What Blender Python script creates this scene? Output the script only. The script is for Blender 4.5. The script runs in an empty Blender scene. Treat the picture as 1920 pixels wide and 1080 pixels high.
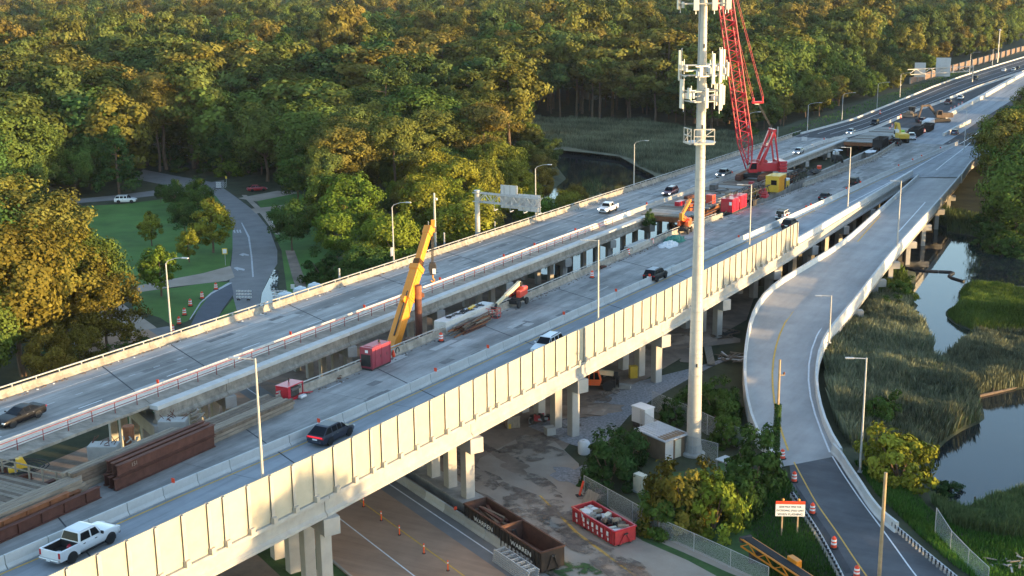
import bpy, bmesh, math, random
import numpy as np
from mathutils import Vector, Matrix
random.seed(7); rng = np.random.default_rng(7)
S = bpy.context.scene
COL = S.collection
PI = math.pi
# ------------------------------------------------------------------ camera
FPX, PITCH, ROLL, HEAD, CAMZ = 2368.2, 0.2433, -0.0118, 0.49171, 50.27
cp, sp, cr, sr = math.cos(PITCH), math.sin(PITCH), math.cos(ROLL), math.sin(ROLL)
FW = Vector((0, cp, -sp)); RT0 = Vector((1, 0, 0)); UP0 = Vector((0, sp, cp))
RT = RT0*cr + UP0*sr; UP = UP0*cr - RT0*sr
cam = bpy.data.cameras.new('camera'); camo = bpy.data.objects.new('camera', cam); COL.objects.link(camo)
cam.sensor_width = 36.0; cam.lens = 36.0*FPX/1920.0; cam.clip_start = 1.0; cam.clip_end = 9000
camo.matrix_world = Matrix(((RT.x, UP.x, -FW.x, 0), (RT.y, UP.y, -FW.y, 0), (RT.z, UP.z, -FW.z, CAMZ), (0, 0, 0, 1)))
S.camera = camo
# ------------------------------------------------------------------ light
SUN_AZ, SUN_EL = math.radians(113.0), math.radians(5.2)     # azimuth measured from +Y towards +X
w = bpy.data.worlds.new('World'); S.world = w; w.use_nodes = True
nt = w.node_tree; nt.nodes.clear()
sky = nt.nodes.new('ShaderNodeTexSky'); sky.sky_type = 'NISHITA'; sky.sun_disc = False
sky.sun_elevation = math.radians(8.5); sky.sun_rotation = SUN_AZ
sky.air_density = 1.0; sky.dust_density = 0.35; sky.ozone_density = 1.4; sky.altitude = 20
bg = nt.nodes.new('ShaderNodeBackground'); bg.inputs[1].default_value = 0.15
out = nt.nodes.new('ShaderNodeOutputWorld')
nt.links.new(sky.outputs[0], bg.inputs[0]); nt.links.new(bg.outputs[0], out.inputs[0])
sl = bpy.data.lights.new('sun', 'SUN'); sl.energy = 3.0; sl.angle = math.radians(0.6); sl.color = (1.0, 0.67, 0.31)
so = bpy.data.objects.new('sun', sl); COL.objects.link(so)
sd = Vector((math.sin(SUN_AZ)*math.cos(SUN_EL), math.cos(SUN_AZ)*math.cos(SUN_EL), math.sin(SUN_EL)))
so.rotation_euler = sd.to_track_quat('Z', 'Y').to_euler(); so.location = sd*300
S.view_settings.view_transform = 'Standard'; S.view_settings.look = 'None'
S.view_settings.gamma = 1.0; S.view_settings.exposure = 2.05; S.view_settings.use_curve_mapping = False
S.cycles.max_bounces = 5; S.cycles.diffuse_bounces = 2; S.cycles.glossy_bounces = 2
S.cycles.transmission_bounces = 3; S.cycles.transparent_max_bounces = 6; S.cycles.use_denoising = True
S.cycles.caustics_reflective = False; S.cycles.caustics_refractive = False
# ------------------------------------------------------------------ frames of reference
DU = Vector((math.sin(HEAD), math.cos(HEAD), 0)); DV = Vector((math.cos(HEAD), -math.sin(HEAD), 0))
HWROT = PI/2 - HEAD                    # local +x runs along the highway, away from the camera
def zd(u):                             # height of the bridge decks along the highway
    z = 9.5 - 0.02329*(u-97.5)
    return z if z > 3.4 else 2.4 + math.exp((z-3.4)/1.0)*1.0
def hw(u, v, dz=0.0): p = DU*u + DV*v; return Vector((p.x, p.y, zd(u)+dz))
def hg(u, v, z=0.0): p = DU*u + DV*v; return Vector((p.x, p.y, z))
def uvof(p): return p.x*DU.x+p.y*DU.y, p.x*DV.x+p.y*DV.y
def at(px, py, z=0.0):                 # where the line of sight of a photograph pixel meets height z
    r = FW + RT*((px-960)/FPX) + UP*((540-py)/FPX)
    t = (z-CAMZ)/r.z
    return Vector((r.x*t, r.y*t, z))
def dk(px, py, dz=0.0):                # the same on the bridge deck (+dz)
    z = 7.0
    for i in range(40):
        P = at(px, py, z+dz); z = zd(uvof(P)[0])
    return P
def proj(p):
    d = Vector(p)-Vector((0, 0, CAMZ)); q = d.dot(FW)
    return 960+FPX*d.dot(RT)/q, 540-FPX*d.dot(UP)/q
# ------------------------------------------------------------------ mesh collector
class MB:
    def __init__(s): s.v = []; s.f = []; s.sm = False
    def add(s, vs, fs):
        o = len(s.v); s.v += [tuple(x) for x in vs]; s.f += [tuple(i+o for i in f) for f in fs]; return s
    def box(s, c, d, rz=0.0, m=None):
        x, y, z = d[0]/2, d[1]/2, d[2]/2; c_, s_ = math.cos(rz), math.sin(rz)
        vs = []
        for dx, dy, dz in ((-x,-y,-z),(x,-y,-z),(x,y,-z),(-x,y,-z),(-x,-y,z),(x,-y,z),(x,y,z),(-x,y,z)):
            p = Vector((dx*c_-dy*s_+c[0], dx*s_+dy*c_+c[1], dz+c[2])); vs.append(m @ p if m else p)
        return s.add(vs, ((3,2,1,0),(4,5,6,7),(0,1,5,4),(1,2,6,5),(2,3,7,6),(3,0,4,7)))
    def bar(s, a, b, w_, h_, up=(0,0,1)):          # rectangular bar between two points
        a, b = Vector(a), Vector(b); d = (b-a).normalized(); u_ = Vector(up)
        if abs(d.dot(u_)) > .97: u_ = Vector((1,0,0))
        r = d.cross(u_).normalized(); t = r.cross(d)
        vs = [p + r*(i*w_/2) + t*(j*h_/2) for p in (a, b) for i, j in ((-1,-1),(1,-1),(1,1),(-1,1))]
        return s.add(vs, ((3,2,1,0),(4,5,6,7),(0,1,5,4),(1,2,6,5),(2,3,7,6),(3,0,4,7)))
    def tube(s, a, b, r, n=6, r2=None, caps=True):
        a, b = Vector(a), Vector(b); d = (b-a).normalized(); r2 = r if r2 is None else r2
        k = Vector((0,0,1)) if abs(d.z) < .9 else Vector((1,0,0))
        x = d.cross(k).normalized(); y = d.cross(x)
        vs = [p + (x*math.cos(2*PI*i/n)+y*math.sin(2*PI*i/n))*q for p, q in ((a, r), (b, r2)) for i in range(n)]
        fs = [(i, n+i, n+(i+1) % n, (i+1) % n) for i in range(n)]
        if caps: fs += [tuple(range(n)), tuple(range(2*n-1, n-1, -1))]
        return s.add(vs, fs)
    def path(s, pts, r, n=6):
        for a, b in zip(pts, pts[1:]): s.tube(a, b, r, n)
        return s
    def lathe(s, prof, c=(0,0,0), n=12):          # prof = [(r, z)...]
        vs = [(c[0]+r*math.cos(2*PI*i/n), c[1]+r*math.sin(2*PI*i/n), c[2]+z) for r, z in prof for i in range(n)]
        fs = [(k*n+i, k*n+(i+1) % n, (k+1)*n+(i+1) % n, (k+1)*n+i) for k in range(len(prof)-1) for i in range(n)]
        fs += [tuple(range(n-1, -1, -1)), tuple(range((len(prof)-1)*n, len(prof)*n))]
        return s.add(vs, fs)
    def prism(s, poly, a, b, axis='y'):           # polygon (x,z) extruded along y, or (y,z) along x, or (x,y) along z
        n = len(poly)
        def P(p, t): return (p[0], t, p[1]) if axis == 'y' else ((t, p[0], p[1]) if axis == 'x' else (p[0], p[1], t))
        vs = [P(p, a) for p in poly]+[P(p, b) for p in poly]
        fs = [tuple(range(n)), tuple(range(2*n-1, n-1, -1))]+[(i, n+i, n+(i+1) % n, (i+1) % n) for i in range(n)]
        return s.add(vs, fs)
    def sweep(s, prof, pts, caps=True, closed=True):   # prof [(side, up)] swept along 3-D points, side = right of travel
        n = len(prof); m = len(pts); pts = [Vector(p) for p in pts]; vs = []
        for i, p in enumerate(pts):
            d = (pts[min(i+1, m-1)]-pts[max(i-1, 0)]); d.z = 0; d.normalize(); r = Vector((d.y, -d.x, 0))
            vs += [p + r*a + Vector((0,0,b)) for a, b in prof]
        k = n if closed else n-1
        fs = [(i*n+j, (i+1)*n+j, (i+1)*n+(j+1) % n, i*n+(j+1) % n) for i in range(m-1) for j in range(k)]
        if caps and closed: fs += [tuple(range(n-1, -1, -1)), tuple(range((m-1)*n, m*n))]
        return s.add(vs, fs)
    def quad(s, a, b, c, d): return s.add((a, b, c, d), ((0,1,2,3),))
    def sphere(s, c, r, n=8, sc=(1,1,1)):
        k = n//2
        return s.lathe_s(c, r, n, k, sc)
    def lathe_s(s, c, r, n, k, sc):
        vs = [(c[0]+sc[0]*r*math.sin(PI*j/k)*math.cos(2*PI*i/n), c[1]+sc[1]*r*math.sin(PI*j/k)*math.sin(2*PI*i/n), c[2]-sc[2]*r*math.cos(PI*j/k)) for j in range(k+1) for i in range(n)]
        fs = [(j*n+i, j*n+(i+1) % n, (j+1)*n+(i+1) % n, (j+1)*n+i) for j in range(k) for i in range(n)]
        return s.add(vs, fs)
    def mesh(s, name):
        me = bpy.data.meshes.new(name); me.from_pydata(s.v, [], s.f)
        bm = bmesh.new(); bm.from_mesh(me)
        bmesh.ops.recalc_face_normals(bm, faces=bm.faces[:]); bm.to_mesh(me); bm.free()
        if s.sm:
            me.polygons.foreach_set('use_smooth', [True]*len(me.polygons))
            try: me.set_sharp_from_angle(angle=math.radians(38))
            except Exception: pass
        me.update(); return me
def obj(name, mb, m, parent=None, world=False, bevel=0):
    if isinstance(mb, MB):
        if world and parent is not None:
            inv = parent.matrix_basis.inverted(); mb.v = [tuple(inv @ Vector(p)) for p in mb.v]
        me = mb.mesh(name)
    else: me = mb
    if m is not None and len(me.materials) == 0: me.materials.append(m)
    o = bpy.data.objects.new(name, me); COL.objects.link(o)
    if parent is not None: o.parent = parent
    if bevel:
        b = o.modifiers.new('bevel', 'BEVEL'); b.width = bevel; b.segments = 2; b.limit_method = 'ANGLE'
    return o
def tag(o, label=None, cat=None, group=None, kind=None):
    if label: o['label'] = label
    if cat: o['category'] = cat
    if group: o['group'] = group
    if kind: o['kind'] = kind
    return o
def thing(name, label, cat, loc=(0,0,0), rz=0.0, group=None, pitch=0.0):
    o = bpy.data.objects.new(name, None); COL.objects.link(o); o.empty_display_size = .2
    o.matrix_basis = Matrix.Translation(Vector(loc)) @ Matrix.Rotation(rz, 4, 'Z') @ Matrix.Rotation(pitch, 4, 'Y')
    return tag(o, label, cat, group)
def struct(name, mb, m): return tag(obj(name, mb, m), kind='structure')
KIDS = {}
def dup(root, loc, rz=None, label=None, group=None, scale=None):   # copies a thing, its parts and their sub-parts
    if root.name not in KIDS: KIDS[root.name] = [(c, list(c.children)) for c in root.children]
    r = root.copy(); COL.objects.link(r); r.location = loc
    if rz is not None: r.rotation_euler = (0, 0, rz)
    if scale is not None: r.scale = scale
    if label: r['label'] = label
    if group: r['group'] = group
    for c, gs in KIDS[root.name]:
        d = c.copy(); COL.objects.link(d); d.parent = r
        for g in gs:
            e = g.copy(); COL.objects.link(e); e.parent = d
    return r
# ------------------------------------------------------------------ materials
def mat(name, col, rough=.8, var=.25, scale=1.0, col2=None, metal=0.0, bump=0.0, bscale=20.0, stretch=None, spec=.3, streak=None, det=5, coat=0):
    m = bpy.data.materials.new(name); m.use_nodes = True; n = m.node_tree.nodes; L = m.node_tree.links
    b = n['Principled BSDF']; b.inputs['Roughness'].default_value = rough; b.inputs['Metallic'].default_value = metal
    b.inputs['Specular IOR Level'].default_value = spec
    if coat: b.inputs['Coat Weight'].default_value = coat; b.inputs['Coat Roughness'].default_value = .05
    g = n.new('ShaderNodeNewGeometry') if stretch else n.new('ShaderNodeTexCoord')
    mp = n.new('ShaderNodeMapping')
    L.new(g.outputs['Position' if stretch else 'Object'], mp.inputs[0])
    if stretch: mp.vector_type = 'TEXTURE'; mp.inputs['Rotation'].default_value = (0, 0, HWROT); mp.inputs['Scale'].default_value = (1/stretch[0], 1/stretch[1], 1)
    t = n.new('ShaderNodeTexNoise'); t.inputs['Scale'].default_value = scale; t.inputs['Detail'].default_value = det; t.inputs['Roughness'].default_value = .65
    L.new(mp.outputs[0], t.inputs[0])
    r = n.new('ShaderNodeValToRGB'); r.color_ramp.elements[0].position = .3; r.color_ramp.elements[1].position = .7
    c2 = col2 or tuple(min(1, c*(1+var)) for c in col)
    c1 = col if col2 else tuple(c*(1-var) for c in col)
    r.color_ramp.elements[0].color = (*c1, 1); r.color_ramp.elements[1].color = (*c2, 1)
    L.new(t.outputs[0], r.inputs[0]); last = r.outputs[0]
    if streak:                          # tyre marks, drips: (scale along, scale across, strength)
        g2 = n.new('ShaderNodeNewGeometry'); m2 = n.new('ShaderNodeMapping'); m2.vector_type = 'TEXTURE'
        m2.inputs['Rotation'].default_value = (0, 0, HWROT); m2.inputs['Scale'].default_value = (1/streak[0], 1/streak[1], 1)
        L.new(g2.outputs['Position'], m2.inputs[0])
        t2 = n.new('ShaderNodeTexNoise'); t2.inputs['Scale'].default_value = 1; t2.inputs['Detail'].default_value = 6; t2.inputs['Roughness'].default_value = .7; L.new(m2.outputs[0], t2.inputs[0])
        r2 = n.new('ShaderNodeMapRange'); r2.inputs[1].default_value = .38; r2.inputs[2].default_value = .62; r2.inputs[3].default_value = 1-streak[2]; r2.inputs[4].default_value = 1.0+streak[2]*.35
        L.new(t2.outputs[0], r2.inputs[0])
        mx = n.new('ShaderNodeMix'); mx.data_type = 'RGBA'; mx.blend_type = 'MULTIPLY'; mx.inputs[0].default_value = 1
        L.new(last, mx.inputs[6]); L.new(r2.outputs[0], mx.inputs[7]); last = mx.outputs[2]
    L.new(last, b.inputs['Base Color'])
    if bump:
        t3 = n.new('ShaderNodeTexNoise'); t3.inputs['Scale'].default_value = bscale; t3.inputs['Detail'].default_value = 4
        L.new(mp.outputs[0], t3.inputs[0]); bp = n.new('ShaderNodeBump'); bp.inputs['Strength'].default_value = bump; bp.inputs['Distance'].default_value = .1
        L.new(t3.outputs[0], bp.inputs['Height']); L.new(bp.outputs[0], b.inputs['Normal'])
    return m
def paint(name, col, rough=.35, coat=.4, var=.06, metal=0.0): return mat(name, col, rough, var, 2.0, metal=metal, spec=.5 if max(col) > .06 else .2, coat=coat)
M = {}
M['deck_new'] = mat('new_concrete', (.30,.315,.33), .85, .10, .35, stretch=(1,1), streak=(.02,.55,.25), bump=.1)
M['deck_old'] = mat('worn_concrete', (.33,.318,.30), .9, .16, .25, stretch=(1,1), streak=(.03,.5,.45), bump=.15)
M['deck_work'] = mat('dusty_concrete', (.30,.29,.275), .9, .2, .3, stretch=(1,1), streak=(.05,.4,.4), bump=.2)
M['ramp'] = mat('ramp_concrete', (.36,.345,.33), .85, .13, .22, stretch=(1,1), streak=(.03,.3,.14), bump=.1)
M['asphalt'] = mat('asphalt', (.062,.064,.070), .9, .22, .4, stretch=(1,1), streak=(.03,.6,.3), bump=.2)
M['asphalt_ramp'] = mat('faded_asphalt', (.105,.107,.114), .9, .18, .35, stretch=(1,1), streak=(.3,.05,.2), bump=.2)
M['street'] = mat('street_asphalt', (.205,.197,.19), .92, .15, .3, bump=.1)
M['patch'] = mat('fresh_asphalt', (.10,.107,.125), .9, .12, .4, bump=.1)
M['low_road'] = mat('brown_roadway', (.38,.245,.165), .85, .14, .25, stretch=(1,1), streak=(.5,.03,.2), bump=.1)
M['yard_conc'] = mat('yard_concrete', (.25,.20,.16), .9, .3, .16, col2=(.40,.335,.27), bump=.25, bscale=5, det=10)
M['conc'] = mat('concrete', (.37,.36,.335), .85, .14, .8, bump=.15)
M['conc_tan'] = mat('stained_concrete', (.33,.295,.245), .88, .22, .5, stretch=(1,1), streak=(1.2,.5,.3), bump=.2)
M['conc_white'] = mat('pale_concrete', (.55,.545,.52), .8, .12, .7, bump=.1)
M['conc_dirty'] = mat('dirty_concrete', (.30,.285,.26), .88, .3, .6, bump=.2)
M['pier'] = mat('pier_concrete', (.41,.385,.35), .85, .13, .5, bump=.15)
M['panel'] = mat('cream_panel', (.425,.395,.31), .6, .05, .5, bump=.05, streak=(.9,.9,.07))
M['panel_edge'] = mat('post_steel', (.42,.385,.33), .6, .12, 1.5)
M['white'] = mat('road_paint_white', (.72,.72,.72), .7, .14, 2)
M['white_worn'] = mat('worn_white_paint', (.46,.46,.46), .8, .25, 2)
M['yellow'] = mat('road_paint_yellow', (.60,.36,.07), .7, .2, 2)
M['orange'] = mat('orange_plastic', (.85,.11,.02), .5, .1, 2)
M['orange_red'] = mat('drum_plastic', (.75,.075,.03), .5, .12, 2)
M['reflect'] = mat('reflective_white', (.8,.78,.76), .5, .06, 2)
M['galv'] = mat('galvanised_steel', (.46,.47,.48), .5, .12, 3, metal=.35)
M['pole_tan'] = mat('pole_steel', (.47,.445,.40), .5, .1, 1.5, metal=.2)
M['rail'] = mat('rail_steel', (.42,.41,.39), .5, .15, 3, metal=.3)
M['rust'] = mat('rusty_steel', (.11,.045,.032), .85, .3, 1.2, bump=.1)
M['rust_o'] = mat('orange_rust', (.24,.095,.045), .9, .3, 1.5, bump=.1)
M['redpaint'] = paint('red_paint', (.46,.014,.030)); M['redpaint2'] = paint('dark_red_paint', (.40,.03,.035), .5, .2, .15)
M['maroon'] = paint('maroon_paint', (.28,.035,.055), .5, .2, .12)
M['crane_y'] = paint('crane_yellow', (.68,.24,.016), .45, .2, .1)
M['lift_o'] = paint('lift_orange', (.74,.13,.03), .45, .2, .1)
M['boom_cream'] = paint('boom_cream', (.62,.52,.33), .5, .1, .1)
M['plant_y'] = paint('plant_yellow', (.62,.38,.03), .5, .2, .12)
M['cream'] = paint('cream_paint', (.6,.57,.45), .5, .1, .1)
M['black'] = mat('black_steel', (.022,.022,.024), .55, .3, 2); M['rubber'] = mat('rubber', (.025,.025,.026), .8, .2, 3)
M['dark'] = mat('dark_machinery', (.05,.045,.042), .8, .4, 3)
M['rim'] = mat('wheel_rim', (.42,.42,.43), .35, .1, 3, metal=.6)
M['chrome'] = mat('bright_trim', (.6,.6,.6), .25, .05, 3, metal=.8)
M['glass'] = mat('tinted_glass', (.008,.010,.014), .08, .1, 1, spec=.15)
M['glass_blue'] = mat('sky_lit_glass', (.03,.04,.055), .08, .1, 1, spec=.7)
M['tail'] = paint('red_lens', (.42,.012,.016), .2); M['lens'] = paint('clear_lens', (.7,.7,.68), .15)
M['timber'] = mat('weathered_timber', (.26,.215,.165), .9, .3, 1.5, bump=.3, stretch=(.4,6))
M['timber_d'] = mat('dark_timber', (.155,.115,.085), .9, .35, 1.5, bump=.3)
M['wood_pole'] = mat('wooden_pole', (.40,.29,.17), .9, .2, 2, bump=.2)
M['soil'] = mat('bare_soil', (.235,.178,.137), .95, .45, .22, bump=.4, bscale=3)
M['gravel'] = mat('gravel', (.25,.245,.25), .95, .5, 3.5, bump=.6, bscale=8, det=8)
M['forest_floor'] = mat('forest_floor', (.045,.052,.026), .95, .4, .25, bump=.4, bscale=2)
M['lawn'] = mat('mown_grass', (.066,.145,.026), .9, .38, .11, bump=.5, bscale=6, det=8)
M['verge'] = mat('rough_grass', (.05,.10,.03), .9, .4, .5, bump=.6, bscale=4, det=8)
M['marsh_soil'] = mat('marsh_ground', (.15,.14,.085), .95, .3, .3, bump=.3)
M['mud'] = mat('marsh_mud', (.040,.045,.026), .9, .3, .3, bump=.4)
M['tarp_g'] = mat('green_tarp', (.03,.17,.12), .6, .2, 2); M['tarp_w'] = mat('white_sheeting', (.62,.62,.62), .6, .1, 2)
M['roof'] = mat('metal_roof', (.40,.42,.44), .5, .15, 1.2); M['brownwall'] = mat('brown_siding', (.20,.14,.09), .9, .15, 1)
M['house'] = mat('white_siding', (.68,.66,.62), .8, .06, 1); M['shingle'] = mat('grey_shingle', (.17,.165,.16), .9, .2, 2)
M['brick'] = mat('brick_facing', (.36,.22,.16), .9, .15, 3)
M['signwhite'] = mat('sign_white', (.75,.75,.74), .5, .03, 1); M['signgrey'] = mat('sign_back', (.55,.55,.56), .45, .08, 1, metal=.2)
M['signyel'] = mat('sign_yellow', (.72,.50,.03), .5, .05, 1); M['ink'] = mat('sign_ink', (.03,.03,.03), .6, .1, 1)
M['plastic_w'] = mat('white_plastic', (.66,.67,.68), .5, .06, 1); M['cyan_w'] = mat('pale_tank', (.58,.62,.63), .5, .08, 1)
M['noisewall'] = mat('pink_block_wall', (.20,.135,.10), .9, .2, .5, bump=.2)
M['bark'] = mat('bark', (.14,.095,.065), .95, .3, 2, bump=.4)
M['steel_dk'] = mat('dark_steel', (.09,.085,.085), .6, .3, 2)
# water
def water(name, col, rough=.03, bump=.06, bs=.6):
    m = mat(name, col, rough, .15, .1, spec=.5, bump=bump, bscale=bs); return m
M['water'] = water('pond_water', (.012,.018,.022)); M['puddle'] = water('flood_water', (.05,.055,.06), .02, .015, .5)
def leafmat(name, cols, trans=.13):              # hue differs from plant to plant, lightness from leaf to leaf
    m = bpy.data.materials.new(name); m.use_nodes = True; n = m.node_tree.nodes; L = m.node_tree.links; n.clear()
    o = n.new('ShaderNodeOutputMaterial'); a = n.new('ShaderNodeAttribute'); a.attribute_name = 'tint'; oi = n.new('ShaderNodeObjectInfo')
    r = n.new('ShaderNodeValToRGB'); els = r.color_ramp.elements
    while len(els) < len(cols): els.new(.5)
    for i, c in enumerate(cols): els[i].position = i/(len(cols)-1); els[i].color = (*c, 1)
    L.new(oi.outputs['Random'], r.inputs[0])
    ml = n.new('ShaderNodeMath'); ml.operation = 'MULTIPLY_ADD'; ml.inputs[1].default_value = 1.25; ml.inputs[2].default_value = .38; L.new(a.outputs['Fac'], ml.inputs[0])
    mv = n.new('ShaderNodeVectorMath'); mv.operation = 'SCALE'; L.new(r.outputs[0], mv.inputs[0]); L.new(ml.outputs[0], mv.inputs['Scale'])
    d = n.new('ShaderNodeBsdfDiffuse'); t = n.new('ShaderNodeBsdfTranslucent'); mx = n.new('ShaderNodeMixShader'); mx.inputs[0].default_value = trans
    L.new(mv.outputs[0], d.inputs[0]); L.new(mv.outputs[0], t.inputs[0]); L.new(d.outputs[0], mx.inputs[1]); L.new(t.outputs[0], mx.inputs[2]); L.new(mx.outputs[0], o.inputs[0])
    return m
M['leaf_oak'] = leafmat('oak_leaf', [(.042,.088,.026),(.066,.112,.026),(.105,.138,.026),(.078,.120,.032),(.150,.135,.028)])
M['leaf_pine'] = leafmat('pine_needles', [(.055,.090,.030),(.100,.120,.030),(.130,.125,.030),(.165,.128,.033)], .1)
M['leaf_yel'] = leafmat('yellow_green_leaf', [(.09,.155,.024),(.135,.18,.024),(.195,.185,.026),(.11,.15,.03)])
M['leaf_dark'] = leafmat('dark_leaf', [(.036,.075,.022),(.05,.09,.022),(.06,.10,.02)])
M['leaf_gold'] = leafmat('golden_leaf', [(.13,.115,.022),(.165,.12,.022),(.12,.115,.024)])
M['reed'] = leafmat('reed_blade', [(.165,.182,.115),(.165,.182,.115)]); M['sedge'] = leafmat('marsh_sedge', [(.095,.142,.030),(.095,.142,.030)])
M['reed_dk'] = leafmat('green_reed', [(.10,.14,.055),(.10,.14,.055)]); M['grassblade'] = leafmat('grass_blade', [(.065,.15,.028),(.065,.15,.028)])
_p = M['panel'].node_tree; _oi = _p.nodes.new('ShaderNodeObjectInfo'); _m = _p.nodes.new('ShaderNodeMapRange'); _m.inputs[3].default_value = .92; _m.inputs[4].default_value = 1.06; _p.links.new(_oi.outputs['Random'], _m.inputs[0])
_x = _p.nodes.new('ShaderNodeVectorMath'); _x.operation = 'SCALE'; _b = _p.nodes['Principled BSDF']; _src = _b.inputs['Base Color'].links[0].from_socket; _p.links.new(_src, _x.inputs[0]); _p.links.new(_m.outputs[0], _x.inputs['Scale']); _p.links.new(_x.outputs[0], _b.inputs['Base Color'])

def patchy(m, scale, lo, hi):                    # broken, ragged edges for dirt lying on other ground
    n = m.node_tree.nodes; L = m.node_tree.links; g = n.new('ShaderNodeNewGeometry'); t = n.new('ShaderNodeTexNoise'); t.inputs['Scale'].default_value = scale; t.inputs['Detail'].default_value = 12; t.inputs['Roughness'].default_value = .7
    r = n.new('ShaderNodeMapRange'); r.inputs[1].default_value = lo; r.inputs[2].default_value = hi; L.new(g.outputs['Position'], t.inputs[0]); L.new(t.outputs[0], r.inputs[0]); L.new(r.outputs[0], n['Principled BSDF'].inputs['Alpha'])
# ================================================================== GROUND, WATER, ROADS
def P2(p): return (p.x, p.y)
def pxpoly(pts, z=0.0): return [P2(at(x, y, z)) for x, y in pts]
UVP = lambda u, v: P2(hg(u, v))
CREEK = pxpoly([(1747,633),(1724,601),(1706,586),(1724,575),(1708,560),(1716,537),(1718,511),(1692,507)], -1) + [UVP(205,-48), UVP(196,-70), UVP(192,-95), UVP(196,-112), UVP(232,-124)] + \
    pxpoly([(1062,335),(1020,283),(1065,283),(1107,290),(1160,297),(1187,307),(1195,318),(1230,332)], -1) + [UVP(298,-106), UVP(292,-90), UVP(285,-60), UVP(264,-40)] + \
    pxpoly([(1770,436),(1843,446),(1925,460),(2050,485),(2050,540),(1920,541),(1853,532),(1809,531),(1796,550),(1799,570),(1773,581),(1773,594),(1791,609),(1822,620),(1853,622),(2000,627),(2000,636),(1853,633),(1833,631),(1801,626),(1799,640),(1807,653),(1786,661),(1765,674),(1757,690),(1740,692),(1752,665)], -1)
POND = pxpoly([(1990,715),(1920,729),(1850,740),(1834,746),(1845,770),(1846,790),(1807,806),(1776,826),(1758,845),(1746,865),(1741,890),(1747,912),(1762,937),(1790,953),(1814,956),(1850,948),(1873,938),(1920,921),(2100,880),(2100,700)], -1)
def zramp(p):                                   # height of the slip road
    d = p.y*cp                                   # roughly the distance from the viewpoint
    t = min(1, max(0, (d-118)/78)); t = t*t*(3-2*t)
    return 1.0 + 3.9*t
def rp(px, py, dz=0.0):
    z = 2.0
    for i in range(30): P = at(px, py, z+dz); z = zramp(P)
    return P
RL = [(1462,862),(1440,842),(1420,812),(1404,762),(1397,718),(1395,690),(1398,640),(1410,582),(1440,537),(1520,490),(1583,450),(1626,412),(1670,373),(1722,327)]
RR = [(1577,840),(1560,820),(1543,777),(1530,722),(1530,680),(1535,650),(1547,623),(1597,567),(1640,512),(1680,462),(1716,422),(1752,383),(1790,340),(1822,302)]
LB = [rp(x, y, .82) for x, y in RL]; RB = [rp(x, y, .82) for x, y in RR]
ASPH_L = [(1478,850),(1486,925),(1505,960),(1530,1000),(1552,1040),(1582,1085),(1625,1150)]
ASPH_R = [(1573,848),(1592,875),(1615,915),(1650,968),(1690,1005),(1742,1050),(1790,1085),(1850,1130)]
AL = [at(x, y, 1.0) for x, y in ASPH_L]; AR = [at(x, y, 1.0) for x, y in ASPH_R]
RAMP2 = [P2(p) for p in AL]+[P2(p) for p in reversed(AR)]
def sdist(X, Y, poly):                          # signed distance to a polygon, positive outside
    X = X.astype(float); Y = Y.astype(float); d = np.full(X.shape, 1e9); ins = np.zeros(X.shape, bool); n = len(poly)
    for i in range(n):
        ax, ay = poly[i]; bx, by = poly[(i+1) % n]; ex, ey = bx-ax, by-ay; L2 = ex*ex+ey*ey+1e-9
        t = np.clip(((X-ax)*ex+(Y-ay)*ey)/L2, 0, 1); d = np.minimum(d, np.hypot(X-ax-t*ex, Y-ay-t*ey))
        c = ((ay > Y) != (by > Y)) & (X < ex*(Y-ay)/(ey if abs(ey) > 1e-9 else 1e-9)+ax); ins ^= c
    return np.where(ins, -d, d)
def ground_z(X, Y):
    Z = np.zeros(X.shape)
    sdr = sdist(X, Y, RAMP2); Z = np.maximum(Z, .88-.30*np.maximum(0, sdr-2.2))
    u = X*DU.x+Y*DU.y; v = X*DV.x+Y*DV.y
    zz = np.array([zd(k) for k in np.linspace(380, 2000, 300)]); zq = np.interp(u, np.linspace(380, 2000, 300), zz)
    d = np.maximum(np.abs(v+75)-38, 392-u); Z = np.maximum(Z, zq-.25-.35*np.maximum(0, d))
    for poly in (CREEK, POND):
        s = sdist(X, Y, poly); Z = np.minimum(Z, np.clip(-1+s*.55, -2.2, 9))
    return Z
xs = np.unique(np.concatenate([np.array([-4000,-2500,-1600,-1000,-700,-500,-380,-300,-240,-200,-170,-150,-135]), np.arange(-126, 131, 2.0), np.array([140,155,175,200,240,300,400,550,750,1000,1500,2500,4000])]))
ys = np.unique(np.concatenate([np.array([-400,-100,0,40,60,72,80]), np.arange(84, 421, 2.0), np.array([430,445,465,490,520,560,620,700,800,950,1200,1600,2300,3500,6000])]))
GX, GY = np.meshgrid(xs, ys); GZ = ground_z(GX, GY)
gm = MB(); nx = len(xs)
gm.v = [(float(a), float(b), float(c)) for a, b, c in zip(GX.ravel(), GY.ravel(), GZ.ravel())]
gm.f = [(j*nx+i, j*nx+i+1, (j+1)*nx+i+1, (j+1)*nx+i) for j in range(len(ys)-1) for i in range(nx-1)]
gm.sm = True
struct('ground', gm, M['forest_floor'])
def sheet(name, pts, z, m):                     # flat surface laid on the ground
    b = MB(); b.add([(x, y, z) for x, y in pts], (tuple(range(len(pts))),)); return struct(name, b, m)
wb = MB(); wb.quad((-60,95,-1),(420,95,-1),(420,520,-1),(-60,520,-1)); struct('creek_water', wb, M['water'])
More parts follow.
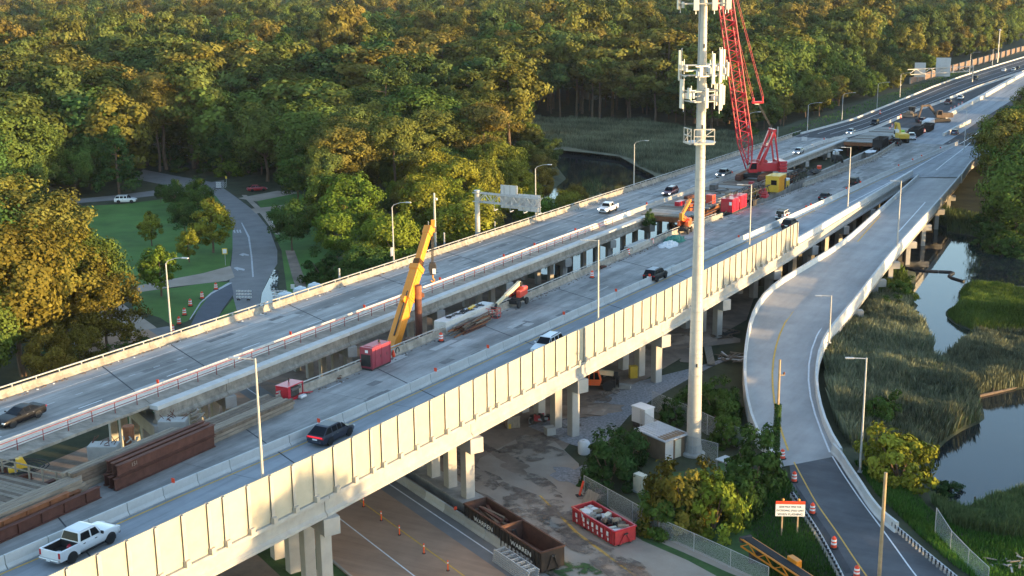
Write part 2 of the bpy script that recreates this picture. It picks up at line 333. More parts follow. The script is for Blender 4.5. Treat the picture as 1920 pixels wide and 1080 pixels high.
# park, streets
sheet('marsh_ground', pxpoly([(978,224),(1200,230),(1330,250),(1420,263),(1500,268),(1430,302),(1240,347),(1225,328),(1190,310),(1162,294),(1107,287),(1020,279),(985,262)]), .03, M['marsh_soil'])
sheet('lawn', pxpoly([(60,352),(135,388),(225,383),(330,371),(420,352),(440,420),(436,470),(428,512),(380,520),(300,533),(246,545),(150,560),(0,560),(-100,420)]), .03, M['lawn'])
sheet('lawn', pxpoly([(246,549),(330,540),(400,528),(436,530),(425,545),(385,572),(352,602),(325,612),(300,596),(250,580)]), .034, M['lawn'])
sheet('lawn', pxpoly([(437,560),(447,566),(460,600),(420,640),(395,625),(408,596)]), .034, M['lawn'])
sheet('lawn', pxpoly([(475,365),(560,360),(620,420),(640,520),(560,600),(505,610),(540,560),(528,470),(505,420)]), .026, M['lawn'])
sheet('park_street', pxpoly([(268,318),(330,330),(405,343),(440,368),(480,398),(505,430),(520,470),(520,495),(505,520),(490,552),(485,585),(490,640),(440,640),(446,590),(430,530),(436,470),(436,430),(425,395),(405,368),(330,352),(250,335)]), .05, M['street'])
sheet('park_street', pxpoly([(-40,330),(60,345),(135,382),(235,374),(330,362),(420,350),(420,338),(330,352),(230,365),(140,374),(70,336),(-40,318)]), .046, M['street'])
sheet('park_path', pxpoly([(245,539),(300,528),(380,513),(432,499),(440,520),(425,527),(330,538),(245,551)]), .06, M['yard_conc'])
sheet('detour_road', pxpoly([(400,545),(434,531),(438,552),(418,580),(400,612),(392,650),(340,660),(352,622),(370,585)]), .075, M['patch'])
sheet('old_road', pxpoly([(180,545),(215,560),(290,612),(322,640),(340,700),(280,740),(200,640),(130,560)]), .04, M['yard_conc'])
sheet('side_path', pxpoly([(535,470),(552,470),(570,520),(580,560),(562,560),(548,520)]), .05, M['soil'])
sheet('driveway', pxpoly([(446,372),(520,358),(560,362),(480,378)]), .055, M['yard_conc'])
sheet('driveway', pxpoly([(470,392),(540,384),(545,388),(480,401)]), .056, M['yard_conc'])
sheet('footpath', pxpoly([(453,366),(462,366),(500,400),(525,440),(517,440),(490,403)]), .06, M['yard_conc'])
sheet('flood_water', pxpoly([(513,506),(503,527),(491,551),(487,580),(480,640),(520,640),(517,580),(521,540),(522,508)]), .085, M['puddle'])
sheet('road_marking', pxpoly([(452,418),(454,418),(468,444),(473,480),(476,520),(473,520),(470,480),(465,446)]), .062, M['white_worn'])
for q in ([(438,503),(443,501),(459,505),(458,508),(446,506),(447,509)], [(448,478),(456,475),(467,478),(466,480),(457,479),(456,481)]): sheet('turn_arrow', pxpoly(q), .064, M['white_worn'])
for x in (437,443,448): sheet('only_lettering', pxpoly([(x,432),(x+3,431),(x+5,437),(x+2,437)]), .064, M['white_worn'])
sheet('road_marking', pxpoly([(436,531),(428,531),(395,550),(375,568),(355,600),(357,600),(377,569),(397,552)]), .082, M['white_worn'])
# the roadway under the bridges
ROADL, ROADR = [], []
for t in np.linspace(0, 1, 12):
    a = Vector((-88.0, 215.0)).lerp(Vector((-9.5, 90.0)), t); ROADL.append((a.x-9.5, a.y-4)); ROADR.append((a.x+7.4, a.y+3.2))
D147 = Vector((math.sin(math.radians(146.5)), math.cos(math.radians(146.5)), 0)); N147 = Vector((-D147.y, D147.x, 0))
L0 = at(620,960); R0 = at(740,905)                  # white lane line / foot of the temporary barrier
def rd(s, off): return L0 + D147*s + N147*off       # along the road, to its right-hand (barrier) side
def roadsheet(name, s0, s1, o0, o1, z, m): return sheet(name, [P2(rd(s0, o0)), P2(rd(s1, o0)), P2(rd(s1, o1)), P2(rd(s0, o1))], z, m)
OB = (R0-L0).dot(N147)
roadsheet('lower_road', -75, 45, -4.4, OB+1.0, .05, M['low_road'])
roadsheet('road_marking', -70, 45, -.07, .07, .056, M['white']); roadsheet('road_marking', -70, 45, 3.45, 3.6, .056, M['yellow'])
roadsheet('road_marking', -70, 45, OB-.75, OB-.6, .056, M['white'])
roadsheet('road_shoulder', -75, 45, OB-2.0, OB+1.0, .053, M['street'])
roadsheet('grass_verge', -75, 45, -9.5, -4.7, .03, M['verge']); roadsheet('footway', -75, 45, -7.6, -6.4, .045, M['yard_conc'])
kb = MB(); kb.sweep([(-.1,-.1),(.1,-.1),(.1,.16),(-.1,.16)], [rd(s, -4.55) for s in (-75, 45)]); struct('road_kerb', kb, M['conc_dirty'])
sheet('bare_soil', [UVP(28,-104),UVP(150,-104),UVP(186,-98),UVP(184,-57),UVP(28,-60)], .026, M['soil'])
# yard on the right of the road
sheet('bare_soil', pxpoly([(730,900),(760,930),(840,960),(1010,900),(1130,760),(1330,640),(1400,600),(1420,540),(1380,520),(1200,600),(1000,720),(880,790)]), .035, M['soil'])
sheet('gravel_yard', pxpoly([(990,800),(1060,830),(1120,850),(1180,780),(1230,745),(1330,690),(1400,660),(1300,690),(1200,715),(1100,760)]) , .05, M['gravel'])
sheet('yard_road', pxpoly([(880,905),(900,860),(985,815),(1040,828),(1085,870),(1095,925),(1140,975),(1205,1015),(1290,1052),(1360,1090),(1420,1140),(1090,1140),(1060,1085),(960,1000)]), .055, M['yard_conc'])
sheet('road_marking', pxpoly([(1010,930),(1014,930),(1085,1000),(1200,1085),(1280,1140),(1272,1140),(1194,1085),(1080,1002)]), .062, M['yellow'])
sheet('grass_verge', pxpoly([(1190,1000),(1250,1020),(1330,1055),(1400,1085),(1440,1140),(1420,1140),(1360,1090),(1290,1053),(1205,1017)]), .05, M['verge'])
sheet('footway', pxpoly([(1140,950),(1200,985),(1290,1025),(1370,1062),(1420,1085),(1408,1092),(1360,1072),(1280,1036),(1190,998)]), .056, M['yard_conc'])
sheet('grass_bank', pxpoly([(1180,900),(1300,880),(1440,850),(1478,900),(1500,960),(1575,1085),(1620,1150),(1440,1140),(1400,1085),(1300,1030),(1230,1000)]), .03, M['verge'])
# ================================================================== BRIDGES
def interp(tab, u): return float(np.interp(u, [a for a, b in tab], [b for a, b in tab]))
M['dark_joint'] = mat('joint_seal', (.06,.06,.065), .9, .3, 2)
SK = -.53                                         # joints and piers are skewed to the roadway
def dpart(name, tabL, tabR, u0, u1, m, dz=0.0, parent=None, n=None, th=.25, skew=0.0):
    b = MB(); n = n or max(2, int((u1-u0)/8)); us = np.linspace(u0, u1, n+1); vs = []
    for u in us:
        for tab in (tabL, tabR):
            v = interp(tab, u); k = u+skew*(v+75); vs += [hw(k, v, dz), hw(k, v, dz-th)]
    fs = []
    for i in range(n):
        a = i*4; c = a+4; fs += [(a, a+2, c+2, c), (a+1, c+1, c+3, a+3), (a, c, c+1, a+1), (a+2, a+3, c+3, c+2)]
    fs += [(0, 1, 3, 2), (n*4, n*4+2, n*4+3, n*4+1)]
    b.add(vs, fs)
    return obj(name, b, m, parent, world=True)
def hsweep(name, prof, tab, u0, u1, m, parent=None, step=6.0):
    b = MB(); n = max(1, int(abs(u1-u0)/step)); b.sweep(prof, [hw(u, interp(tab, u) if not isinstance(tab, (int, float)) else tab) for u in np.linspace(u0, u1, n+1)])
    return obj(name, b, m, parent, world=True)
JERSEY = [(-.30,0),(.30,0),(.30,.08),(.13,.30),(.08,.86),(-.08,.86),(-.13,.30),(-.30,.08)]
def pier(parent, u, va, vb, top, cols, capw=1.35, caph=1.35, colw=.95, m='pier', foot=False):
    d = hg(u+SK*1, 1+0)-hg(u, 0); d = (hg(SK, 1)-hg(0, 0)).normalized(); rz = math.atan2(d.y, d.x)
    def pt(v): return hg(u+SK*(v-vb), v)
    a, b_ = pt(va), pt(vb); c = (a+b_)/2; L = (b_-a).length; zt = zd(u)-top
    cap = MB().box((c.x, c.y, zt-caph/2), (L, capw, caph), rz)
    for v in (va, vb): q = pt(v)
    obj('pier_cap', cap, M[m], parent, world=True, bevel=.03)
    for v in cols:
        q = pt(v); zb = -2.2
        obj('column', MB().box((q.x, q.y, (zt-caph+zb)/2), (colw, colw, zt-caph-zb), rz), M[m], parent, world=True, bevel=.04)
    if foot: obj('footing', MB().box((c.x, c.y, .3), (L+.6, 2.6, 1.3), rz), M['conc_dirty'], parent, world=True, bevel=.05)
# ---- far bridge -----------------------------------------------------------------
# (bridge)
FB = thing('highway_bridge', 'far highway bridge with tan parapet, grey worn deck and railed inner edge', 'bridge', hg(60,-94))
CON = lambda v: [(0, v), (2000, v)]
def tail(px, dz, near):
    q = sorted(uvof(dk(x, y, dz)) for x, y in px); (a, b), (c, d) = q[-2], q[-1]; return near+q+[(2000, d+(d-b)/(c-a)*(2000-c))]
VFP = tail([(1600,222),(1660,198),(1697,183),(1750,161),(1800,143),(1860,124),(1920,106)], .45, [(0,-101.6),(300,-101.2),(370,-101.3)])
INB = tail([(1629,243),(1710,208),(1758,192),(1832,162),(1895,141)], .6, [(0,-89.2),(350,-89.2)])
FBS = [33, 58, 80.6, 91, 113, 133.5, 153, 173, 191, 209, 228, 250, 272, 294, 316, 338, 360]
for a, b in zip(FBS, FBS[1:]):
    dpart('deck', VFP, CON(-88.7), a+.03, b-.03, M['deck_old'], 0, FB, n=2, skew=SK)
    dpart('walkway', CON(-88.7), CON(-86.7), a+.03, b-.03, M['conc_tan'], .02, FB, n=2, skew=SK)
for i, (a, b) in enumerate(zip(FBS, FBS[1:])):
    if a < 80 or (205 < a < 290): continue
    k = SK*(-86+75)
    hsweep('edge_beam', [(-.55,-.32),(.5,-.32),(.5,.10),(-.55,.10)], -86.1, a+k+.03, b+k-.03, M['conc_white'], FB)
for i, (a, b) in enumerate(zip(FBS, FBS[1:])):
    k = SK*(-86+75)
    if a >= 80:
        hsweep('girder', [(-.35,-1.75),(.35,-1.75),(.35,-1.5),(.1,-1.3),(.1,-.33),(-.1,-.33),(-.1,-1.3),(-.35,-1.5)], -86.0, a+k+.05, b+k-.05, M['conc_tan'], FB)
        for v in (-89.3, -93, -97, -100.3):
            kk = SK*(v+75); hsweep('girder', [(-.3,-1.7),(.3,-1.7),(.3,-.26),(-.3,-.26)], v, a+kk+.05, b+kk-.05, M['conc_dirty'], FB)
    if 75 < a < 400: pier(FB, a+SK*(-86+75), -101, -85.4, 1.78, (-100, -96.5, -93, -89.8, -86.6), 1.25, 1.3, .8, 'conc')
for a in FBS[1:-1]:
    b_ = MB(); b_.sweep([(-.07,.004),(.07,.004),(.07,.012),(-.07,.012)], [hw(a+SK*(v+75), v) for v in np.linspace(-101, -89.5, 8)]); obj('expansion_joint', b_, M['dark_joint'], FB, world=True)
dpart('deck', VFP, [(u, v+.5) for u, v in INB], 360, 1400, M['asphalt'], -.01, FB, n=60, th=.2)
PSEG = np.arange(30, 372, 9.0)
TANP = [(-.18,-.35),(.28,-.35),(.28,.1),(.1,.32),(.05,.78),(-.18,.78)]
for a, b in zip(PSEG, PSEG[1:]): hsweep('parapet', TANP, VFP, a+.02, b-.02, M['conc_tan'], FB, 9)
hsweep('rail', [(-.06,1.05),(.06,1.05),(.06,1.17),(-.06,1.17)], VFP, 30, 372, M['rail'], FB)
for u in np.arange(31, 372, 3.05): obj('rail_post', MB().box(hw(u, interp(VFP, u)-.05, .92), (.12,.14,.3), HWROT), M['rail'], FB, world=True)
hsweep('kerb_barrier', [(-.2,-.1),(.25,-.1),(.2,.5),(-.2,.5)], VFP, 372.2, 1300, M['conc_white'], FB, 12)
for a, b in zip(np.arange(30, 1280, 12.2), np.arange(42.2, 1290, 12.2)):
    if 203 < a < 290: hsweep('inner_barrier', JERSEY, -89.2, a+.02, b-.02, M['conc'], FB, 14)
    else: hsweep('inner_barrier', JERSEY, INB, a+.02, b-.02, M['conc_white'], FB, 14)
red = mat('rail_red', (.22,.05,.045), .7, .25, 2)
M['railred'] = red
for u0, u1 in ((60,204),(292,360)):
    for u in np.arange(u0, u1, 2.9): obj('rail_post', MB().tube(hw(u, -87.9, 0), hw(u, -87.9, 1.12), .045, 5), M['railred'] if u < 205 else M['galv'], FB, world=True)
    for h in (1.08, .62): hsweep('hand_rail', [(-.03,h-.03),(.03,h-.03),(.03,h+.03),(-.03,h+.03)], -87.9, u0, u1, M['railred'] if u0 < 205 else M['galv'], FB)
# lane markings lie on the deck
def dashes(name, u0, step, length, v, m, u1, wd=.13):
    base = MB().box((0,0,0), (length, wd, .006)).mesh(name); base.materials.append(m)
    for u in np.arange(u0, u1, step):
        o = bpy.data.objects.new(name, base); COL.objects.link(o); vv = interp(v, u) if not isinstance(v, (int, float)) else v
        o.location = hw(u+length/2, vv, .008)-Vector((FB.location.x, FB.location.y, 0)); o.rotation_euler = (0, .0233 if u < 360 else 0, HWROT); o.parent = FB
dashes('lane_dash', 97.8-12.19*4-3, 12.19, 3.05, -92.15, M['white'], 372)
dashes('lane_dot', 60, 3.66, .95, -95.75, M['white_worn'], 330)
def stripe(tab, u0, u1, m, wd=.13, dz=.004):
    hsweep('edge_line', [(-wd/2,dz-.002),(wd/2,dz-.002),(wd/2,dz+.004),(-wd/2,dz+.004)], tab, u0, u1, m, FB, 10)
stripe(-98.7, 30, 372, M['white_worn']); stripe(-90.1, 30, 372, M['white_worn'])
LNE = lambda f: [(u, interp(VFP, u)*(1-f)+interp(INB, u)*f) for u in range(360, 1320, 20)]
for f_, m_, w_ in ((.24,'white',.2),(.50,'white_worn',.2),(.76,'white',.2),(.93,'white_worn',.16)): stripe(LNE(f_), 376, 1300, M[m_], w_)
# ---- near bridge ----------------------------------------------------------------
NB = thing('highway_bridge', 'near highway bridge carrying the work zone and one open lane behind cream panels', 'bridge', hg(60,-66))
VW = [(30,-60.8),(63,-58.95),(77,-58.0),(117,-56.4),(143,-55.0),(190,-54.1),(300,-54.2),(420,-54)]     # outer edge
WP = sorted([uvof(dk(x, y, 1.15)) for x, y in [(560,719),(640,688),(900,583),(1267,427),(1450,362),(1640,290)]]+[(30,-79.2),(420,-73)])
MT = sorted([uvof(dk(x, y, .86)) for x, y in [(0,1047),(117,997),(208,958),(320,910),(640,777),(960,635),(1280,493),(1490,400),(1650,327),(1840,245)]]+[(30,-72.6),(1000,-44)])
NBS = [31, 53.5, 76, 98, 120, 142, 164, 187, 209, 231, 253, 275, 297, 319, 341, 363]
MEDOFF = lambda o: [(u, v+o) for u, v in MT]
GORE = [(30,-60.8),(63,-58.95),(77,-58.0),(117,-56.4),(143,-55.0),(190,-54.1),(292,-54.2)]
RRuv = [uvof(p) for p in RB]; ROUT = sorted([(u, v) for u, v in RRuv if 215 < u < 293]+[uvof(dk(x, y, .84)) for x, y in ((1772,360),(1794,337),(1818,302))])
EDGE = GORE+[(294,-54.2)]+[(294.3, float(np.interp(294.3, [a for a, b in ROUT], [b for a, b in ROUT]))+.25)]+[(u, v+.3) for u, v in ROUT if u > 296]+[(400, ROUT[-1][1]+3.5), (2000, ROUT[-1][1]+3)]
k75 = lambda v: SK*(v+75)
for a, b in zip(NBS, NBS[1:]):
    dpart('work_deck', WP, MEDOFF(-.1), a+.03, b-.03, M['deck_work'], 0, NB, n=3)
    dpart('deck', MEDOFF(-.1), EDGE, a+.03, b-.03, M['deck_new'], .004, NB, n=3)
PW = sorted([uvof(dk(x, y, .6)) for x, y in ((1757,226),(1800,203),(1840,182),(1882,158),(1925,134))]); PW = [(363, -70.5)]+PW+[(1400, PW[-1][1])]
dpart('deck', [(u, v+.7) for u, v in INB], PW, 363.2, 1400, M['asphalt'], -.02, NB, n=60, th=.2)
PX = [(u, v+11.5+min(0, (430-u)*.004)) for u, v in PW]
dpart('deck', PW, PX, 363.2, 1400, M['deck_new'], -.02, NB, n=60, th=.2); dpart('deck', PX, [(u, max(v, interp(PX, u)+.5)) for u, v in EDGE], 363.2, 1400, M['asphalt'], -.02, NB, n=60, th=.2)
for a in NBS[1:-1]:
    b_ = MB(); vl, vr = interp(WP, a)+.3, interp(EDGE, a)-.2; n_ = 10
    b_.sweep([(-.06,.006),(.06,.006),(.06,.014),(-.06,.014)], [hw(a+SK*(v-(-56)), v) for v in np.linspace(vl, vr, n_)]); obj('expansion_joint', b_, M['dark_joint'], NB, world=True)

for a, b in zip(NBS, NBS[1:]):
    hsweep('girder', [(-.35,-1.95),(.3,-1.95),(.3,-1.72),(.06,-1.5),(.06,-.42),(.42,-.30),(.42,-.26),(-.35,-.26)], VW, a+.04-SK*-0, b-.04, M['conc'], NB) if b < 300 else None
    for o in (4, 8, 12, 16.5, 20.5):
        if b < 365: hsweep('girder', [(-.3,-1.9),(.3,-1.9),(.3,-.26),(-.3,-.26)], [(u, v-o) for u, v in VW], a+.04+.53*o, b-.04+.53*o, M['conc_dirty'], NB)
    if b < 300: hsweep('edge_beam', [(-.05,-.26),(.6,-.30),(.58,-.02),(.12,0),(-.05,0)], VW, a+.03, b-.03, M['conc'], NB)
for i, a in enumerate(NBS):
    if a > 40: vb = interp(VW, a)+.7; pier(NB, a, vb-22.5, vb, 1.97, [vb-1.6-2.9*j for j in range(8)], 1.45, 1.5, 1.0, 'pier', foot=(i == 3))
# outer parapet beyond the panel wall, in lengths
for a, b in zip(np.arange(197.5, 290, 6.1), np.arange(203.6, 297, 6.1)):
    hsweep('parapet', [(-.15,.0),(.3,.0),(.25,1.0),(-.12,1.0)], VW, a+.02, b-.02, M['conc_white'], NB, 7)
# parapet and pipe rail of the work zone
for a, b in zip(np.arange(93, 362, 9), np.arange(102, 370, 9)):
    if 216 < a < 262: continue
    hsweep('work_parapet', [(-.2,-.6),(.25,-.6),(.22,.1),(.06,.3),(.02,.82),(-.2,.82)], WP, a+.02, b-.02, M['conc_tan'], NB, 9)
for a, b in ((93,216),(265,362)):
    hsweep('hand_rail', [(-.08,1.06),(.02,1.06),(.02,1.16),(-.08,1.16)], WP, a, b, M['rail'], NB)
    for u in np.arange(a+.5, b, 3.05): obj('rail_post', MB().box(hw(u, interp(WP, u)-.05, .94), (.1,.12,.26), HWROT), M['rail'], NB, world=True)
_FB = FB; FB = NB
def dloc(): pass
def dashes2(name, u0, step, length, tab, m, u1):
    base = MB().box((0,0,0), (length, .14, .006)).mesh(name); base.materials.append(m)
    for u in np.arange(u0, u1, step):
        o = bpy.data.objects.new(name, base); COL.objects.link(o); o.location = hw(u+length/2, interp(tab, u), .012)-Vector((NB.location.x, NB.location.y, 0))
        o.rotation_euler = (0, .0233, HWROT); o.parent = NB
dashes2('lane_dash', 99, 12.19, 3.05, CON(-74.6), M['white_worn'], 215)
LANE = sorted([uvof(dk(x/5.4+1520, y/5.4+200)) for x, y in [(295,920),(575,785),(820,665),(1055,550),(1310,415)]])
dashes2('lane_dash', 222, 12.19, 3.05, [(200, LANE[0][1]-.3)]+LANE, M['white_worn'], 372)
stripe(MEDOFF(.75), 30, 330, M['yellow'], .16, .009); stripe([(u, v-1.1) for u, v in VW], 30, 290, M['white_worn'], .14, .009)
E1 = sorted([uvof(dk(x/5.4+1520, y/5.4+200)) for x, y in [(190,1080),(870,730),(1150,570),(1420,420),(1540,360)]])
stripe(E1, 245, 372, M['white'], .2, .009)
E2 = sorted([uvof(dk(x/5.4+1520, y/5.4+200)) for x, y in [(1190,710),(1350,575),(1540,430),(1640,345)]])
stripe(E2, 306, 372, M['white'], .2, .009)
for q in E1[-1:]: stripe([(370, E1[-1][1]), (1000, E1[-1][1]+2)], 372, 900, M['white'], .25, .009)
FB = _FB
for a, b in zip(np.arange(294.5, 410, 9), np.arange(303.5, 420, 9)): hsweep('parapet', [(-.3,-1.2),(.1,-1.2),(.1,0),(.05,.86),(-.22,.86),(-.3,.0)], EDGE, a+.02, b-.02, M['conc_white'], NB, 9)
# cream panel wall
NW = thing('noise_wall', 'long wall of cream panels between steel posts on the near bridge edge', 'noise wall', hw(120, interp(VW, 120)))
us = [46.0]
while us[-1] < 196: us.append(us[-1] + (2.45 if len(us) % 8 else 1.55))
for i, (a, b) in enumerate(zip(us, us[1:])):
    b_ = MB(); p, q = hw((a+b)/2, interp(VW, (a+b)/2)+.32, .36), hw(b, interp(VW, b)+.32, .36)
    b_.sweep([(-.06,0),(.06,0),(.06,3.8),(-.06,3.8)], [hw(a+.10, interp(VW, a)+.32, .02), hw(b-.10, interp(VW, b)+.32, .02)])
    obj('wall_panel', b_, M['panel'], NW, world=True, bevel=.015)
for u in us:
    b_ = MB(); p = hw(u, interp(VW, u)+.36, 1.88)
    for o, d in ((.15, (.36,.035)), (-.13, (.36,.035)), (0, (.035,.26))):
        c = p + DV*o; b_.box(c, (d[0], d[1], 3.86), HWROT)
    post = obj('wall_post', b_, M['panel_edge'], NW, world=True)
    c = p + DV*.22; c.z = zd(u)+.2; obj('base_bracket', MB().box(c, (.46,.34,.5), HWROT), M['panel_edge'], NW, world=True, bevel=.03)
# ---- slip road bridge ------------------------------------------------------------
RBR = thing('ramp_bridge', 'curving concrete ramp bridge dropping from the highway to the asphalt slip road', 'bridge', (LB[0].x, LB[0].y, 0))
def resamp(pts, n):
    pts = [Vector(p) for p in pts]; d = [0]
    for a, b in zip(pts, pts[1:]): d.append(d[-1]+(b-a).length)
    out_ = []
    for t in np.linspace(0, d[-1], n): out_.append(Vector([np.interp(t, d, [p[k] for p in pts]) for k in range(3)]))
    for it in range(2): out_ = [out_[0]]+[(out_[i-1]+out_[i]*2+out_[i+1])/4 for i in range(1, n-1)]+[out_[-1]]
    return out_
RBT = [p for p in RB if uvof(p)[0] < 292]; _q = [p for p in RB if uvof(p)[0] >= 292]; _a, _b = RBT[-1], _q[0]; RBT.append(_a.lerp(_b, (294-uvof(_a)[0])/(uvof(_b)[0]-uvof(_a)[0])))
LBT = [p for p in LB if uvof(p)[0] < 294]
LBr, RBr = resamp(LBT, 40), resamp(RBT, 40)
LBr = [Vector((p.x, p.y, zramp(p))) for p in LBr]; RBr = [Vector((p.x, p.y, zramp(p))) for p in RBr]
deckm = MB()
for i in range(39):
    a, b, c, d = LBr[i], RBr[i], RBr[i+1], LBr[i+1]
    deckm.add([a, b, c, d, a-Vector((0,0,.3)), b-Vector((0,0,.3)), c-Vector((0,0,.3)), d-Vector((0,0,.3))], ((0,1,2,3),(7,6,5,4),(0,4,5,1),(1,5,6,2),(2,6,7,3),(3,7,4,0)))
dm = MB(); up_ = [p for q in zip(LBr, RBr) for p in q]
dm.add(up_, [(2*i, 2*i+1, 2*i+3, 2*i+2) for i in range(39)]); dm.add([p-Vector((0,0,.35)) for p in up_], [(2*i, 2*i+2, 2*i+3, 2*i+1) for i in range(39)])
obj('deck', dm, M['ramp'], RBR, world=True)
PAR = [(-.22,-.9),(.22,-.9),(.22,.1),(.14,.82),(-.14,.82),(-.22,.1)]
def parap(pts, name, m):
    for i in range(0, len(pts)-1, 3):
        seg = pts[i:i+4]
        if len(seg) < 2: continue
        seg = [Vector(p) for p in seg]; d = (seg[-1]-seg[-2]).normalized(); seg[-1] = seg[-1]-d*.03
        b_ = MB(); b_.sweep(PAR, seg); obj(name, b_, m, RBR, world=True)
parap(LBr, 'parapet', M['conc_white']); parap(RBr, 'parapet', M['conc_white'])
def offs(pts, o):
    r = []
    for i, p in enumerate(pts):
        d = pts[min(i+1, len(pts)-1)]-pts[max(i-1, 0)]; d.z = 0; d.normalize(); r.append(p+Vector((d.y, -d.x, 0))*o)
    return r
for o in (2.2, 4.4, -2.2):
    pass
gl = MB(); gl.sweep([(-.3,-1.75),(.3,-1.75),(.3,-.36),(-.3,-.36)], [p for p in offs(RBr, -.35)[7:]]); obj('girder', gl, M['conc_dirty'], RBR, world=True)
gl = MB(); gl.sweep([(-.3,-1.75),(.3,-1.75),(.3,-.36),(-.3,-.36)], [p for p in offs(LBr, .35)[7:]]); obj('girder', gl, M['conc_dirty'], RBR, world=True)
mid = [(a+b)/2 for a, b in zip(LBr, RBr)]
gl = MB(); gl.sweep([(-1.8,-1.6),(1.8,-1.6),(1.8,-.36),(-1.8,-.36)], mid[7:]); obj('girder', gl, M['conc_dirty'], RBR, world=True)
for i in (10, 13, 17, 20, 24, 28, 32, 36):
    a, b = LBr[i], RBr[i]; c = (a+b)/2; d = (b-a); L = d.length; rz = math.atan2(d.y, d.x); d.normalize(); zt = c.z-1.78
    b2 = b+d*.7; a2 = a-d*.3; cc = (a2+b2)/2
    obj('pier_cap', MB().box((cc.x, cc.y, zt-.55), ((b2-a2).length, 1.2, 1.1), rz), M['pier'], RBR, world=True, bevel=.03)
    for t in (.12, .5, .93):
        q = a.lerp(b, t); obj('column', MB().box((q.x, q.y, (zt-1.1-2.2)/2), (.8,.8, zt-1.1+2.2), rz), M['pier'], RBR, world=True, bevel=.03)
def lineon(px, zf, m, wd, name='edge_line', parent=RBR):
    b_ = MB(); pts = resamp([zf(x, y) for x, y in px], 26); b_.sweep([(-wd/2,.006),(wd/2,.006),(wd/2,.012),(-wd/2,.012)], pts); return obj(name, b_, m, parent, world=True)
lineon([(1478,845),(1463,807),(1453,770),(1447,720),(1447,680),(1460,627),(1477,590),(1520,550),(1570,500),(1610,450),(1650,405)], rp, M['yellow'], .22)
lineon([(1556,848),(1543,815),(1527,783),(1517,740),(1513,715),(1517,660),(1532,622),(1547,600),(1613,517),(1680,440),(1735,379)], rp, M['white'], .2)
sb = MB(); sb.add([(p.x, p.y, 1.0) for p in AL]+[(p.x, p.y, 1.0) for p in AR], [(i, i+1, len(AL)+i+1, len(AL)+i) for i in range(len(AL)-1)]); struct('slip_road', sb, M['asphalt_ramp'])
def gl_line(px, m, wd, z=1.0):
    b_ = MB(); pts = resamp([at(x, y, z) for x, y in px], 24); b_.sweep([(-wd/2,.006),(wd/2,.006),(wd/2,.012),(-wd/2,.012)], pts); return struct('road_marking', b_, m)
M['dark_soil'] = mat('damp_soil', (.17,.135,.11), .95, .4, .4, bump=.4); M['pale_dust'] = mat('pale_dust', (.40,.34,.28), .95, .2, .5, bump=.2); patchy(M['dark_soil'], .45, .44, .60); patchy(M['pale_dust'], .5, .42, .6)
M['yard_weed'] = mat('yard_weeds', (.05,.10,.03), .9, .4, .5, bump=.5); patchy(M['yard_weed'], .9, .45, .55)
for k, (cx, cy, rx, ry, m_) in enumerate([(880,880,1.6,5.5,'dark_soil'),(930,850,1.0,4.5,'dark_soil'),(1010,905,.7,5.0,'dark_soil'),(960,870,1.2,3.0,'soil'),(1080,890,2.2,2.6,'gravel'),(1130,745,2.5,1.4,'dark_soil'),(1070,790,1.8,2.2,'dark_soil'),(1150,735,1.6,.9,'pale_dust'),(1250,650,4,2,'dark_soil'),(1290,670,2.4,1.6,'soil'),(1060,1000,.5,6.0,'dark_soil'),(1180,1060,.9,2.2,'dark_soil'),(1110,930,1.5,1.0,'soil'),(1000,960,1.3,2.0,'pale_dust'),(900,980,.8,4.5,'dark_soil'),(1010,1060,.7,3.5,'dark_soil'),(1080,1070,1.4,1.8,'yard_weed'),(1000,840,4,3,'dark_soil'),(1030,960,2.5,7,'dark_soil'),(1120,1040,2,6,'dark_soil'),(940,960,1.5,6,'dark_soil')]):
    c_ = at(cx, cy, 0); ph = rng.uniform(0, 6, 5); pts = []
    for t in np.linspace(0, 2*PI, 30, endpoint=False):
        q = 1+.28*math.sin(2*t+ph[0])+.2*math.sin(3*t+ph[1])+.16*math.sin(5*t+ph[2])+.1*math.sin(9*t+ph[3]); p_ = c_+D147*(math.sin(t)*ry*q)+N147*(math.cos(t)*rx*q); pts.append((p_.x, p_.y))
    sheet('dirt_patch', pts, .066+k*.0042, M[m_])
gl_line([(1478,846),(1500,888),(1530,943),(1573,1003),(1600,1045),(1627,1083),(1660,1130)], M['yellow'], .14); gl_line([(1556,848),(1580,888),(1613,937),(1660,1000),(1717,1080),(1760,1130)], M['white'], .14)
sheet('tar_patch', pxpoly([(1490,905),(1520,950),(1556,1003),(1600,1075),(1585,1075),(1538,1003),(1505,950)], 1.004), 1.005, M['asphalt'])
sheet('drain_grate', pxpoly([(1566,867),(1578,866),(1582,874),(1571,875)], 1.0), 1.008, M['black'])
# ================================================================== TREES AND PLANTS
def leafmesh(name, pos, nor, size, tint, m, elong=1.4):
    n = len(pos); nor = nor/np.linalg.norm(nor, axis=1)[:, None]
    a = rng.normal(size=(n, 3)); x = np.cross(nor, a); x /= np.linalg.norm(x, axis=1)[:, None]+1e-9; y = np.cross(nor, x)
    s = size[:, None]
    V = np.stack([pos-x*s*elong*.5, pos-y*s*.5+x*s*.1, pos+x*s*elong*.5, pos+y*s*.5-x*s*.1], 1).reshape(-1, 3)
    me = bpy.data.meshes.new(name); me.vertices.add(4*n); me.loops.add(4*n); me.polygons.add(n)
    me.vertices.foreach_set('co', V.astype(np.float32).ravel()); me.loops.foreach_set('vertex_index', np.arange(4*n, dtype=np.int32))
    me.polygons.foreach_set('loop_start', np.arange(0, 4*n, 4, dtype=np.int32)); me.polygons.foreach_set('loop_total', np.full(n, 4, np.int32))
    at_ = me.attributes.new('tint', 'FLOAT', 'POINT'); at_.data.foreach_set('value', np.repeat(tint, 4).astype(np.float32))
    me.update(); me.validate(); me.materials.append(m); return me
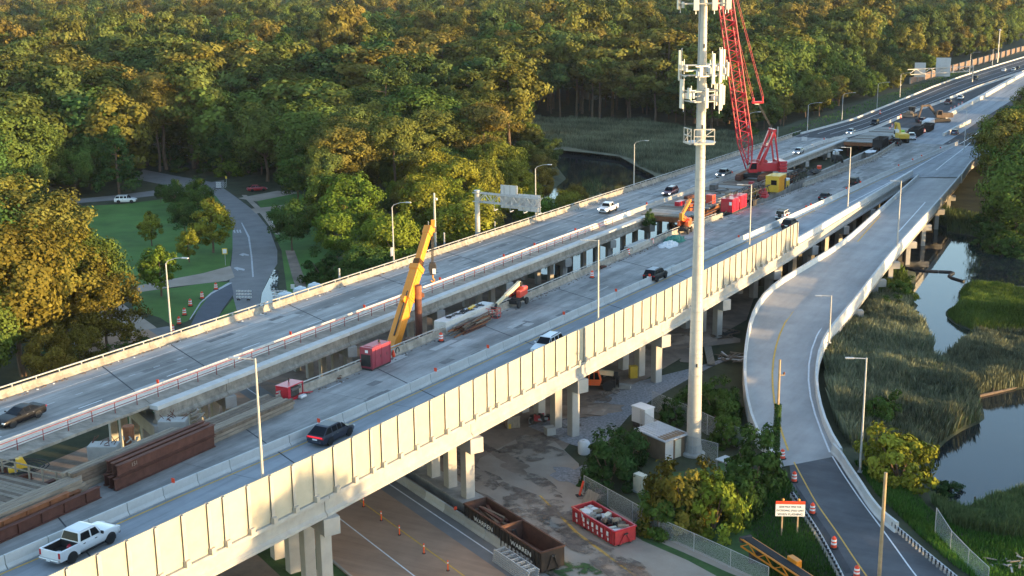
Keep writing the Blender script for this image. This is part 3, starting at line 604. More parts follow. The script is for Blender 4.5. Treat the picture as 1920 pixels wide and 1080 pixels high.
def unit(n): a = rng.normal(size=(n, 3)); return a/np.linalg.norm(a, axis=1)[:, None]
def crown(name, kind, m, ncl, nleaf, leaf, H=18.0):
    c = []; r = []
    if kind == 'oak':
        R = np.array([.31, .31, .38])*H; zc = .57*H
        d = unit(ncl*3); d = d[d[:, 2] > -.85][:ncl]; k = rng.uniform(.72, 1.0, len(d))
        lob = 1+.16*np.sin(d[:, 0]*3.1+rng.uniform(0, 6))+.14*np.sin(d[:, 1]*4.3+rng.uniform(0, 6))
        c = d*R*(k*lob)[:, None]+np.array([0, 0, zc]); r = rng.uniform(.06, .115, len(d))*H; fl = .85
    elif kind == 'pine':
        nb = max(6, ncl//5); cs = []
        for i in range(nb):
            z = rng.uniform(.50, .97); out_ = math.sqrt(max(.02, 1-((z-.68)/.32)**2))*.25*H*rng.uniform(.35, 1.0); a = rng.uniform(0, 2*PI)
            p = np.array([math.cos(a)*out_, math.sin(a)*out_, z*H])
            for j in range(5): cs.append(p+rng.normal(size=3)*np.array([.05, .05, .02])*H)
        c = np.array(cs); r = rng.uniform(.05, .085, len(c))*H; fl = .8
    elif kind == 'oval':
        d = unit(ncl*2)[:ncl]; k = rng.uniform(.55, 1, ncl); z = d[:, 2]; wdt = np.where(z > 0, 1-.55*z**1.5, 1.0)
        c = np.stack([d[:, 0]*.33*H*wdt*k, d[:, 1]*.33*H*wdt*k, .56*H+z*.40*H*k], 1); r = rng.uniform(.05, .09, ncl)*H; fl = .9
    elif kind == 'cone':
        z = rng.uniform(.12, .97, ncl); a = rng.uniform(0, 2*PI, ncl); w_ = (1-z)**.8*.36*H*rng.uniform(.6, 1.05, ncl)
        c = np.stack([np.cos(a)*w_, np.sin(a)*w_, z*H], 1); r = rng.uniform(.04, .075, ncl)*H; fl = .8
    else:                                            # bush: down to the ground
        d = unit(ncl*3); d = d[d[:, 2] > -.1][:ncl]; k = rng.uniform(.55, 1.02, len(d)); lob = 1+.2*np.sin(d[:, 0]*4+rng.uniform(0, 6))
        c = d*np.array([.62, .62, .88])*H*(k*lob)[:, None]+np.array([0, 0, .06*H]); r = rng.uniform(.08, .16, len(d))*H; fl = .8
    nc = len(c); per = nleaf//nc; idx = np.repeat(np.arange(nc), per); n = len(idx); d = unit(n)
    pos = c[idx]+d*(r[idx]*rng.uniform(.55, 1.12, n))[:, None]*np.array([1, 1, fl])
    if kind == 'bush': pos[:, 2] = np.maximum(pos[:, 2], .03*H)
    cen = np.array([0, 0, c[:, 2].mean()]); od = c[idx]-cen; od /= np.linalg.norm(od, axis=1)[:, None]+1e-6
    nor = d*.75+od*.55+rng.normal(size=(n, 3))*.32+np.array([0, 0, .1])
    tint = np.clip(.5+rng.normal(size=nc)[idx]*.16+rng.normal(size=n)*.16, 0, 1)
    return leafmesh(name, pos, nor, leaf*rng.uniform(.65, 1.35, n), tint, m)
def trunk(kind, H=18.0):
    b = MB(); r = H*(.017 if kind != 'pine' else .014)
    if kind == 'bush':
        for i in range(4): a = i*1.6; b.tube((0,0,0), (math.cos(a)*.3*H, math.sin(a)*.3*H, .6*H), .03*H*.6, 5, .01*H)
        return b
    top = {'oak': .55, 'pine': .95, 'oval': .8, 'cone': .9}[kind]*H; p = Vector((0,0,-.3)); pts = [p]
    for i in range(5): p = Vector((rng.uniform(-1,1)*.012*H, rng.uniform(-1,1)*.012*H, top*(i+1)/5)); pts.append(p)
    for i in range(5): b.tube(pts[i], pts[i+1], r*(1.15-.2*i), 7, r*(.95-.2*i), caps=False)
    for i in range(9 if kind in ('oak', 'pine') else 4):
        t = rng.uniform(.45, .95); q = pts[0].lerp(pts[-1], t); a = rng.uniform(0, 2*PI); l = rng.uniform(.14, .27)*H*(.5 if kind == 'pine' else .8)
        e = q+Vector((math.cos(a)*l, math.sin(a)*l, l*(.75 if kind == 'oak' else .25))); b.tube(q, e, r*.42, 5, r*.12, caps=False)
    return b
PROTO = {}
def proto(key, kind, m, ncl, nleaf, leaf, H, n):
    PROTO[key] = []
    for i in range(n): PROTO[key].append((crown('crown', kind, M[m], ncl, nleaf, leaf, H), trunk(kind, H).mesh('trunk'), H)); PROTO[key][-1][1].materials.append(M['bark'])
proto('oak', 'oak', 'leaf_oak', 110, 19000, .34, 18, 4); proto('pine', 'pine', 'leaf_pine', 105, 17000, .34, 24, 4)
proto('yel', 'oak', 'leaf_yel', 90, 11000, .27, 13, 3); proto('dark', 'oak', 'leaf_dark', 90, 7000, .42, 16, 2)
proto('oval', 'oval', 'leaf_yel', 80, 7000, .2, 8, 3); proto('cone', 'cone', 'leaf_oak', 120, 7000, .34, 16, 1)
proto('gold', 'oak', 'leaf_gold', 90, 14000, .22, 12, 2); proto('bush', 'bush', 'leaf_dark', 60, 5200, .20, 4, 3)
proto('ybush', 'bush', 'leaf_gold', 70, 6500, .17, 4.5, 1); proto('gbush', 'bush', 'leaf_yel', 70, 6500, .20, 4.5, 2)
proto('oakfar', 'oak', 'leaf_oak', 80, 6500, .58, 18, 4); proto('pinefar', 'pine', 'leaf_pine', 80, 6500, .56, 24, 4)
KINDNAME = {'oak': 'broadleaf_tree', 'pine': 'pine_tree', 'yel': 'broadleaf_tree', 'dark': 'broadleaf_tree', 'oval': 'young_tree', 'cone': 'conical_tree', 'gold': 'broadleaf_tree', 'bush': 'shrub', 'ybush': 'shrub', 'gbush': 'shrub', 'oakfar': 'broadleaf_tree', 'pinefar': 'pine_tree'}
def tree(key, p, height, label, group=None, width=1.0, var=None, rz=None):
    c, t, H = PROTO[key][rng.integers(len(PROTO[key])) if var is None else var % len(PROTO[key])]; s = height/H
    name = KINDNAME[key]
    o = bpy.data.objects.new(name, None); COL.objects.link(o); o.location = p; o.rotation_euler = (0, 0, rng.uniform(0, 6.28) if rz is None else rz); o.scale = (s*width, s*width, s)
    tag(o, label, 'shrub' if name == 'shrub' else 'tree', group)
    for nm, me in (('trunk', t), ('crown', c)):
        q = bpy.data.objects.new(nm, me); COL.objects.link(q); q.parent = o
    return o
def gz(p): return float(ground_z(np.array([p.x]), np.array([p.y]))[0])
def tpx(key, bx, by, height, label, width=1.0, group=None, var=None):
    p = at(bx, by, 0); p.z = gz(p); return tree(key, p, height, label, group, width, var)
# near the left edge
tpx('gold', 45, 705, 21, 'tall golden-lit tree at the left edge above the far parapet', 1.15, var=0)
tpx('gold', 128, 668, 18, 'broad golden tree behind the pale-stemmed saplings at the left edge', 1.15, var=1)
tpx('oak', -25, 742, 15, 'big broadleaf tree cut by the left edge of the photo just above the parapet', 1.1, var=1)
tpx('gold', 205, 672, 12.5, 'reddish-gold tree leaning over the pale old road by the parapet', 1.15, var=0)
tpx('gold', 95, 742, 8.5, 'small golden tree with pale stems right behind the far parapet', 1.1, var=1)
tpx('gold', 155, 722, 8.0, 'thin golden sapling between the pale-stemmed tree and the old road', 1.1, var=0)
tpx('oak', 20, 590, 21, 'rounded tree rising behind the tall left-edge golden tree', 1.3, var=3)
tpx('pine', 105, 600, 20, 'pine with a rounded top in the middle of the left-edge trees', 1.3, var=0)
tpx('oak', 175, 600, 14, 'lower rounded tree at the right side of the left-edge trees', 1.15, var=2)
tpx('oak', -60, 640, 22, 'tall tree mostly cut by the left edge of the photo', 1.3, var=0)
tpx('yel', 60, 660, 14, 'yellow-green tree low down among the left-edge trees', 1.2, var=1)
tpx('bush', 262, 672, 3.2, 'low dark shrub against the parapet left of the old road', 1.6, var=0)
tpx('bush', 215, 700, 3.6, 'dark shrub in the shade under the reddish-gold tree', 1.6, var=1)
tpx('bush', 60, 768, 3.6, 'dark shrub behind the parapet at the far left', 1.8, var=2)
tpx('bush', 130, 745, 3.6, 'dark shrub between the saplings and the far parapet', 1.8, var=0)
tpx('bush', 5, 785, 3.6, 'dark shrub at the left end of the far parapet', 1.8, var=1)
# park
tpx('oval', 285, 461, 6.9, 'small golden-green tree alone in the middle of the lawn', 1.05, var=0)
tpx('oval', 355, 492, 6.6, 'small tree on the lawn beside the larger green one', 1.05, var=1)
tpx('oval', 303, 556, 9.2, 'young tree with wide skirt beside the pale park path', 1.1, var=2)
tpx('oval', 400, 474, 10.5, 'full green tree at the lawn edge next to the street curve', 1.2, var=0)
tpx('dark', 348, 444, 8.2, 'dark tree behind the golden one on the lawn', 1.0, var=0)
tpx('dark', 374, 416, 9.2, 'dark tree at the top of the lawn by the street', 1.1, var=1)
tpx('dark', 330, 400, 7.6, 'dark bluish tree beside the far lawn edge', 1.0, var=0)
tpx('dark', 302, 380, 4.2, 'small dark tree next to the street behind the lawn', 1.0, var=1)
tpx('cone', 224, 364, 16.5, 'cone-shaped tree standing beyond the park street', 1.1)
tpx('oak', 142, 366, 12, 'broad olive tree left of the cone-shaped one', 1.15, var=0)
tpx('pine', 312, 318, 26, 'umbrella-shaped tall pine with bare trunk above the street bend', 1.35, var=2)
tpx('pine', 300, 322, 24, 'tall pine with leaning limb just left of the umbrella-shaped pine', 1.0, var=3)
for (x, y, h, k, l) in ((548,470,10,'dark','dark spreading tree overhanging the street bend'), (632,500,11,'yel','yellow-lit tree right of the flooded ditch'), (560,390,14,'dark','large dark tree behind the driveway lawns'), (520,330,15,'oak','grey-green tree above the driveways'), (470,322,14,'oak','grey-green tree above the parked red car'), (430,318,15,'oak','tree with brown-lit top beyond the street end'), (625,440,13,'yel','tall yellow tree at the corner of the wood by the ditch'), (610,530,6,'bush','rounded dark shrub beside the side path')):
    tpx(k, x, y, h, l, 1.1)
# right of the ramp and in the yard
tpx('gbush', 1685, 905, 6.6, 'bright green tree beside the pond and the ramp street light', 1.0, var=0)
tpx('bush', 1655, 800, 4.2, 'dark green bush behind the bright tree by the ramp', 1.0, var=0)
tpx('bush', 1142, 905, 5.4, 'large green bush between the gravel yard and the cream shed', 1.0, var=1)
tpx('bush', 1180, 868, 4.4, 'green bush touching the shed roof', .9, var=2)
tpx('ybush', 1275, 985, 7.6, 'yellow-brown bush in front of the cell tower', .85)
tpx('gbush', 1338, 992, 6.2, 'yellow-green shrub right of the yellow-brown bush', .8, var=1)
tpx('bush', 1235, 1000, 4.0, 'shaded bush by the chain-link fence corner', 1.0, var=0)
tpx('bush', 1415, 925, 6.6, 'leafy green tree left of the slip road start', .85, var=1)
tpx('bush', 1385, 965, 5.2, 'dark bush between the tower and the orange-topped sign', .9, var=2)
tpx('bush', 1345, 790, 5.0, 'dark green bush under the curve of the ramp', .9, var=1)
tpx('bush', 1362, 835, 4.2, 'vine-covered bush against the ramp wall', .9, var=0)
tpx('bush', 1300, 770, 3.8, 'low dark bush behind the cell tower', 1.0, var=2)
tpx('bush', 1262, 792, 3.0, 'small bush behind the white cabinet', 1.0, var=1)
tpx('bush', 1366, 775, 3.6, 'shaded bush tight against the outside of the ramp curve', .8, var=2)
tpx('bush', 1690, 560, 3.6, 'rounded bush beside the ramp columns at the creek', 1.2, var=0)
tpx('bush', 1672, 590, 3.0, 'low bush between the ramp and the tall reeds', 1.2, var=1)
tpx('bush', 1222, 470, 0.1, 'tiny plant', .1) if False else None
tpx('bush', 1775, 905, 2.0, 'small shrub at the pond edge behind the leaning mesh fence', 1.4, var=2)
p_ = hw(211, -84.5, -1.2); tree('bush', p_, 2.9, 'bush growing through the gap where the far bridge edge is broken', None, .8, 0)
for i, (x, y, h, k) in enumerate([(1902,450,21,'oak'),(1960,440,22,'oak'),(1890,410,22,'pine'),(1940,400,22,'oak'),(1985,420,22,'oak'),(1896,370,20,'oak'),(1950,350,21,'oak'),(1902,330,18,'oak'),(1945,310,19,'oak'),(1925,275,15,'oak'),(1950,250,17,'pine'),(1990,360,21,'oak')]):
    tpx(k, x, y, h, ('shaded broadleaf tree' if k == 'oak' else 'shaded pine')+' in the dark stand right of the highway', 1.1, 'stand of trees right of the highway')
for i, (x, y, h) in enumerate([(1850,448,3.2),(1872,462,4),(1890,466,5),(1920,470,5),(1840,430,3),(1862,430,4.5),(1878,440,6),(1890,448,6)]):
    tpx('bush', x, y, h, 'dark shrub on the creek bank under the right-hand trees', 1.4, 'shrubs on the right creek bank')
# ---- the woods ------------------------------------------------------------------
def inpoly(x, y, poly):
    c = False; n = len(poly)
    for i in range(n):
        ax, ay = poly[i]; bx, by = poly[(i+1) % n]
        if (ay > y) != (by > y) and x < (bx-ax)*(y-ay)/(by-ay)+ax: c = not c
    return c
OPEN = [(-200,600),(-100,420),(40,405),(60,372),(105,345),(180,362),(262,324),(330,322),(405,335),(560,348),(600,405),(590,440),(640,480),(690,560),(600,740),(-200,760)]
MARSH = [(975,222),(1200,228),(1330,250),(1420,262),(1480,268),(1420,330),(1080,420),(1092,372),(1052,318),(1010,285),(985,262)]
cand = []
def grid(y0, y1, st, fn):
    y = y0
    while y < y1:
        hwid = .43*y+25; x = -hwid
        while x < hwid:
            p = Vector((x+rng.uniform(-.42, .42)*st, y+rng.uniform(-.42, .42)*st, 0)); x += st
            fn(p)
        y += st
def wood(p):
    u, v = uvof(p); px, py = proj(p)
    if not (-140 < px < 2080): return
    if v < -107.5:
        if u < 130 and v > -175: return
        if inpoly(px, py, OPEN) or inpoly(px, py, MARSH): return
        if 265 < u < 330 and v > -125: return
        if u >= 330 and v > interp(VFP, u)-13: return
        if 255 < u < 290 and v > -122: return
        if px > 985 and py > 262 and px > 985+(py-262)*.9: return
        cand.append((p, u, v, px, py))
    elif u > 262 and v > EDGE[-1][1]+6 + (0 if u < 330 else 3):
        if px < 1905 and u < 420: return
        if 0 < ground_z(np.array([p.x]), np.array([p.y]))[0]+.3: cand.append((p, u, v, px, py))
grid(150, 520, 9.4, wood); grid(520, 1150, 11.2, wood); grid(1150, 2700, 16, wood)
cand.sort(key=lambda c: c[0].length)
cnt = {'p': 0, 'b': 0}; far = {}; shr = [0]
def smooth(x, y, s, o): return math.sin(x/s+o)*math.cos(y/s*1.3+o*2)+.6*math.sin((x+y)/s*1.9+o*3)
for p, u, v, px, py in cand:
    young = 150 < u < 262 and v > -150; D = p.length
    right = v > -60
    k = 'p' if smooth(p.x, p.y, 38, 1.0)+rng.normal()*.5 > (.1 if not right else .4) else 'b'
    if young: k = 'b'
    big = rng.uniform() < .3
    h = (rng.uniform(8, 15) if young else (rng.uniform(24, 30) if big else rng.uniform(14, 22)) if k == 'p' else (rng.uniform(19, 24) if big else rng.uniform(9, 16)))
    if not young and v > -135 and u < 330: h = min(h, rng.uniform(14, 19))
    if right and u < 330: h = rng.uniform(15, 21)
    if u >= 330 and not right and v > interp(VFP, u)-26: h = rng.uniform(9, 14)
    if px > 960 and py > 262 and not right: h = min(h, rng.uniform(7, 10))
    p.z = gz(p) if D < 450 else 0
    if cnt[k] < 298:
        cnt[k] += 1
        f = D > 330
        if young:
            key = ('yel', 'yel', 'gold', 'oak', 'yel')[rng.integers(5)]; lab, g = 'young sunlit broadleaf tree in the belt behind the far parapet', 'belt of young trees behind the parapet'
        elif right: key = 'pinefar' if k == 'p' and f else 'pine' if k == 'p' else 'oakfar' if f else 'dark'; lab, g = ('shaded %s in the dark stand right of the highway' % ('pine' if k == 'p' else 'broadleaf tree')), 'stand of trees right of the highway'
        elif k == 'p': key = 'pinefar' if f else 'pine'; lab, g = 'tall clumpy pine rising in the wood beyond the highway', 'pines in the wood'
        else: key = 'oakfar' if f else 'oak'; lab, g = 'rounded broadleaf tree in the wood beyond the highway', 'broadleaf trees in the wood'
        tree(key, p, h, lab, g, rng.uniform(1.0, 1.25)*(1.2 if h > 19 else 1.0))
    else:
        kk = ('pinefar' if k == 'p' else 'oakfar', int(rng.integers(4))); far.setdefault(kk, []).append((p.x, p.y, p.z, h/PROTO[kk[0]][0][2]*rng.uniform(.95, 1.35), rng.uniform(0, 6.28)))
for p, u, v, px, py in cand:
    if p.length < 430 and v < 0 and not (u >= 330 and v > interp(VFP, u)-16) and rng.uniform() < .5 and u > 150:
        q = p+Vector((rng.uniform(-4, 4), rng.uniform(-5, -2), 0)); qu, qv = uvof(q); qx, qy = proj(q)
        if qv < -106.5 and not inpoly(qx, qy, OPEN) and not inpoly(qx, qy, MARSH):
            edge = inpoly(qx, qy+14, OPEN) or inpoly(qx, qy+10, MARSH) or qv > -112 or rng.uniform() < .12
            if edge and shr[0] < 110: shr[0] += 1; q.z = gz(q); tree(('bush', 'gbush', 'bush')[shr[0] % 3], q, rng.uniform(3, 6.5), 'leafy shrub filling the shaded edge of the wood', 'undergrowth shrubs', 1.3)
def scatter(name, pts, me, label):
    m_ = bpy.data.meshes.new(name); m_.from_pydata([q[:3] for q in pts], [], [])
    for an, k in (('sc', 3), ('rot', 4)):
        a = m_.attributes.new(an, 'FLOAT', 'POINT'); a.data.foreach_set('value', [q[k] for q in pts])
    o = bpy.data.objects.new(name, m_); COL.objects.link(o)
    src = next(q for q in bpy.data.objects if q.data == me)
    ng = bpy.data.node_groups.new(name, 'GeometryNodeTree'); ng.interface.new_socket('Geometry', in_out='INPUT', socket_type='NodeSocketGeometry'); ng.interface.new_socket('Geometry', in_out='OUTPUT', socket_type='NodeSocketGeometry')
    N = ng.nodes; L = ng.links; gi = N.new('NodeGroupInput'); go = N.new('NodeGroupOutput'); ip = N.new('GeometryNodeInstanceOnPoints'); oi = N.new('GeometryNodeObjectInfo'); oi.inputs['Object'].default_value = src; oi.inputs['As Instance'].default_value = True
    a1 = N.new('GeometryNodeInputNamedAttribute'); a1.data_type = 'FLOAT'; a1.inputs[0].default_value = 'sc'; a2 = N.new('GeometryNodeInputNamedAttribute'); a2.data_type = 'FLOAT'; a2.inputs[0].default_value = 'rot'
    cx = N.new('ShaderNodeCombineXYZ'); L.new(a2.outputs[0], cx.inputs[2]); L.new(gi.outputs[0], ip.inputs['Points']); L.new(oi.outputs['Geometry'], ip.inputs['Instance']); L.new(cx.outputs[0], ip.inputs['Rotation']); L.new(a1.outputs[0], ip.inputs['Scale']); L.new(ip.outputs[0], go.inputs[0])
    md = o.modifiers.new('scatter', 'NODES'); md.node_group = ng
    o['kind'] = 'stuff'; o['label'] = label; o['category'] = 'wood'
for kk, pts in far.items():
    # a tree of the same kind must already stand in view
    me = PROTO[kk[0]][kk[1]][0]
    if not any(q.data == me for q in bpy.data.objects):
        x = pts.pop(); tree(kk[0], Vector(x[:3]), x[3]*PROTO[kk[0]][0][2], 'distant tree at the near edge of the far wood', 'far wood trees', 1, kk[1])
    scatter('distant_wood', pts, me, 'distant wood of mixed pines and broadleaf trees running to the haze')
print('trees', cnt, sum(len(x) for x in far.values()))
# trees outside the frame on the sun side (they stand across the pond and shade the yard)
for i, (x, y, h) in enumerate([(96,70,14),(104,84,16),(90,92,13),(110,101,15),(98,112,14),(112,118,17),(92,130,16.6),(104,140,17),(118,148,17),(128,160,18),(112,166,15),(135,176,18),(58,62,20.5),(68,56,20),(52,60,19),(82,40,15),(100,56,15),(118,72,17),(126,90,17),(130,110,17),(36,40,17),(24,34,18)]):
    tree(('oak', 'dark', 'pine')[i % 3], Vector((x, y, 0)), h, 'broadleaf tree on the far bank of the pond', 'trees across the pond', .95)
# ---- reeds and marsh grass ------------------------------------------------------
def blades(name, poly, n, h0, h1, wd, m, label, z=None, lean=.13, avoid=True):
    P = np.array(poly); lo, hi = P.min(0), P.max(0); X = rng.uniform(lo[0], hi[0], n*3); Y = rng.uniform(lo[1], hi[1], n*3)
    ok = sdist(X, Y, poly) < 0
    if avoid:
        for q in (CREEK, POND): ok &= sdist(X, Y, q) > .25
    X, Y = X[ok][:n], Y[ok][:n]; n = len(X); Z = ground_z(X, Y)
    pat = .72+.16*np.sin(X*.35+1.3*np.sin(Y*.22))*np.cos(Y*.31)+.16*np.sin(X*1.3+2*np.sin(Y*.9))*np.sin(Y*1.1+X*.4)
    h = rng.uniform(h0, h1, n)*pat; a = rng.uniform(0, 2*PI, n); dx, dy = np.cos(a)*wd, np.sin(a)*wd; lx, ly = rng.normal(size=n)*lean*h, rng.normal(size=n)*lean*h
    V = np.stack([np.stack([X-dx, Y-dy, Z-.1], 1), np.stack([X+dx, Y+dy, Z-.1], 1), np.stack([X+lx*.4+dx*.8, Y+ly*.4+dy*.8, Z+h*.65], 1), np.stack([X+lx, Y+ly, Z+h], 1)], 1).reshape(-1, 3)
    me = bpy.data.meshes.new(name); me.vertices.add(4*n); me.loops.add(4*n); me.polygons.add(n)
    me.vertices.foreach_set('co', V.astype(np.float32).ravel()); me.loops.foreach_set('vertex_index', np.arange(4*n, dtype=np.int32))
    me.polygons.foreach_set('loop_start', np.arange(0, 4*n, 4, dtype=np.int32)); me.polygons.foreach_set('loop_total', np.full(n, 4, np.int32))
    tint = np.clip(.45+.3*np.sin(X*.2+Y*.13)*np.sin(Y*.27)+rng.normal(size=n)*.2, 0, 1)
    t = me.attributes.new('tint', 'FLOAT', 'POINT'); t.data.foreach_set('value', np.repeat(tint, 4).astype(np.float32)); me.update(); me.materials.append(m)
    o = bpy.data.objects.new(name, me); COL.objects.link(o); tag(o, label, 'reeds', None, 'stuff'); return o
blades('reeds', pxpoly([(1600,585),(1660,560),(1690,545),(1712,570),(1700,590),(1728,610),(1750,640),(1762,672),(1745,700),(1800,720),(1830,745),(1842,790),(1800,806),(1758,832),(1746,850),(1660,830),(1600,850),(1565,790),(1548,720),(1550,660)]), 85000, 1.7, 3.0, .03, M['reed'], 'tall brown-tipped reeds between the ramp and the pond')
blades('reeds', pxpoly([(1600,585),(1660,560),(1690,545),(1712,570),(1700,590),(1728,610),(1750,640),(1762,672),(1745,700),(1800,720),(1830,745),(1842,790),(1800,806),(1758,832),(1746,850),(1660,830),(1600,850),(1565,790),(1548,720),(1550,660)]), 26000, 1.2, 2.7, .04, M['reed_dk'], 'greener reed stems among the tall brown-tipped reeds')
blades('reeds', pxpoly([(1757,690),(1805,650),(1835,634),(2000,640),(2000,712),(1920,726),(1850,738),(1800,735),(1770,712)]), 50000, 1.4, 2.5, .03, M['reed'], 'greyish reeds across the creek above the pond')
blades('marsh_grass', pxpoly([(1773,581),(1800,570),(1796,550),(1812,533),(1853,533),(1920,543),(2000,545),(2000,625),(1853,620),(1822,618),(1791,607),(1774,594)]), 50000, .6, 1.2, .03, M['sedge'], 'bright green marsh grass island beside the creek')
blades('reeds', pxpoly([(1640,500),(1690,505),(1716,535),(1708,560),(1722,576),(1706,586),(1660,585),(1620,560)]), 9000, .8, 1.5, .05, M['sedge'], 'green sedge on the creek bank beneath the ramp')
blades('reeds', pxpoly([(1745,940),(1815,960),(1875,944),(2060,905),(2060,1010),(1880,1010),(1790,990)]), 40000, 1.2, 2.2, .03, M['reed_dk'], 'green reeds on the near bank of the pond')
blades('rough_grass', pxpoly([(1600,880),(1700,900),(1745,960),(1900,1010),(2050,1000),(2050,1140),(1880,1140),(1790,1080),(1700,1000),(1640,940)]), 30000, .25, .7, .035, M['grassblade'], 'rough green grass between the slip road and the mesh fence')
blades('rough_grass', pxpoly([(1390,960),(1470,900),(1505,960),(1575,1085),(1600,1140),(1470,1140),(1420,1040)]), 16000, .2, .5, .03, M['grassblade'], 'green grass around the orange-topped sign')
blades('reeds', pxpoly([(978,224),(1200,230),(1330,250),(1420,263),(1500,268),(1430,300),(1240,345),(1225,330),(1190,312),(1162,296),(1107,289),(1020,281),(985,262)]), 80000, 1.8, 2.8, .06, M['reed'], 'wide bed of grey-green reeds behind the red crane')
blades('reeds', pxpoly([(1090,330),(1130,330),(1120,385),(1085,400)]), 1500, 2, 3, .07, M['reed_dk'], 'clump of reeds at the pond edge below the white pickup', avoid=False)
blades('reeds', pxpoly([(1790,430),(1700,415),(1760,395),(1900,420),(2000,450),(2000,470),(1920,458),(1843,444)]), 9000, 1.2, 2.2, .05, M['reed_dk'], 'dark bank growth under the trees right of the ramp')
blades('verge_grass', [UVP(u, interp(VFP, u)-o) for u, o in ((378,1.2),(500,1.2),(640,1.5),(640,10),(500,11),(378,9))], 16000, .3, .8, .09, M['grassblade'], 'grass verge beside the far lanes')
# ================================================================== STREET FURNITURE AND STRUCTURES
def street_light(foot, h, armdir, arm, label, m='pole_tan', curved=False, base=True, group='street lights along the highway'):
    o = thing('street_light', label, 'street light', foot, 0, group); b = MB(); b.tube((0,0,0), (0,0,h), .13, 8, .075); obj('pole', b, M[m], o)
    d = Vector(armdir); d.normalize(); a = MB()
    if curved:
        pts = [Vector((0,0,h-.05)), Vector((0,0,h))+d*.5*arm*.3+Vector((0,0,.35)), Vector((0,0,h))+d*arm*.6+Vector((0,0,.7)), Vector((0,0,h))+d*arm+Vector((0,0,.8))]
    else: pts = [Vector((0,0,h-.08)), Vector((0,0,h-.04))+d*arm]
    a.path(pts, .05, 6); obj('arm', a, M[m], o); e = pts[-1]
    obj('lamp_head', MB().box(e+d*.35, (.85,.32,.14), math.atan2(d.y, d.x)), M['galv'], o, bevel=.03)
    if base: obj('base_plate', MB().box((0,0,.06), (.45,.45,.12), HWROT), M['galv'], o)
    return o
def topz(P, py_top):                       # height at which a vertical from P reaches that picture row
    lo, hi = 0, 60
    for i in range(40):
        m_ = (lo+hi)/2
        if proj(Vector((P.x, P.y, P.z+m_)))[1] > py_top: lo = m_
        else: hi = m_
    return lo
def wallfoot(px):                          # point on the near bridge edge under a picture column
    best = min(np.arange(50, 300, .25), key=lambda u: abs(proj(hw(u, interp(VW, u)-.35, .3))[0]-px)); return hw(best, interp(VW, best)-.45, .0)
for px, py, l in ((500,672,'tall street light on the near bridge edge at the left, above the hidden car'), (1122,450,'tall street light on the near bridge edge by the white vehicle'), (1405,346,'tall street light at the far part of the cream wall beside the cell tower'), (1590,276,'street light on the near bridge edge beyond the cream wall')):
    f = wallfoot(px); street_light(f, topz(f, py), -DU*.3-DV, 1.3 if px < 1500 else 1.0, l)
f = rp(1682, 464, .4); f.z = zramp(f)+.6; street_light(f, topz(f, 339), -DV-DU*.2, 1.0, 'street light on the outer ramp parapet')
f = rp(1547, 640, .4); f += Vector((.5,-.1,0)); f.z = zramp(f)+.2; street_light(f, topz(f, 554), Vector((-1,.1,0)), 1.3, 'street light on the inside of the ramp bend')
f = at(1612, 890, .6); f.z = gz(f); street_light(f, topz(f, 671), Vector((-1,.1,0)), 1.3, 'grey street light on the grass beside the slip road barrier', 'galv')
for px, py, pt, l in ((356,628,494,'street light with curved arm above the orange drums'), (749,490,388,'street light with a sign back on its pole by the yellow crane'), (1020,405,316,'street light right of the overhead sign frame'), (1207,346,270,'street light beside the dark pond'), (1327,308,250,'street light seen behind the cell tower'), (1439,278,215,'street light behind the red crane')):
    f = dk(px, py, 1.0); u, v = uvof(f); f = hw(u, interp(VFP, u)-.5, 0); street_light(f, topz(f, pt), DV+DU*.15, 2.3, l, 'galv' if px > 1300 else 'pole_tan', True)
for px, py, pt in ((1526,248,197), (1590,224,178), (1655,202,158), (1697,182,140), (1826,138,101), (1868,122,93)):
    f = dk(px, py, .3); u, v = uvof(f); f = hw(u, v-2, -.5); street_light(f, topz(f, pt), DV+DU*.15, 3.2, 'grey street light on the grass verge of the far lanes', 'galv', True, group='verge street lights')
for px, py, pt in ((1889,118,56),): f = dk(px, py); f = hw(uvof(f)[0], uvof(f)[1]-5, 0); o = thing('light_mast', 'tall pale mast at the top right edge of the wood', 'mast', f); obj('pole', MB().tube((0,0,0), (0,0,topz(f, pt)), .3, 8, .18), M['galv'], o); obj('lamp_ring', MB().lathe([(.7,0),(.8,.3),(.3,.7)], (0,0,topz(f, pt)-.3), 8), M['galv'], o)
f = dk(1807, 285); street_light(f+Vector((0,0,0)), topz(dk(1807, 310), 225), -DV, 2, 'dark street light on the right edge of the merging lanes', 'galv')
f = hw(uvof(dk(749, 490, 1))[0], -102.3, 1.5); o = thing('small_sign', 'plain sign back fixed to the pole by the yellow crane', 'sign', f, HWROT); obj('sign_plate', MB().box((0.25,0,.8), (.9,.05,1.3)), M['signgrey'], o); obj('bracket', MB().box((.1,.06,.8), (.5,.08,.08)), M['galv'], o)
# tall camera pole in the woods
f = hw(172, -106.2, -9); f.z = 0; h = topz(f, 362); o = thing('camera_pole', 'bare tall pole with a white camera dome beside the yellow excavator', 'pole', f); obj('pole', MB().tube((0,0,0), (0,0,h), .24, 10, .17), M['pole_tan'], o); c = MB(); c.sphere((.35,0,h-1.0), .22); obj('camera_dome', c, M['plastic_w'], o); obj('bracket', MB().box((.18,0,h-.8), (.4,.08,.08)), M['galv'], o)
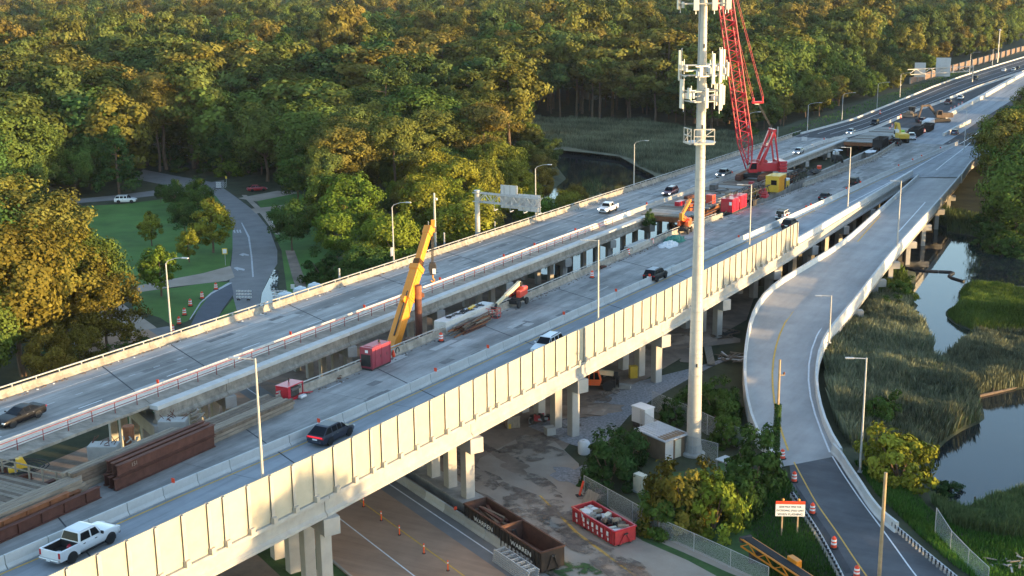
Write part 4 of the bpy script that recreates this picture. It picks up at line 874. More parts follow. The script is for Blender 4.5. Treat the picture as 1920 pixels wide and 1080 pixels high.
# wooden poles
for bx, by, pt, rr, l in ((1648,1086,886,.17,'bare wooden pole at the bottom edge beside the asphalt slip road'), (1455,852,674,.15,'vine-covered wooden pole standing before the ramp')):
    f = at(bx, by, .7); f.z = gz(f); h = topz(f, pt); o = thing('utility_pole', l, 'pole', f, 0, None); obj('shaft', MB().tube((0,0,0), (0,0,h), rr, 10, rr*.78), M['wood_pole'], o)
    if bx == 1455:
        n = 2600; a = rng.uniform(0, 6.28, n); z = rng.uniform(.3, 5.4, n); d = np.stack([np.cos(a), np.sin(a), rng.normal(size=n)*.3], 1)
        obj('vine', leafmesh('vine', d*np.array([.28,.28,0])*rng.uniform(.7,1.5,n)[:, None]+np.stack([0*z, 0*z, z], 1), d, np.full(n, .13), rng.uniform(0, 1, n), M['leaf_dark']), None, o)
        obj('crossarm', MB().box((.25,0,h-1.7), (.6,.1,.1)), M['wood_pole'], o); obj('insulator', MB().lathe([(.09,0),(.12,.12),(.05,.25)], (.5,0,h-1.62), 8), M['rust_o'], o)
# overhead sign on one leg
f = hw(182.5, -104.2, -7.5); f.z = 0; zt = topz(f, 358); o = thing('overhead_sign', 'one-legged overhead sign seen from its grey back over the far lanes', 'road sign', f, 0)
obj('post', MB().tube((0,0,0), (0,0,zt), .46, 14, .42), M['pole_tan'], o); obj('cap_plate', MB().lathe([(.55,0),(.55,.12)], (0,0,zt), 14), M['galv'], o)
L_ = 11.8
for y in (-.45, .45):
    for z in (zt-.25, zt-1.75): obj('chord', MB().bar(DU*y+Vector((0,0,z))-DV*.6, DU*y+DV*L_+Vector((0,0,z-.25)), .16, .16), M['galv'], o)
    for i in range(9):
        a = DV*(i*L_/9+.3); z0, z1 = (zt-.25, zt-1.75) if i % 2 else (zt-1.75, zt-.25)
        obj('brace', MB().bar(a+DU*y+Vector((0,0,z0-.02*i)), a+DV*L_/9+DU*y+Vector((0,0,z1-.02*i)), .09, .09), M['galv'], o); obj('strut', MB().bar(a+DU*y+Vector((0,0,zt-.3)), a+DU*y+Vector((0,0,zt-1.9)), .08, .08), M['galv'], o)
for a, b, t, l in ((4.2,7.4,1.25,-2.6),(7.5,11.6,-.05,-2.85)):
    obj('sign_panel', MB().box(DV*((a+b)/2)+DU*.62+Vector((0,0,zt+(t+l)/2)), (.06, b-a, t-l), HWROT), M['signgrey'], o)
    for k in (.2, .55, .9): obj('panel_rib', MB().box(DV*(a+(b-a)*k)+DU*.55+Vector((0,0,zt+(t+l)/2)), (.06, .12, t-l-.1), HWROT), M['galv'], o)
for k in (3.0, 6.0, 8.6, 11.2):
    c = DV*k+Vector((0,0,zt-2.2)); obj('light_bracket', MB().bar(c+DU*.5+Vector((0,0,.4)), c+DU*.5-Vector((0,0,1.0)), .1, .1).bar(c+DU*.5-Vector((0,0,1.0)), c+DU*1.7-Vector((0,0,.95)), .12, .12), M['galv'], o)
# far sign bridge
a = hw(560, -110, -.5); b = hw(585, -84.5, 0); o = thing('sign_bridge', 'distant sign bridge with two tall pale sign backs across the far lanes', 'road sign', a)
h = topz(a, 131)
for q in (a, b):
    for dd in (-.6, .6): obj('leg', MB().tube(q-a+DU*dd, q-a+DU*dd+Vector((0,0,h)), .22, 8), M['rail'], o)
for z in (h, h-2.2):
    for dd in (-.7, .7): obj('chord', MB().bar(Vector((0,0,z))+DU*dd, b-a+Vector((0,0,z-.5*(z-h)*0))+DU*dd, .2, .2), M['rail'], o)
for i in range(10): obj('brace', MB().bar((b-a)*(i/10)+Vector((0,0,h-2.2*(i % 2))), (b-a)*((i+1)/10)+Vector((0,0,h-2.2*((i+1) % 2))), .2, .2), M['galv'], o)
for k, w_, z0, z1 in ((.25,4.5,-3.5,2.6),(.57,6.0,-3.8,4.2)):
    obj('sign_panel', MB().box((b-a)*k+DU*1.0+Vector((0,0,h+(z0+z1)/2)), (.12, w_, z1-z0), HWROT+.2), M['signgrey'], o)
# pink block wall beyond the verge
o = thing('block_wall', 'distant pink block sound wall along the verge at the top right', 'wall', hw(600, -118, -1))
for i, u in enumerate(np.arange(570, 1100, 14)):
    v = interp(VFP, u)-13; obj('wall_panel', MB().box(hw(u+7, v, .6), (13.7, .4, 3.4), HWROT), M['noisewall'], o, world=True); obj('wall_post', MB().box(hw(u, v, .7), (.6, .6, 3.8), HWROT), M['conc'], o, world=True)
# ---- cell tower ------------------------------------------------------------------
f = at(1300, 852, 0); HT = 50.0; o = thing('cell_tower', 'tall pale monopole cell tower with three rings of white antennas', 'cell tower', f)
mono = MB(); mono.sm = True; mono.tube((0,0,.2), (0,0,HT), .79, 18, .27); obj('pole', mono, M['pole_tan'], o)
obj('base_plate', MB().lathe([(1.25,0),(1.25,.25),(.95,.4),(.85,1.2)], n=18), M['conc'], o)
for z in np.arange(2.2, 46, 2.3):
    r = (.79-.52*z/HT)+.012; obj('band', MB().lathe([(r,-.035),(r+.02,-.035),(r+.02,.035),(r,.035)], (0,0,z), 18), M['rail'], o)
for z in np.arange(3, 46, 1.0):
    r = (.79-.52*z/HT); obj('climbing_peg', MB().tube((math.cos(-1.2)*r, math.sin(-1.2)*r, z), (math.cos(-1.2)*(r+.2), math.sin(-1.2)*(r+.2), z), .02, 4), M['rail'], o)
obj('cable_run', MB().box((-.35,.45,HT/2), (.22,.14,HT-3)), M['galv'], o)
for z in (10.2, 35.2, 43.2):
    r = (.79-.52*z/HT); obj('hand_hole', MB().box((.03,-r-.005,z), (.16,.06,.36)), M['black'], o)
def polar(a, r, z): return Vector((math.sin(a)*r, -math.cos(a)*r, z))
# rest platform
zz = next(z for z in np.arange(20, 45, .1) if proj(f+Vector((0,0,z)))[1] < 268); R_ = 1.75
fr = [polar(a, R_, zz) for a in (-1.25, .15, 1.15)]; 
for (a, b) in ((-.55, .45+.25), (-1.9, -.75)):
    p0, p1 = polar(a, R_, zz), polar(b, R_, zz)
    for dz in (0, .75, 1.45): obj('platform_rail', MB().bar(p0+Vector((0,0,dz)), p1+Vector((0,0,dz)), .09 if dz else .18, .09 if dz else .18), M['pole_tan'], o)
    for t in (0, .5, 1): q = p0.lerp(p1, t); obj('platform_post', MB().bar(q, q+Vector((0,0,1.45)), .08, .08), M['pole_tan'], o)
    obj('platform_brace', MB().bar(p0, p1+Vector((0,0,1.45)), .06, .06).bar(p0, (0,0,zz), .08, .08).bar(p1, (0,0,zz), .08, .08), M['pole_tan'], o)
obj('platform_floor', MB().lathe([(.5,0),(1.5,0),(1.5,.06),(.5,.06)], (0,0,zz), 12), M['galv'], o)
def sector(z, ang, R, width, ants, depth=.9):
    n = Vector((math.sin(ang), -math.cos(ang), 0)); t = Vector((math.cos(ang), math.sin(ang), 0)); ctr = n*R+Vector((0,0,z))
    for dz in (-.5, .5):
        obj('mount_rail', MB().bar(ctr-t*width/2+Vector((0,0,dz)), ctr+t*width/2+Vector((0,0,dz)), .11, .11), M['pole_tan'], o); obj('standoff_arm', MB().bar(Vector((0,0,z+dz)), ctr+Vector((0,0,dz)), .13, .13), M['galv'], o)
    obj('mount_brace', MB().bar(ctr-t*width*.4, Vector((0,0,z)), .07, .07).bar(ctr+t*width*.4, Vector((0,0,z)), .07, .07), M['galv'], o)
    for off, w_, hh, dz in ants:
        c = ctr+t*off+Vector((0,0,dz)); rz = math.atan2(t.y, t.x)
        obj('mount_pipe', MB().tube(c-Vector((0,0,hh/2+.35)), c+Vector((0,0,hh/2+.2)), .045, 6), M['galv'], o)
        obj('antenna', MB().box(c+n*.22, (w_, .2, hh), rz), M['cream_ant'], o, bevel=.04)
        obj('radio_unit', MB().box(c-n*.25+Vector((0,0,-.2)), (.34,.22,.6), rz), M['plastic_w'], o, bevel=.03)
M['cream_ant'] = mat('antenna_shell', (.66,.62,.52), .5, .04, 1)
zA = next(z for z in np.arange(20, 49, .1) if proj(f+Vector((0,0,z)))[1] < 180); zB = next(z for z in np.arange(20, 49, .1) if proj(f+Vector((0,0,z)))[1] < 132)
zC = zB+7.0
sector(zA, .25, 1.3, 3.2, [(-.15,.34,2.0,-.15),(1.3,.34,2.6,-.1),(1.62,.3,1.9,.1)]); sector(zA, -1.2, 1.6, 3.0, [(-.9,.62,2.9,.15),(.6,.5,1.1,.3)]); sector(zA, 2.4, 1.3, 2.6, [(-.6,.34,2.2,0),(.7,.34,1.9,.1)])
sector(zB, .5, 1.35, 3.8, [(-1.4,.36,.95,-.05),(.1,.34,3.0,.2),(1.0,.34,3.2,.45),(1.9,.2,1.4,.1)]); sector(zB, -1.5, 2.0, 2.8, [(-.7,.3,3.0,.45),(.5,.4,.9,.5)]); sector(zB, 2.2, 1.8, 3.0, [(-.8,.36,3.0,.5),(.8,.4,1.0,.2)])
sector(zC, .0, 1.5, 4.6, [(-1.05,.52,3.3,.5),(.75,.52,3.3,.5),(2.1,.5,3.3,.6)]); sector(zC, -1.5, 2.2, 3.0, [(-.9,.46,1.25,-.45),(.8,.46,1.4,1.0)]); sector(zC, 1.7, 1.9, 3.2, [(-.8,.5,3.1,.4),(.8,.5,2.6,.5)])
for k in range(10):
    a = rng.uniform(0, 6.28); obj('junction_box', MB().box(polar(a, .55, (zA, zB, zC)[k % 3]+rng.uniform(-.5, .5)), (.35,.3,.5), a), M['plastic_w' if k % 2 else 'steel_dk'], o, bevel=.02)
# ---- barriers, markers, drums ----------------------------------------------------
seg = 3.66; bmsh = MB(); bmsh.v = []; bmsh.sweep([(-.31,0),(.31,0),(.31,.09),(.15,.32),(.085,.98),(-.085,.98),(-.15,.32),(-.31,.09)], [Vector((-seg/2+.03,0,0)), Vector((seg/2-.03,0,0))]); bme = bmsh.mesh('concrete_barrier')
bme.materials.append(M['conc_bar'] if 'conc_bar' in M else M['conc_white'])
nbar = 0
for u in np.arange(38, 366, seg):
    if nbar > 95: break
    v0, v1 = interp(MT, u-seg/2), interp(MT, u+seg/2)
    o = bpy.data.objects.new('concrete_barrier', bme); COL.objects.link(o); o.location = hw(u, (v0+v1)/2, .01); o.rotation_euler = (0, .0233, HWROT-math.atan2(v1-v0, seg))
    tag(o, 'grey concrete barrier length in the row between work zone and open lane', 'barrier', 'concrete barriers dividing the near bridge'); nbar += 1
mk = MB(); mk.box((0,0,.14), (.03,.24,.28)); mk.box((0,0,-.02), (.06,.1,.1)); mkm = mk.mesh('barrier_marker'); mkm.materials.append(M['orange_red'])
def marker(p, label, group):
    o = bpy.data.objects.new('barrier_marker', mkm); COL.objects.link(o); o.location = p; o.rotation_euler = (0, 0, HWROT); o.scale = (1.35,)*3; tag(o, label, 'marker', group)
for px, py in [(335,905),(603,791),(807,693),(907,650),(1047,587),(1136,543),(1196,515),(1353,441),(1440,401),(1500,387),(1522,384),(1565,352),(1603,341),(1644,308),(1669,297),(1686,290),(1715,275)]:
    p = dk(px, py, 1.1); u = uvof(p)[0]; marker(hw(u, interp(MT, u), 1.0), 'small orange-red marker on top of the dividing concrete barriers', 'markers on the dividing barriers')
for px, py in [(304,718),(561,628),(696,577),(838,525),(956,481),(1014,460),(1091,432),(1225,383),(1365,323),(1571,262)]:
    p = dk(px, py, 1.0); u = uvof(p)[0]; marker(hw(u, -89.2, .9), 'small orange-red marker on the white barrier of the far bridge', 'markers on the far bridge barrier')
def drum(p, label, group=None, s=1.0):
    o = thing('traffic_drum', label, 'traffic drum', p, rng.uniform(0, 6), group); b = MB(); b.sm = True; b.lathe([(.27,.08),(.26,.34),(.245,.36),(.235,.62),(.22,.64),(.21,.9),(.15,1.0),(.05,1.02)], n=14); obj('body', b, M['orange_red'], o)
    for z0, z1, r in ((.36,.52,.262),(.66,.82,.238)): obj('reflective_band', MB().lathe([(r,z0),(r-.012,z1)], n=14), M['reflect'], o)
    obj('base', MB().lathe([(.42,0),(.42,.05),(.3,.1)], n=12), M['rubber'], o); obj('handle', MB().box((0,0,1.06), (.16,.04,.1)), M['orange_red'], o); return o
DG = 'drums on the work zone'
for px, py, l in ((827,640,'drum beside the white tank and wood pile'), (1110,521,'drum alone mid-deck, left of the black SUV'), (1178,478,'drum at the near end of the pale concrete block'), (1223,458,'drum at the far end of the pale concrete block')):
    drum(dk(px, py), 'orange and white '+l, DG)
for px, py, l in ((405,543,'farthest drum of the row, by the park path'), (379,560,'second-farthest drum beside the detour road'), (357,574,'drum half behind the curved street light pole'), (346,591,'drum in the middle of the detour row'), (336,608,'drum just left of the curved street light'), (324,623,'second-nearest drum of the detour row'), (322,639,'nearest drum of the row, against the far parapet')):
    q = at(px, py, .05); drum(q, 'orange and white '+l, 'drums along the detour road').scale = (1.12,)*3
for px, py, l in ((1467,860,'drum at the start of the asphalt, by the wooden pole'), (1489,903,'drum above the orange-topped sign'), (1523,963,'drum level with the sign face'), (1563,1027,'drum on the tar patch left of the yellow line'), (1606,1082,'drum cut by the bottom edge beside the wooden pole')):
    drum(at(px, py, 1.02), 'orange and white '+l, 'drums on the slip road')
# barriers along the lower road
lbm = MB(); lbm.sweep([(-.3,0),(.3,0),(.3,.09),(.14,.32),(.085,.84),(-.085,.84),(-.14,.32),(-.3,.09)], [Vector((-1.8,0,0)), Vector((1.8,0,0))]); RZ147 = math.atan2(D147.y, D147.x)
for i in range(12):
    s = -21+i*3.66; p = rd(s, OB+.55); me = lbm.mesh('concrete_barrier') if i < 2 else None
    if i == 0: mA = me; mA.materials.append(M['conc'])
    if i == 1: mB_ = me; mB_.materials.append(M['conc_white'])
    o = bpy.data.objects.new('concrete_barrier', mB_ if i in (7, 3) else mA); COL.objects.link(o); o.location = (p.x, p.y, .06); o.rotation_euler = (0, 0, RZ147+.012*(i % 3-1))
    tag(o, 'concrete barrier length beside the brown lower road', 'barrier', 'barriers along the lower road')
    if i in (2, 5, 8, 11):
        q = thing('barrier_light', ('orange barrier marker at the column footing','yellow marker on the lower road barrier','orange marker on the lower barrier beside the dumpsters','yellow-orange marker next to the stacked ladder frames')[(2,5,8,11).index(i)], 'marker', (p.x, p.y, .9), RZ147); obj('body', MB().box((0,0,.17), (.12,.3,.34)), M['orange_red' if i in (2, 8) else 'crane_y'], q, bevel=.02); obj('base', MB().box((0,0,.015), (.2,.2,.05)), M['rubber'], q)
for i, (px, py, l) in enumerate(((682,950,'top'),(715,976,'second'),(749,1003,'third'),(795,1038,'fourth'),(840,1070,'lowest'))):
    p = at(px, py, .05); o = thing('delineator_post', 'orange tube post, %s of the five down the yellow line of the lower road' % l, 'delineator', p, 0, 'orange posts on the lower road')
    obj('tube', MB().lathe([(.06,.04),(.055,.95),(.03,1.0)], n=8), M['orange'], o); obj('base', MB().lathe([(.16,0),(.14,.05)], n=8), M['rubber'], o); obj('reflective_band', MB().lathe([(.064,.7),(.062,.82)], n=8), M['reflect'], o)
# ramp end: concrete wall then steel guardrail
o = thing('ramp_wall', 'pale concrete wall curving down the right side of the slip road', 'wall', at(1575, 845, 1))
wp = resamp([at(x, y, 1.75) for x, y in ((1562,835),(1577,850),(1590,872),(1613,905),(1632,935),(1652,960),(1683,984))], 22)
wp = [Vector((p.x, p.y, .85)) for p in wp]
for i in range(0, 21, 3): b = MB(); b.sweep([(-.3,0),(.3,0),(.28,.2),(.15,.4),(.12,1.15),(-.12,1.15),(-.15,.4),(-.28,.2)], wp[i:i+4]); obj('wall_segment', b, M['conc_white'], o, world=True)
def guardrail(px, label, z=.9, side=1):
    pts = resamp([at(x, y, z+.7) for x, y in px], 14); o = thing('guardrail', label, 'guardrail', (pts[0].x, pts[0].y, z))
    b = MB(); b.sweep([(-.05,-.16),(.02,-.1),(-.05,0),(.02,.1),(-.05,.16),(-.1,.16),(-.05,.1),(-.1,0),(-.05,-.1),(-.1,-.16)], pts); obj('rail', b, M['galv'], o, world=True)
    for p in resamp(pts, int(len(px)*4+6)): 
        q = p.copy(); obj('post', MB().box((q.x+.14*side, q.y, z-.1), (.16,.2,1.5)), M['galv'], o, world=True); obj('spacer_block', MB().box((q.x+.05*side, q.y, z+.68), (.2,.16,.34)), M['black'], o, world=True)
guardrail([(1673,982),(1700,1005),(1740,1040),(1790,1080),(1840,1125)], 'steel guardrail bent along the right edge of the slip road', .85)
guardrail([(1486,925),(1508,958),(1530,990),(1550,1025),(1577,1075),(1600,1125)], 'steel guardrail on black blocks left of the slip road', .75, -1)
# leaning mesh fence by the pond
o = thing('mesh_fence', 'sagging wire mesh fence between the grass and the pond reeds', 'fence', at(1755, 1030, 0)); fm = bpy.data.materials.new('chain_link'); fm.use_nodes = True
n_ = fm.node_tree.nodes; l_ = fm.node_tree.links; pb = n_['Principled BSDF']; pb.inputs['Base Color'].default_value = (.42,.44,.46,1); pb.inputs['Roughness'].default_value = .6
tc = n_.new('ShaderNodeTexCoord'); mp_ = n_.new('ShaderNodeMapping'); mp_.inputs['Rotation'].default_value = (.6,.6,.78); w1 = n_.new('ShaderNodeTexVoronoi'); w1.feature = 'DISTANCE_TO_EDGE'; w1.inputs['Scale'].default_value = 24
gt = n_.new('ShaderNodeMath'); gt.operation = 'LESS_THAN'; gt.inputs[1].default_value = .06; l_.new(tc.outputs['Object'], mp_.inputs[0]); l_.new(mp_.outputs[0], w1.inputs[0]); l_.new(w1.outputs['Distance'], gt.inputs[0]); l_.new(gt.outputs[0], pb.inputs['Alpha'])
M['mesh'] = fm
def fence(bottom, hts, label, z0=0.0, post_m='galv', toprail=True, n=None):
    pts = [at(x, y, z0) for x, y in bottom]
    for p in pts: p.z = gz(p)
    n = n or max(3, int(sum((b-a).length for a, b in zip(pts, pts[1:]))/2.6)); pp = resamp(pts, n); hh = np.interp(np.linspace(0, 1, n), np.linspace(0, 1, len(hts)), hts)
    o = thing('mesh_fence', label, 'fence', pp[0])
    for i, (p, h) in enumerate(zip(pp, hh)):
        obj('fence_post', MB().tube(p, p+Vector((0,0,h)), .035, 6), M[post_m], o, world=True)
        if i:
            q, g = pp[i-1], hh[i-1]; obj('mesh_panel', MB().quad(q+Vector((0,0,.05)), p+Vector((0,0,.05)), p+Vector((0,0,h)), q+Vector((0,0,g))), M['mesh'], o, world=True)
            if toprail: obj('top_rail', MB().tube(q+Vector((0,0,g)), p+Vector((0,0,h)), .025, 5), M[post_m], o, world=True)
    return o
bpy.data.objects.remove(o)
fence([(1752,1010),(1775,1040),(1800,1070),(1850,1120)], [2.6,1.9,1.8,1.8], 'sagging wire mesh fence between the grass and the pond reeds')
fence([(1095,925),(1140,950),(1200,985),(1235,1005)], [1.9,1.9], 'chain-link fence beside the red dumpster and the bushes')
fence([(1235,1006),(1310,1040),(1385,1070),(1440,1100)], [1.8,1.8], 'low chain-link fence along the footway at the bottom')
fence([(1200,806),(1245,838),(1300,868),(1345,872)], [2.4,2.4], 'compound fence in front of the cell tower base')
fence([(1222,770),(1280,790),(1330,820),(1400,850)], [2.4,2.4], 'compound fence behind the cell tower')
# shed and cabinets
rzS = RZ147+.12; f = at(1240, 850, 0); o = thing('equipment_shed', 'low shed with pale metal roof and brown side at the tower foot', 'shed', f, rzS)
obj('wall', MB().box((0,0,1.25), (4.0,3.2,2.5)), M['brownwall'], o); obj('roof', MB().prism([(-2.3,2.52),(2.3,2.3),(2.3,2.42),(-2.3,2.66)], -1.9, 1.9), M['roof'], o)
for i in range(9): obj('roof_seam', MB().bar((-2.3,-1.8+i*.45,2.68), (2.3,-1.8+i*.45,2.44), .05, .04), M['roof'], o)
obj('door', MB().box((2.02,.4,1.05), (.05,.9,2.0)), M['cream'], o); obj('wall_panel', MB().box((2.03,-1.0,1.1), (.05,1.2,2.1)), M['conc_white'], o)
f = at(1205, 800, 0); o = thing('equipment_cabinet', 'white equipment cabinet on a frame behind the shed', 'cabinet', f, rzS); obj('body', MB().box((0,0,1.5), (2.1,1.5,1.8)), M['plastic_w'], o, bevel=.05); obj('lid', MB().box((0,0,2.44), (2.25,1.65,.12)), M['plastic_w'], o); obj('stand', MB().box((0,0,.3), (1.9,1.3,.6)), M['dark'], o)
f = at(1200, 922, 0); o = thing('utility_box', 'weathered pale utility box between the bushes', 'cabinet', f, rzS); obj('body', MB().box((0,0,.95), (1.2,.8,1.9)), M['cream'], o, bevel=.03); obj('door', MB().box((.2,-.42,.95), (.7,.04,1.6)), M['cream'], o); obj('plinth', MB().box((0,0,.06), (1.4,1.0,.14)), M['conc'], o)
f = at(1095, 850, 0); o = thing('white_tank', 'small white round tank behind the large green bush', 'tank', f); b = MB(); b.sm = True; b.lathe([(.62,0),(.66,.2),(.66,1.2),(.5,1.45),(.2,1.5)], n=16); obj('shell', b, M['plastic_w'], o); obj('lid', MB().lathe([(.22,1.5),(.2,1.6)], n=10), M['plastic_w'], o)
o = thing('tower_platform', 'steel cable bridge between the shed and the tower foot', 'cable tray', at(1375, 905, 0), rzS)
obj('roof', MB().box((0,0,2.2), (3.6,1.6,.1)), M['galv'], o)
for x in (-1.6, 1.6):
    for y in (-.7, .7): obj('leg', MB().box((x,y,1.1), (.12,.12,2.2)), M['galv'], o)
# sign text
def text(s, size, m, parent, loc, rot, name='lettering', ext=.004, ax='CENTER', sx=1.0):
    c = bpy.data.curves.new(name, 'FONT'); c.body = s; c.size = size; c.extrude = ext; c.align_x = ax; c.align_y = 'CENTER'; t = bpy.data.objects.new(name, c); COL.objects.link(t)
    me = bpy.data.meshes.new_from_object(t.evaluated_get(bpy.context.evaluated_depsgraph_get())); bpy.data.objects.remove(t); me.materials.clear(); me.materials.append(m)
    t = bpy.data.objects.new(name, me); COL.objects.link(t); t.parent = parent; t.location = loc; t.rotation_euler = rot; t.scale = (sx, 1, 1); return t
f = at(1458, 1010, .3); f.z = gz(f); g = at(1484, 1000, .3); dv_ = (g-f); dv_.z = 0; rzs = math.atan2(dv_.y, dv_.x); ww = dv_.length
rzs = math.radians(-4); o = thing('fine_sign', 'white speed fine sign with an orange-red top on two wooden posts', 'road sign', f, rzs); hs = topz(f, 940)
for x, k in ((.35, 0), (1.75, .1)): obj('post', MB().box((x,.08,hs/2+.02), (.13,.13,hs+.1)), M['wood_pole'], o)
obj('sign_panel', MB().box((1.02,0,hs-.85), (2.62,.05,1.15)), M['signwhite'], o); obj('top_panel', MB().box((1.02,0,hs-.12), (2.62,.05,.29)), M['orange_red'], o)
for x in (.35, 1.75): b = MB(); b.sphere((x,.0,hs+.16), .14); obj('beacon', b, M['crane_y'], o)
for i, s_ in enumerate(('$500 MAX FINE FOR', 'EXCEEDING SPEED LIMIT', 'WHEN FLASHING')): text(s_, .27 if i < 2 else .30, M['ink'], o, (1.02,-.031,hs-.52-.36*i), (PI/2,0,0), sx=.82 if i < 2 else .95)
for x in (.0, 2.05): obj('bolt', MB().box((x,-.03,hs-.85), (.05,.02,.05)), M['galv'], o)
# barricades, small signs on the street
def barricade(px, py, label, w_=2.5):
    p = at(px, py, .05); o = thing('road_barricade', label, 'barricade', p, -.08, 'barricades across the street')
    for z in (.45,.95,1.45):
        obj('board', MB().box((0,0,z), (w_,.05,.26)), M['reflect'], o)
        for k in range(5): obj('stripe', MB().prism([(-w_/2+.1+k*.5,z-.125),(-w_/2+.3+k*.5,z-.125),(-w_/2+.45+k*.5,z+.125),(-w_/2+.25+k*.5,z+.125)], -.032, -.026), M['orange'] if False else M['signgrey'], o)
    for x in (-w_*.32, w_*.32): obj('upright', MB().box((x,.05,.85), (.08,.06,1.6)), M['galv'], o); obj('foot', MB().box((x,0,.05), (.1,1.3,.1)), M['galv'], o); obj('sandbag', MB().box((x,-.4,.14), (.5,.35,.2)), M['dark'], o, bevel=.06)
barricade(458, 562, 'white three-board barricade closing the dry half of the street'); barricade(525, 562, 'white three-board barricade standing in the flood water')
o = barricade(410, 354, 'small white barricade at the far end of the street', 1.2)
def plate(px, py, h, w_, hh, m, label, rim=None, rz=0):
    p = at(px, py, 0); o = thing('road_sign', label, 'road sign', p, rz); obj('post', MB().box((0,.04,h/2), (.07,.07,h)), M['galv'], o); obj('plate', MB().box((0,0,h-hh/2), (w_,.03,hh)), M[m], o)
    if rim: obj('panel', MB().box((0,-.025,h-hh/2), (w_*.72,.02,hh*.72)), M[rim], o)
plate(423, 498, 3.2, .95, 1.1, 'signyel', 'yellow-framed sign at the lawn edge by the street', 'signwhite'); plate(550, 560, 2.4, .62, .75, 'signwhite', 'small white sign beside the flooded side path'); plate(425, 350, 2.6, .45, .6, 'signyel', 'small yellow-white sign beyond the street end')
plate(523, 435, 2.6, 1.0, .5, 'signwhite', 'white sign frame on the grass near the orange sign'); plate(511, 425, 1.2, .3, .6, 'signwhite', 'white marker post by the driveways')
p = at(534, 428, 0); o = thing('work_sign', 'bright orange diamond sign among the street-side trees', 'road sign', p); obj('post', MB().box((0,.04,.9), (.07,.07,1.8)), M['galv'], o); obj('plate', MB().prism([(0,1.2),(.75,1.95),(0,2.7),(-.75,1.95)], -.02, .02), M['orange_red'], o)
plate(1507, 287, 4.6, 1.6, 1.5, 'signgrey', 'grey sign back at the tree edge behind the red crane')
for px, py, l in ((1098,470,0),): pass
for (px, py, r, l) in ((575,570,1.0,'white dome-topped tank nearest the barricade behind the parapet'), (604,560,.9,'middle white dome-topped tank behind the parapet'), (631,553,.9,'rightmost white dome-topped tank behind the parapet')):
    p = dk(px, py-8, 0); u, v = uvof(p); p = hg(u+3, v-6, 0); zt = topz(p, py-22); o = thing('storage_tank', l, 'tank', p, 0, 'white tanks behind the far parapet'); b = MB(); b.sm = True; b.lathe([(r*1.1,0),(r*1.1,zt-.5),(r*.95,zt-.15),(r*.45,zt),(.1,zt+.03)], n=16); obj('shell', b, M['cyan_w'], o); obj('lid', MB().lathe([(.3,zt),(.28,zt+.12)], n=8), M['cyan_w'], o)
# grey poles behind the far parapet
for px, pt in ((932,416),(838,437),(642,504),(1455,243),(1472,238)):
    p = dk(px, 470, 0); best = min(np.arange(90, 360, .5), key=lambda u: abs(proj(hw(u, -104, 0))[0]-px)); f = hg(best, -104.5, 0); o = thing('grey_post', 'short grey post poking above the far parapet', 'post', f, 0, 'grey posts behind the parapet'); obj('shaft', MB().tube((0,0,0), (0,0,topz(f, pt)), .14, 8), M['rail'], o); obj('cap', MB().lathe([(.16,0),(.1,.08)], (0,0,topz(f, pt)), 8), M['rail'], o)
# houses glimpsed through the trees
def house(p, rz, w_, d, h, label, m='house'):
    o = thing('house', label, 'house', p, rz); obj('wall', MB().box((0,0,h/2), (w_,d,h)), M[m], o); obj('gable', MB().prism([(-d/2,h),(d/2,h),(0,h+d*.38)], -w_/2, w_/2, 'x'), M[m], o)
    for s in (-1, 1): obj('roof', MB().add([(-w_/2-.4,s*(d/2+.5),h-.2),(w_/2+.4,s*(d/2+.5),h-.2),(w_/2+.4,0,h+d*.40),(-w_/2-.4,0,h+d*.40),(-w_/2-.4,s*(d/2+.5),h-.05),(w_/2+.4,s*(d/2+.5),h-.05),(w_/2+.4,0,h+d*.40+.15),(-w_/2-.4,0,h+d*.40+.15)], ((0,1,2,3),(7,6,5,4),(0,4,5,1),(1,5,6,2),(2,6,7,3),(3,7,4,0))), M['shingle'], o)
    for x in (-w_*.3, 0, w_*.3):
        wn = obj('window', MB().box((x,-d/2-.02,h*.55), (1.0,.06,1.3)), M['glass'], o); obj('frame', MB().box((x,-d/2-.04,h*.55+.7), (1.2,.08,.1)), M['house'], wn)
    for y in (-d*.2, d*.2): wn = obj('window', MB().box((w_/2+.02,y,h*.55), (.06,1.0,1.3)), M['glass'], o)
    obj('chimney', MB().box((w_*.25,.8,h+d*.38), (.8,.8,1.8)), M['brick'], o)
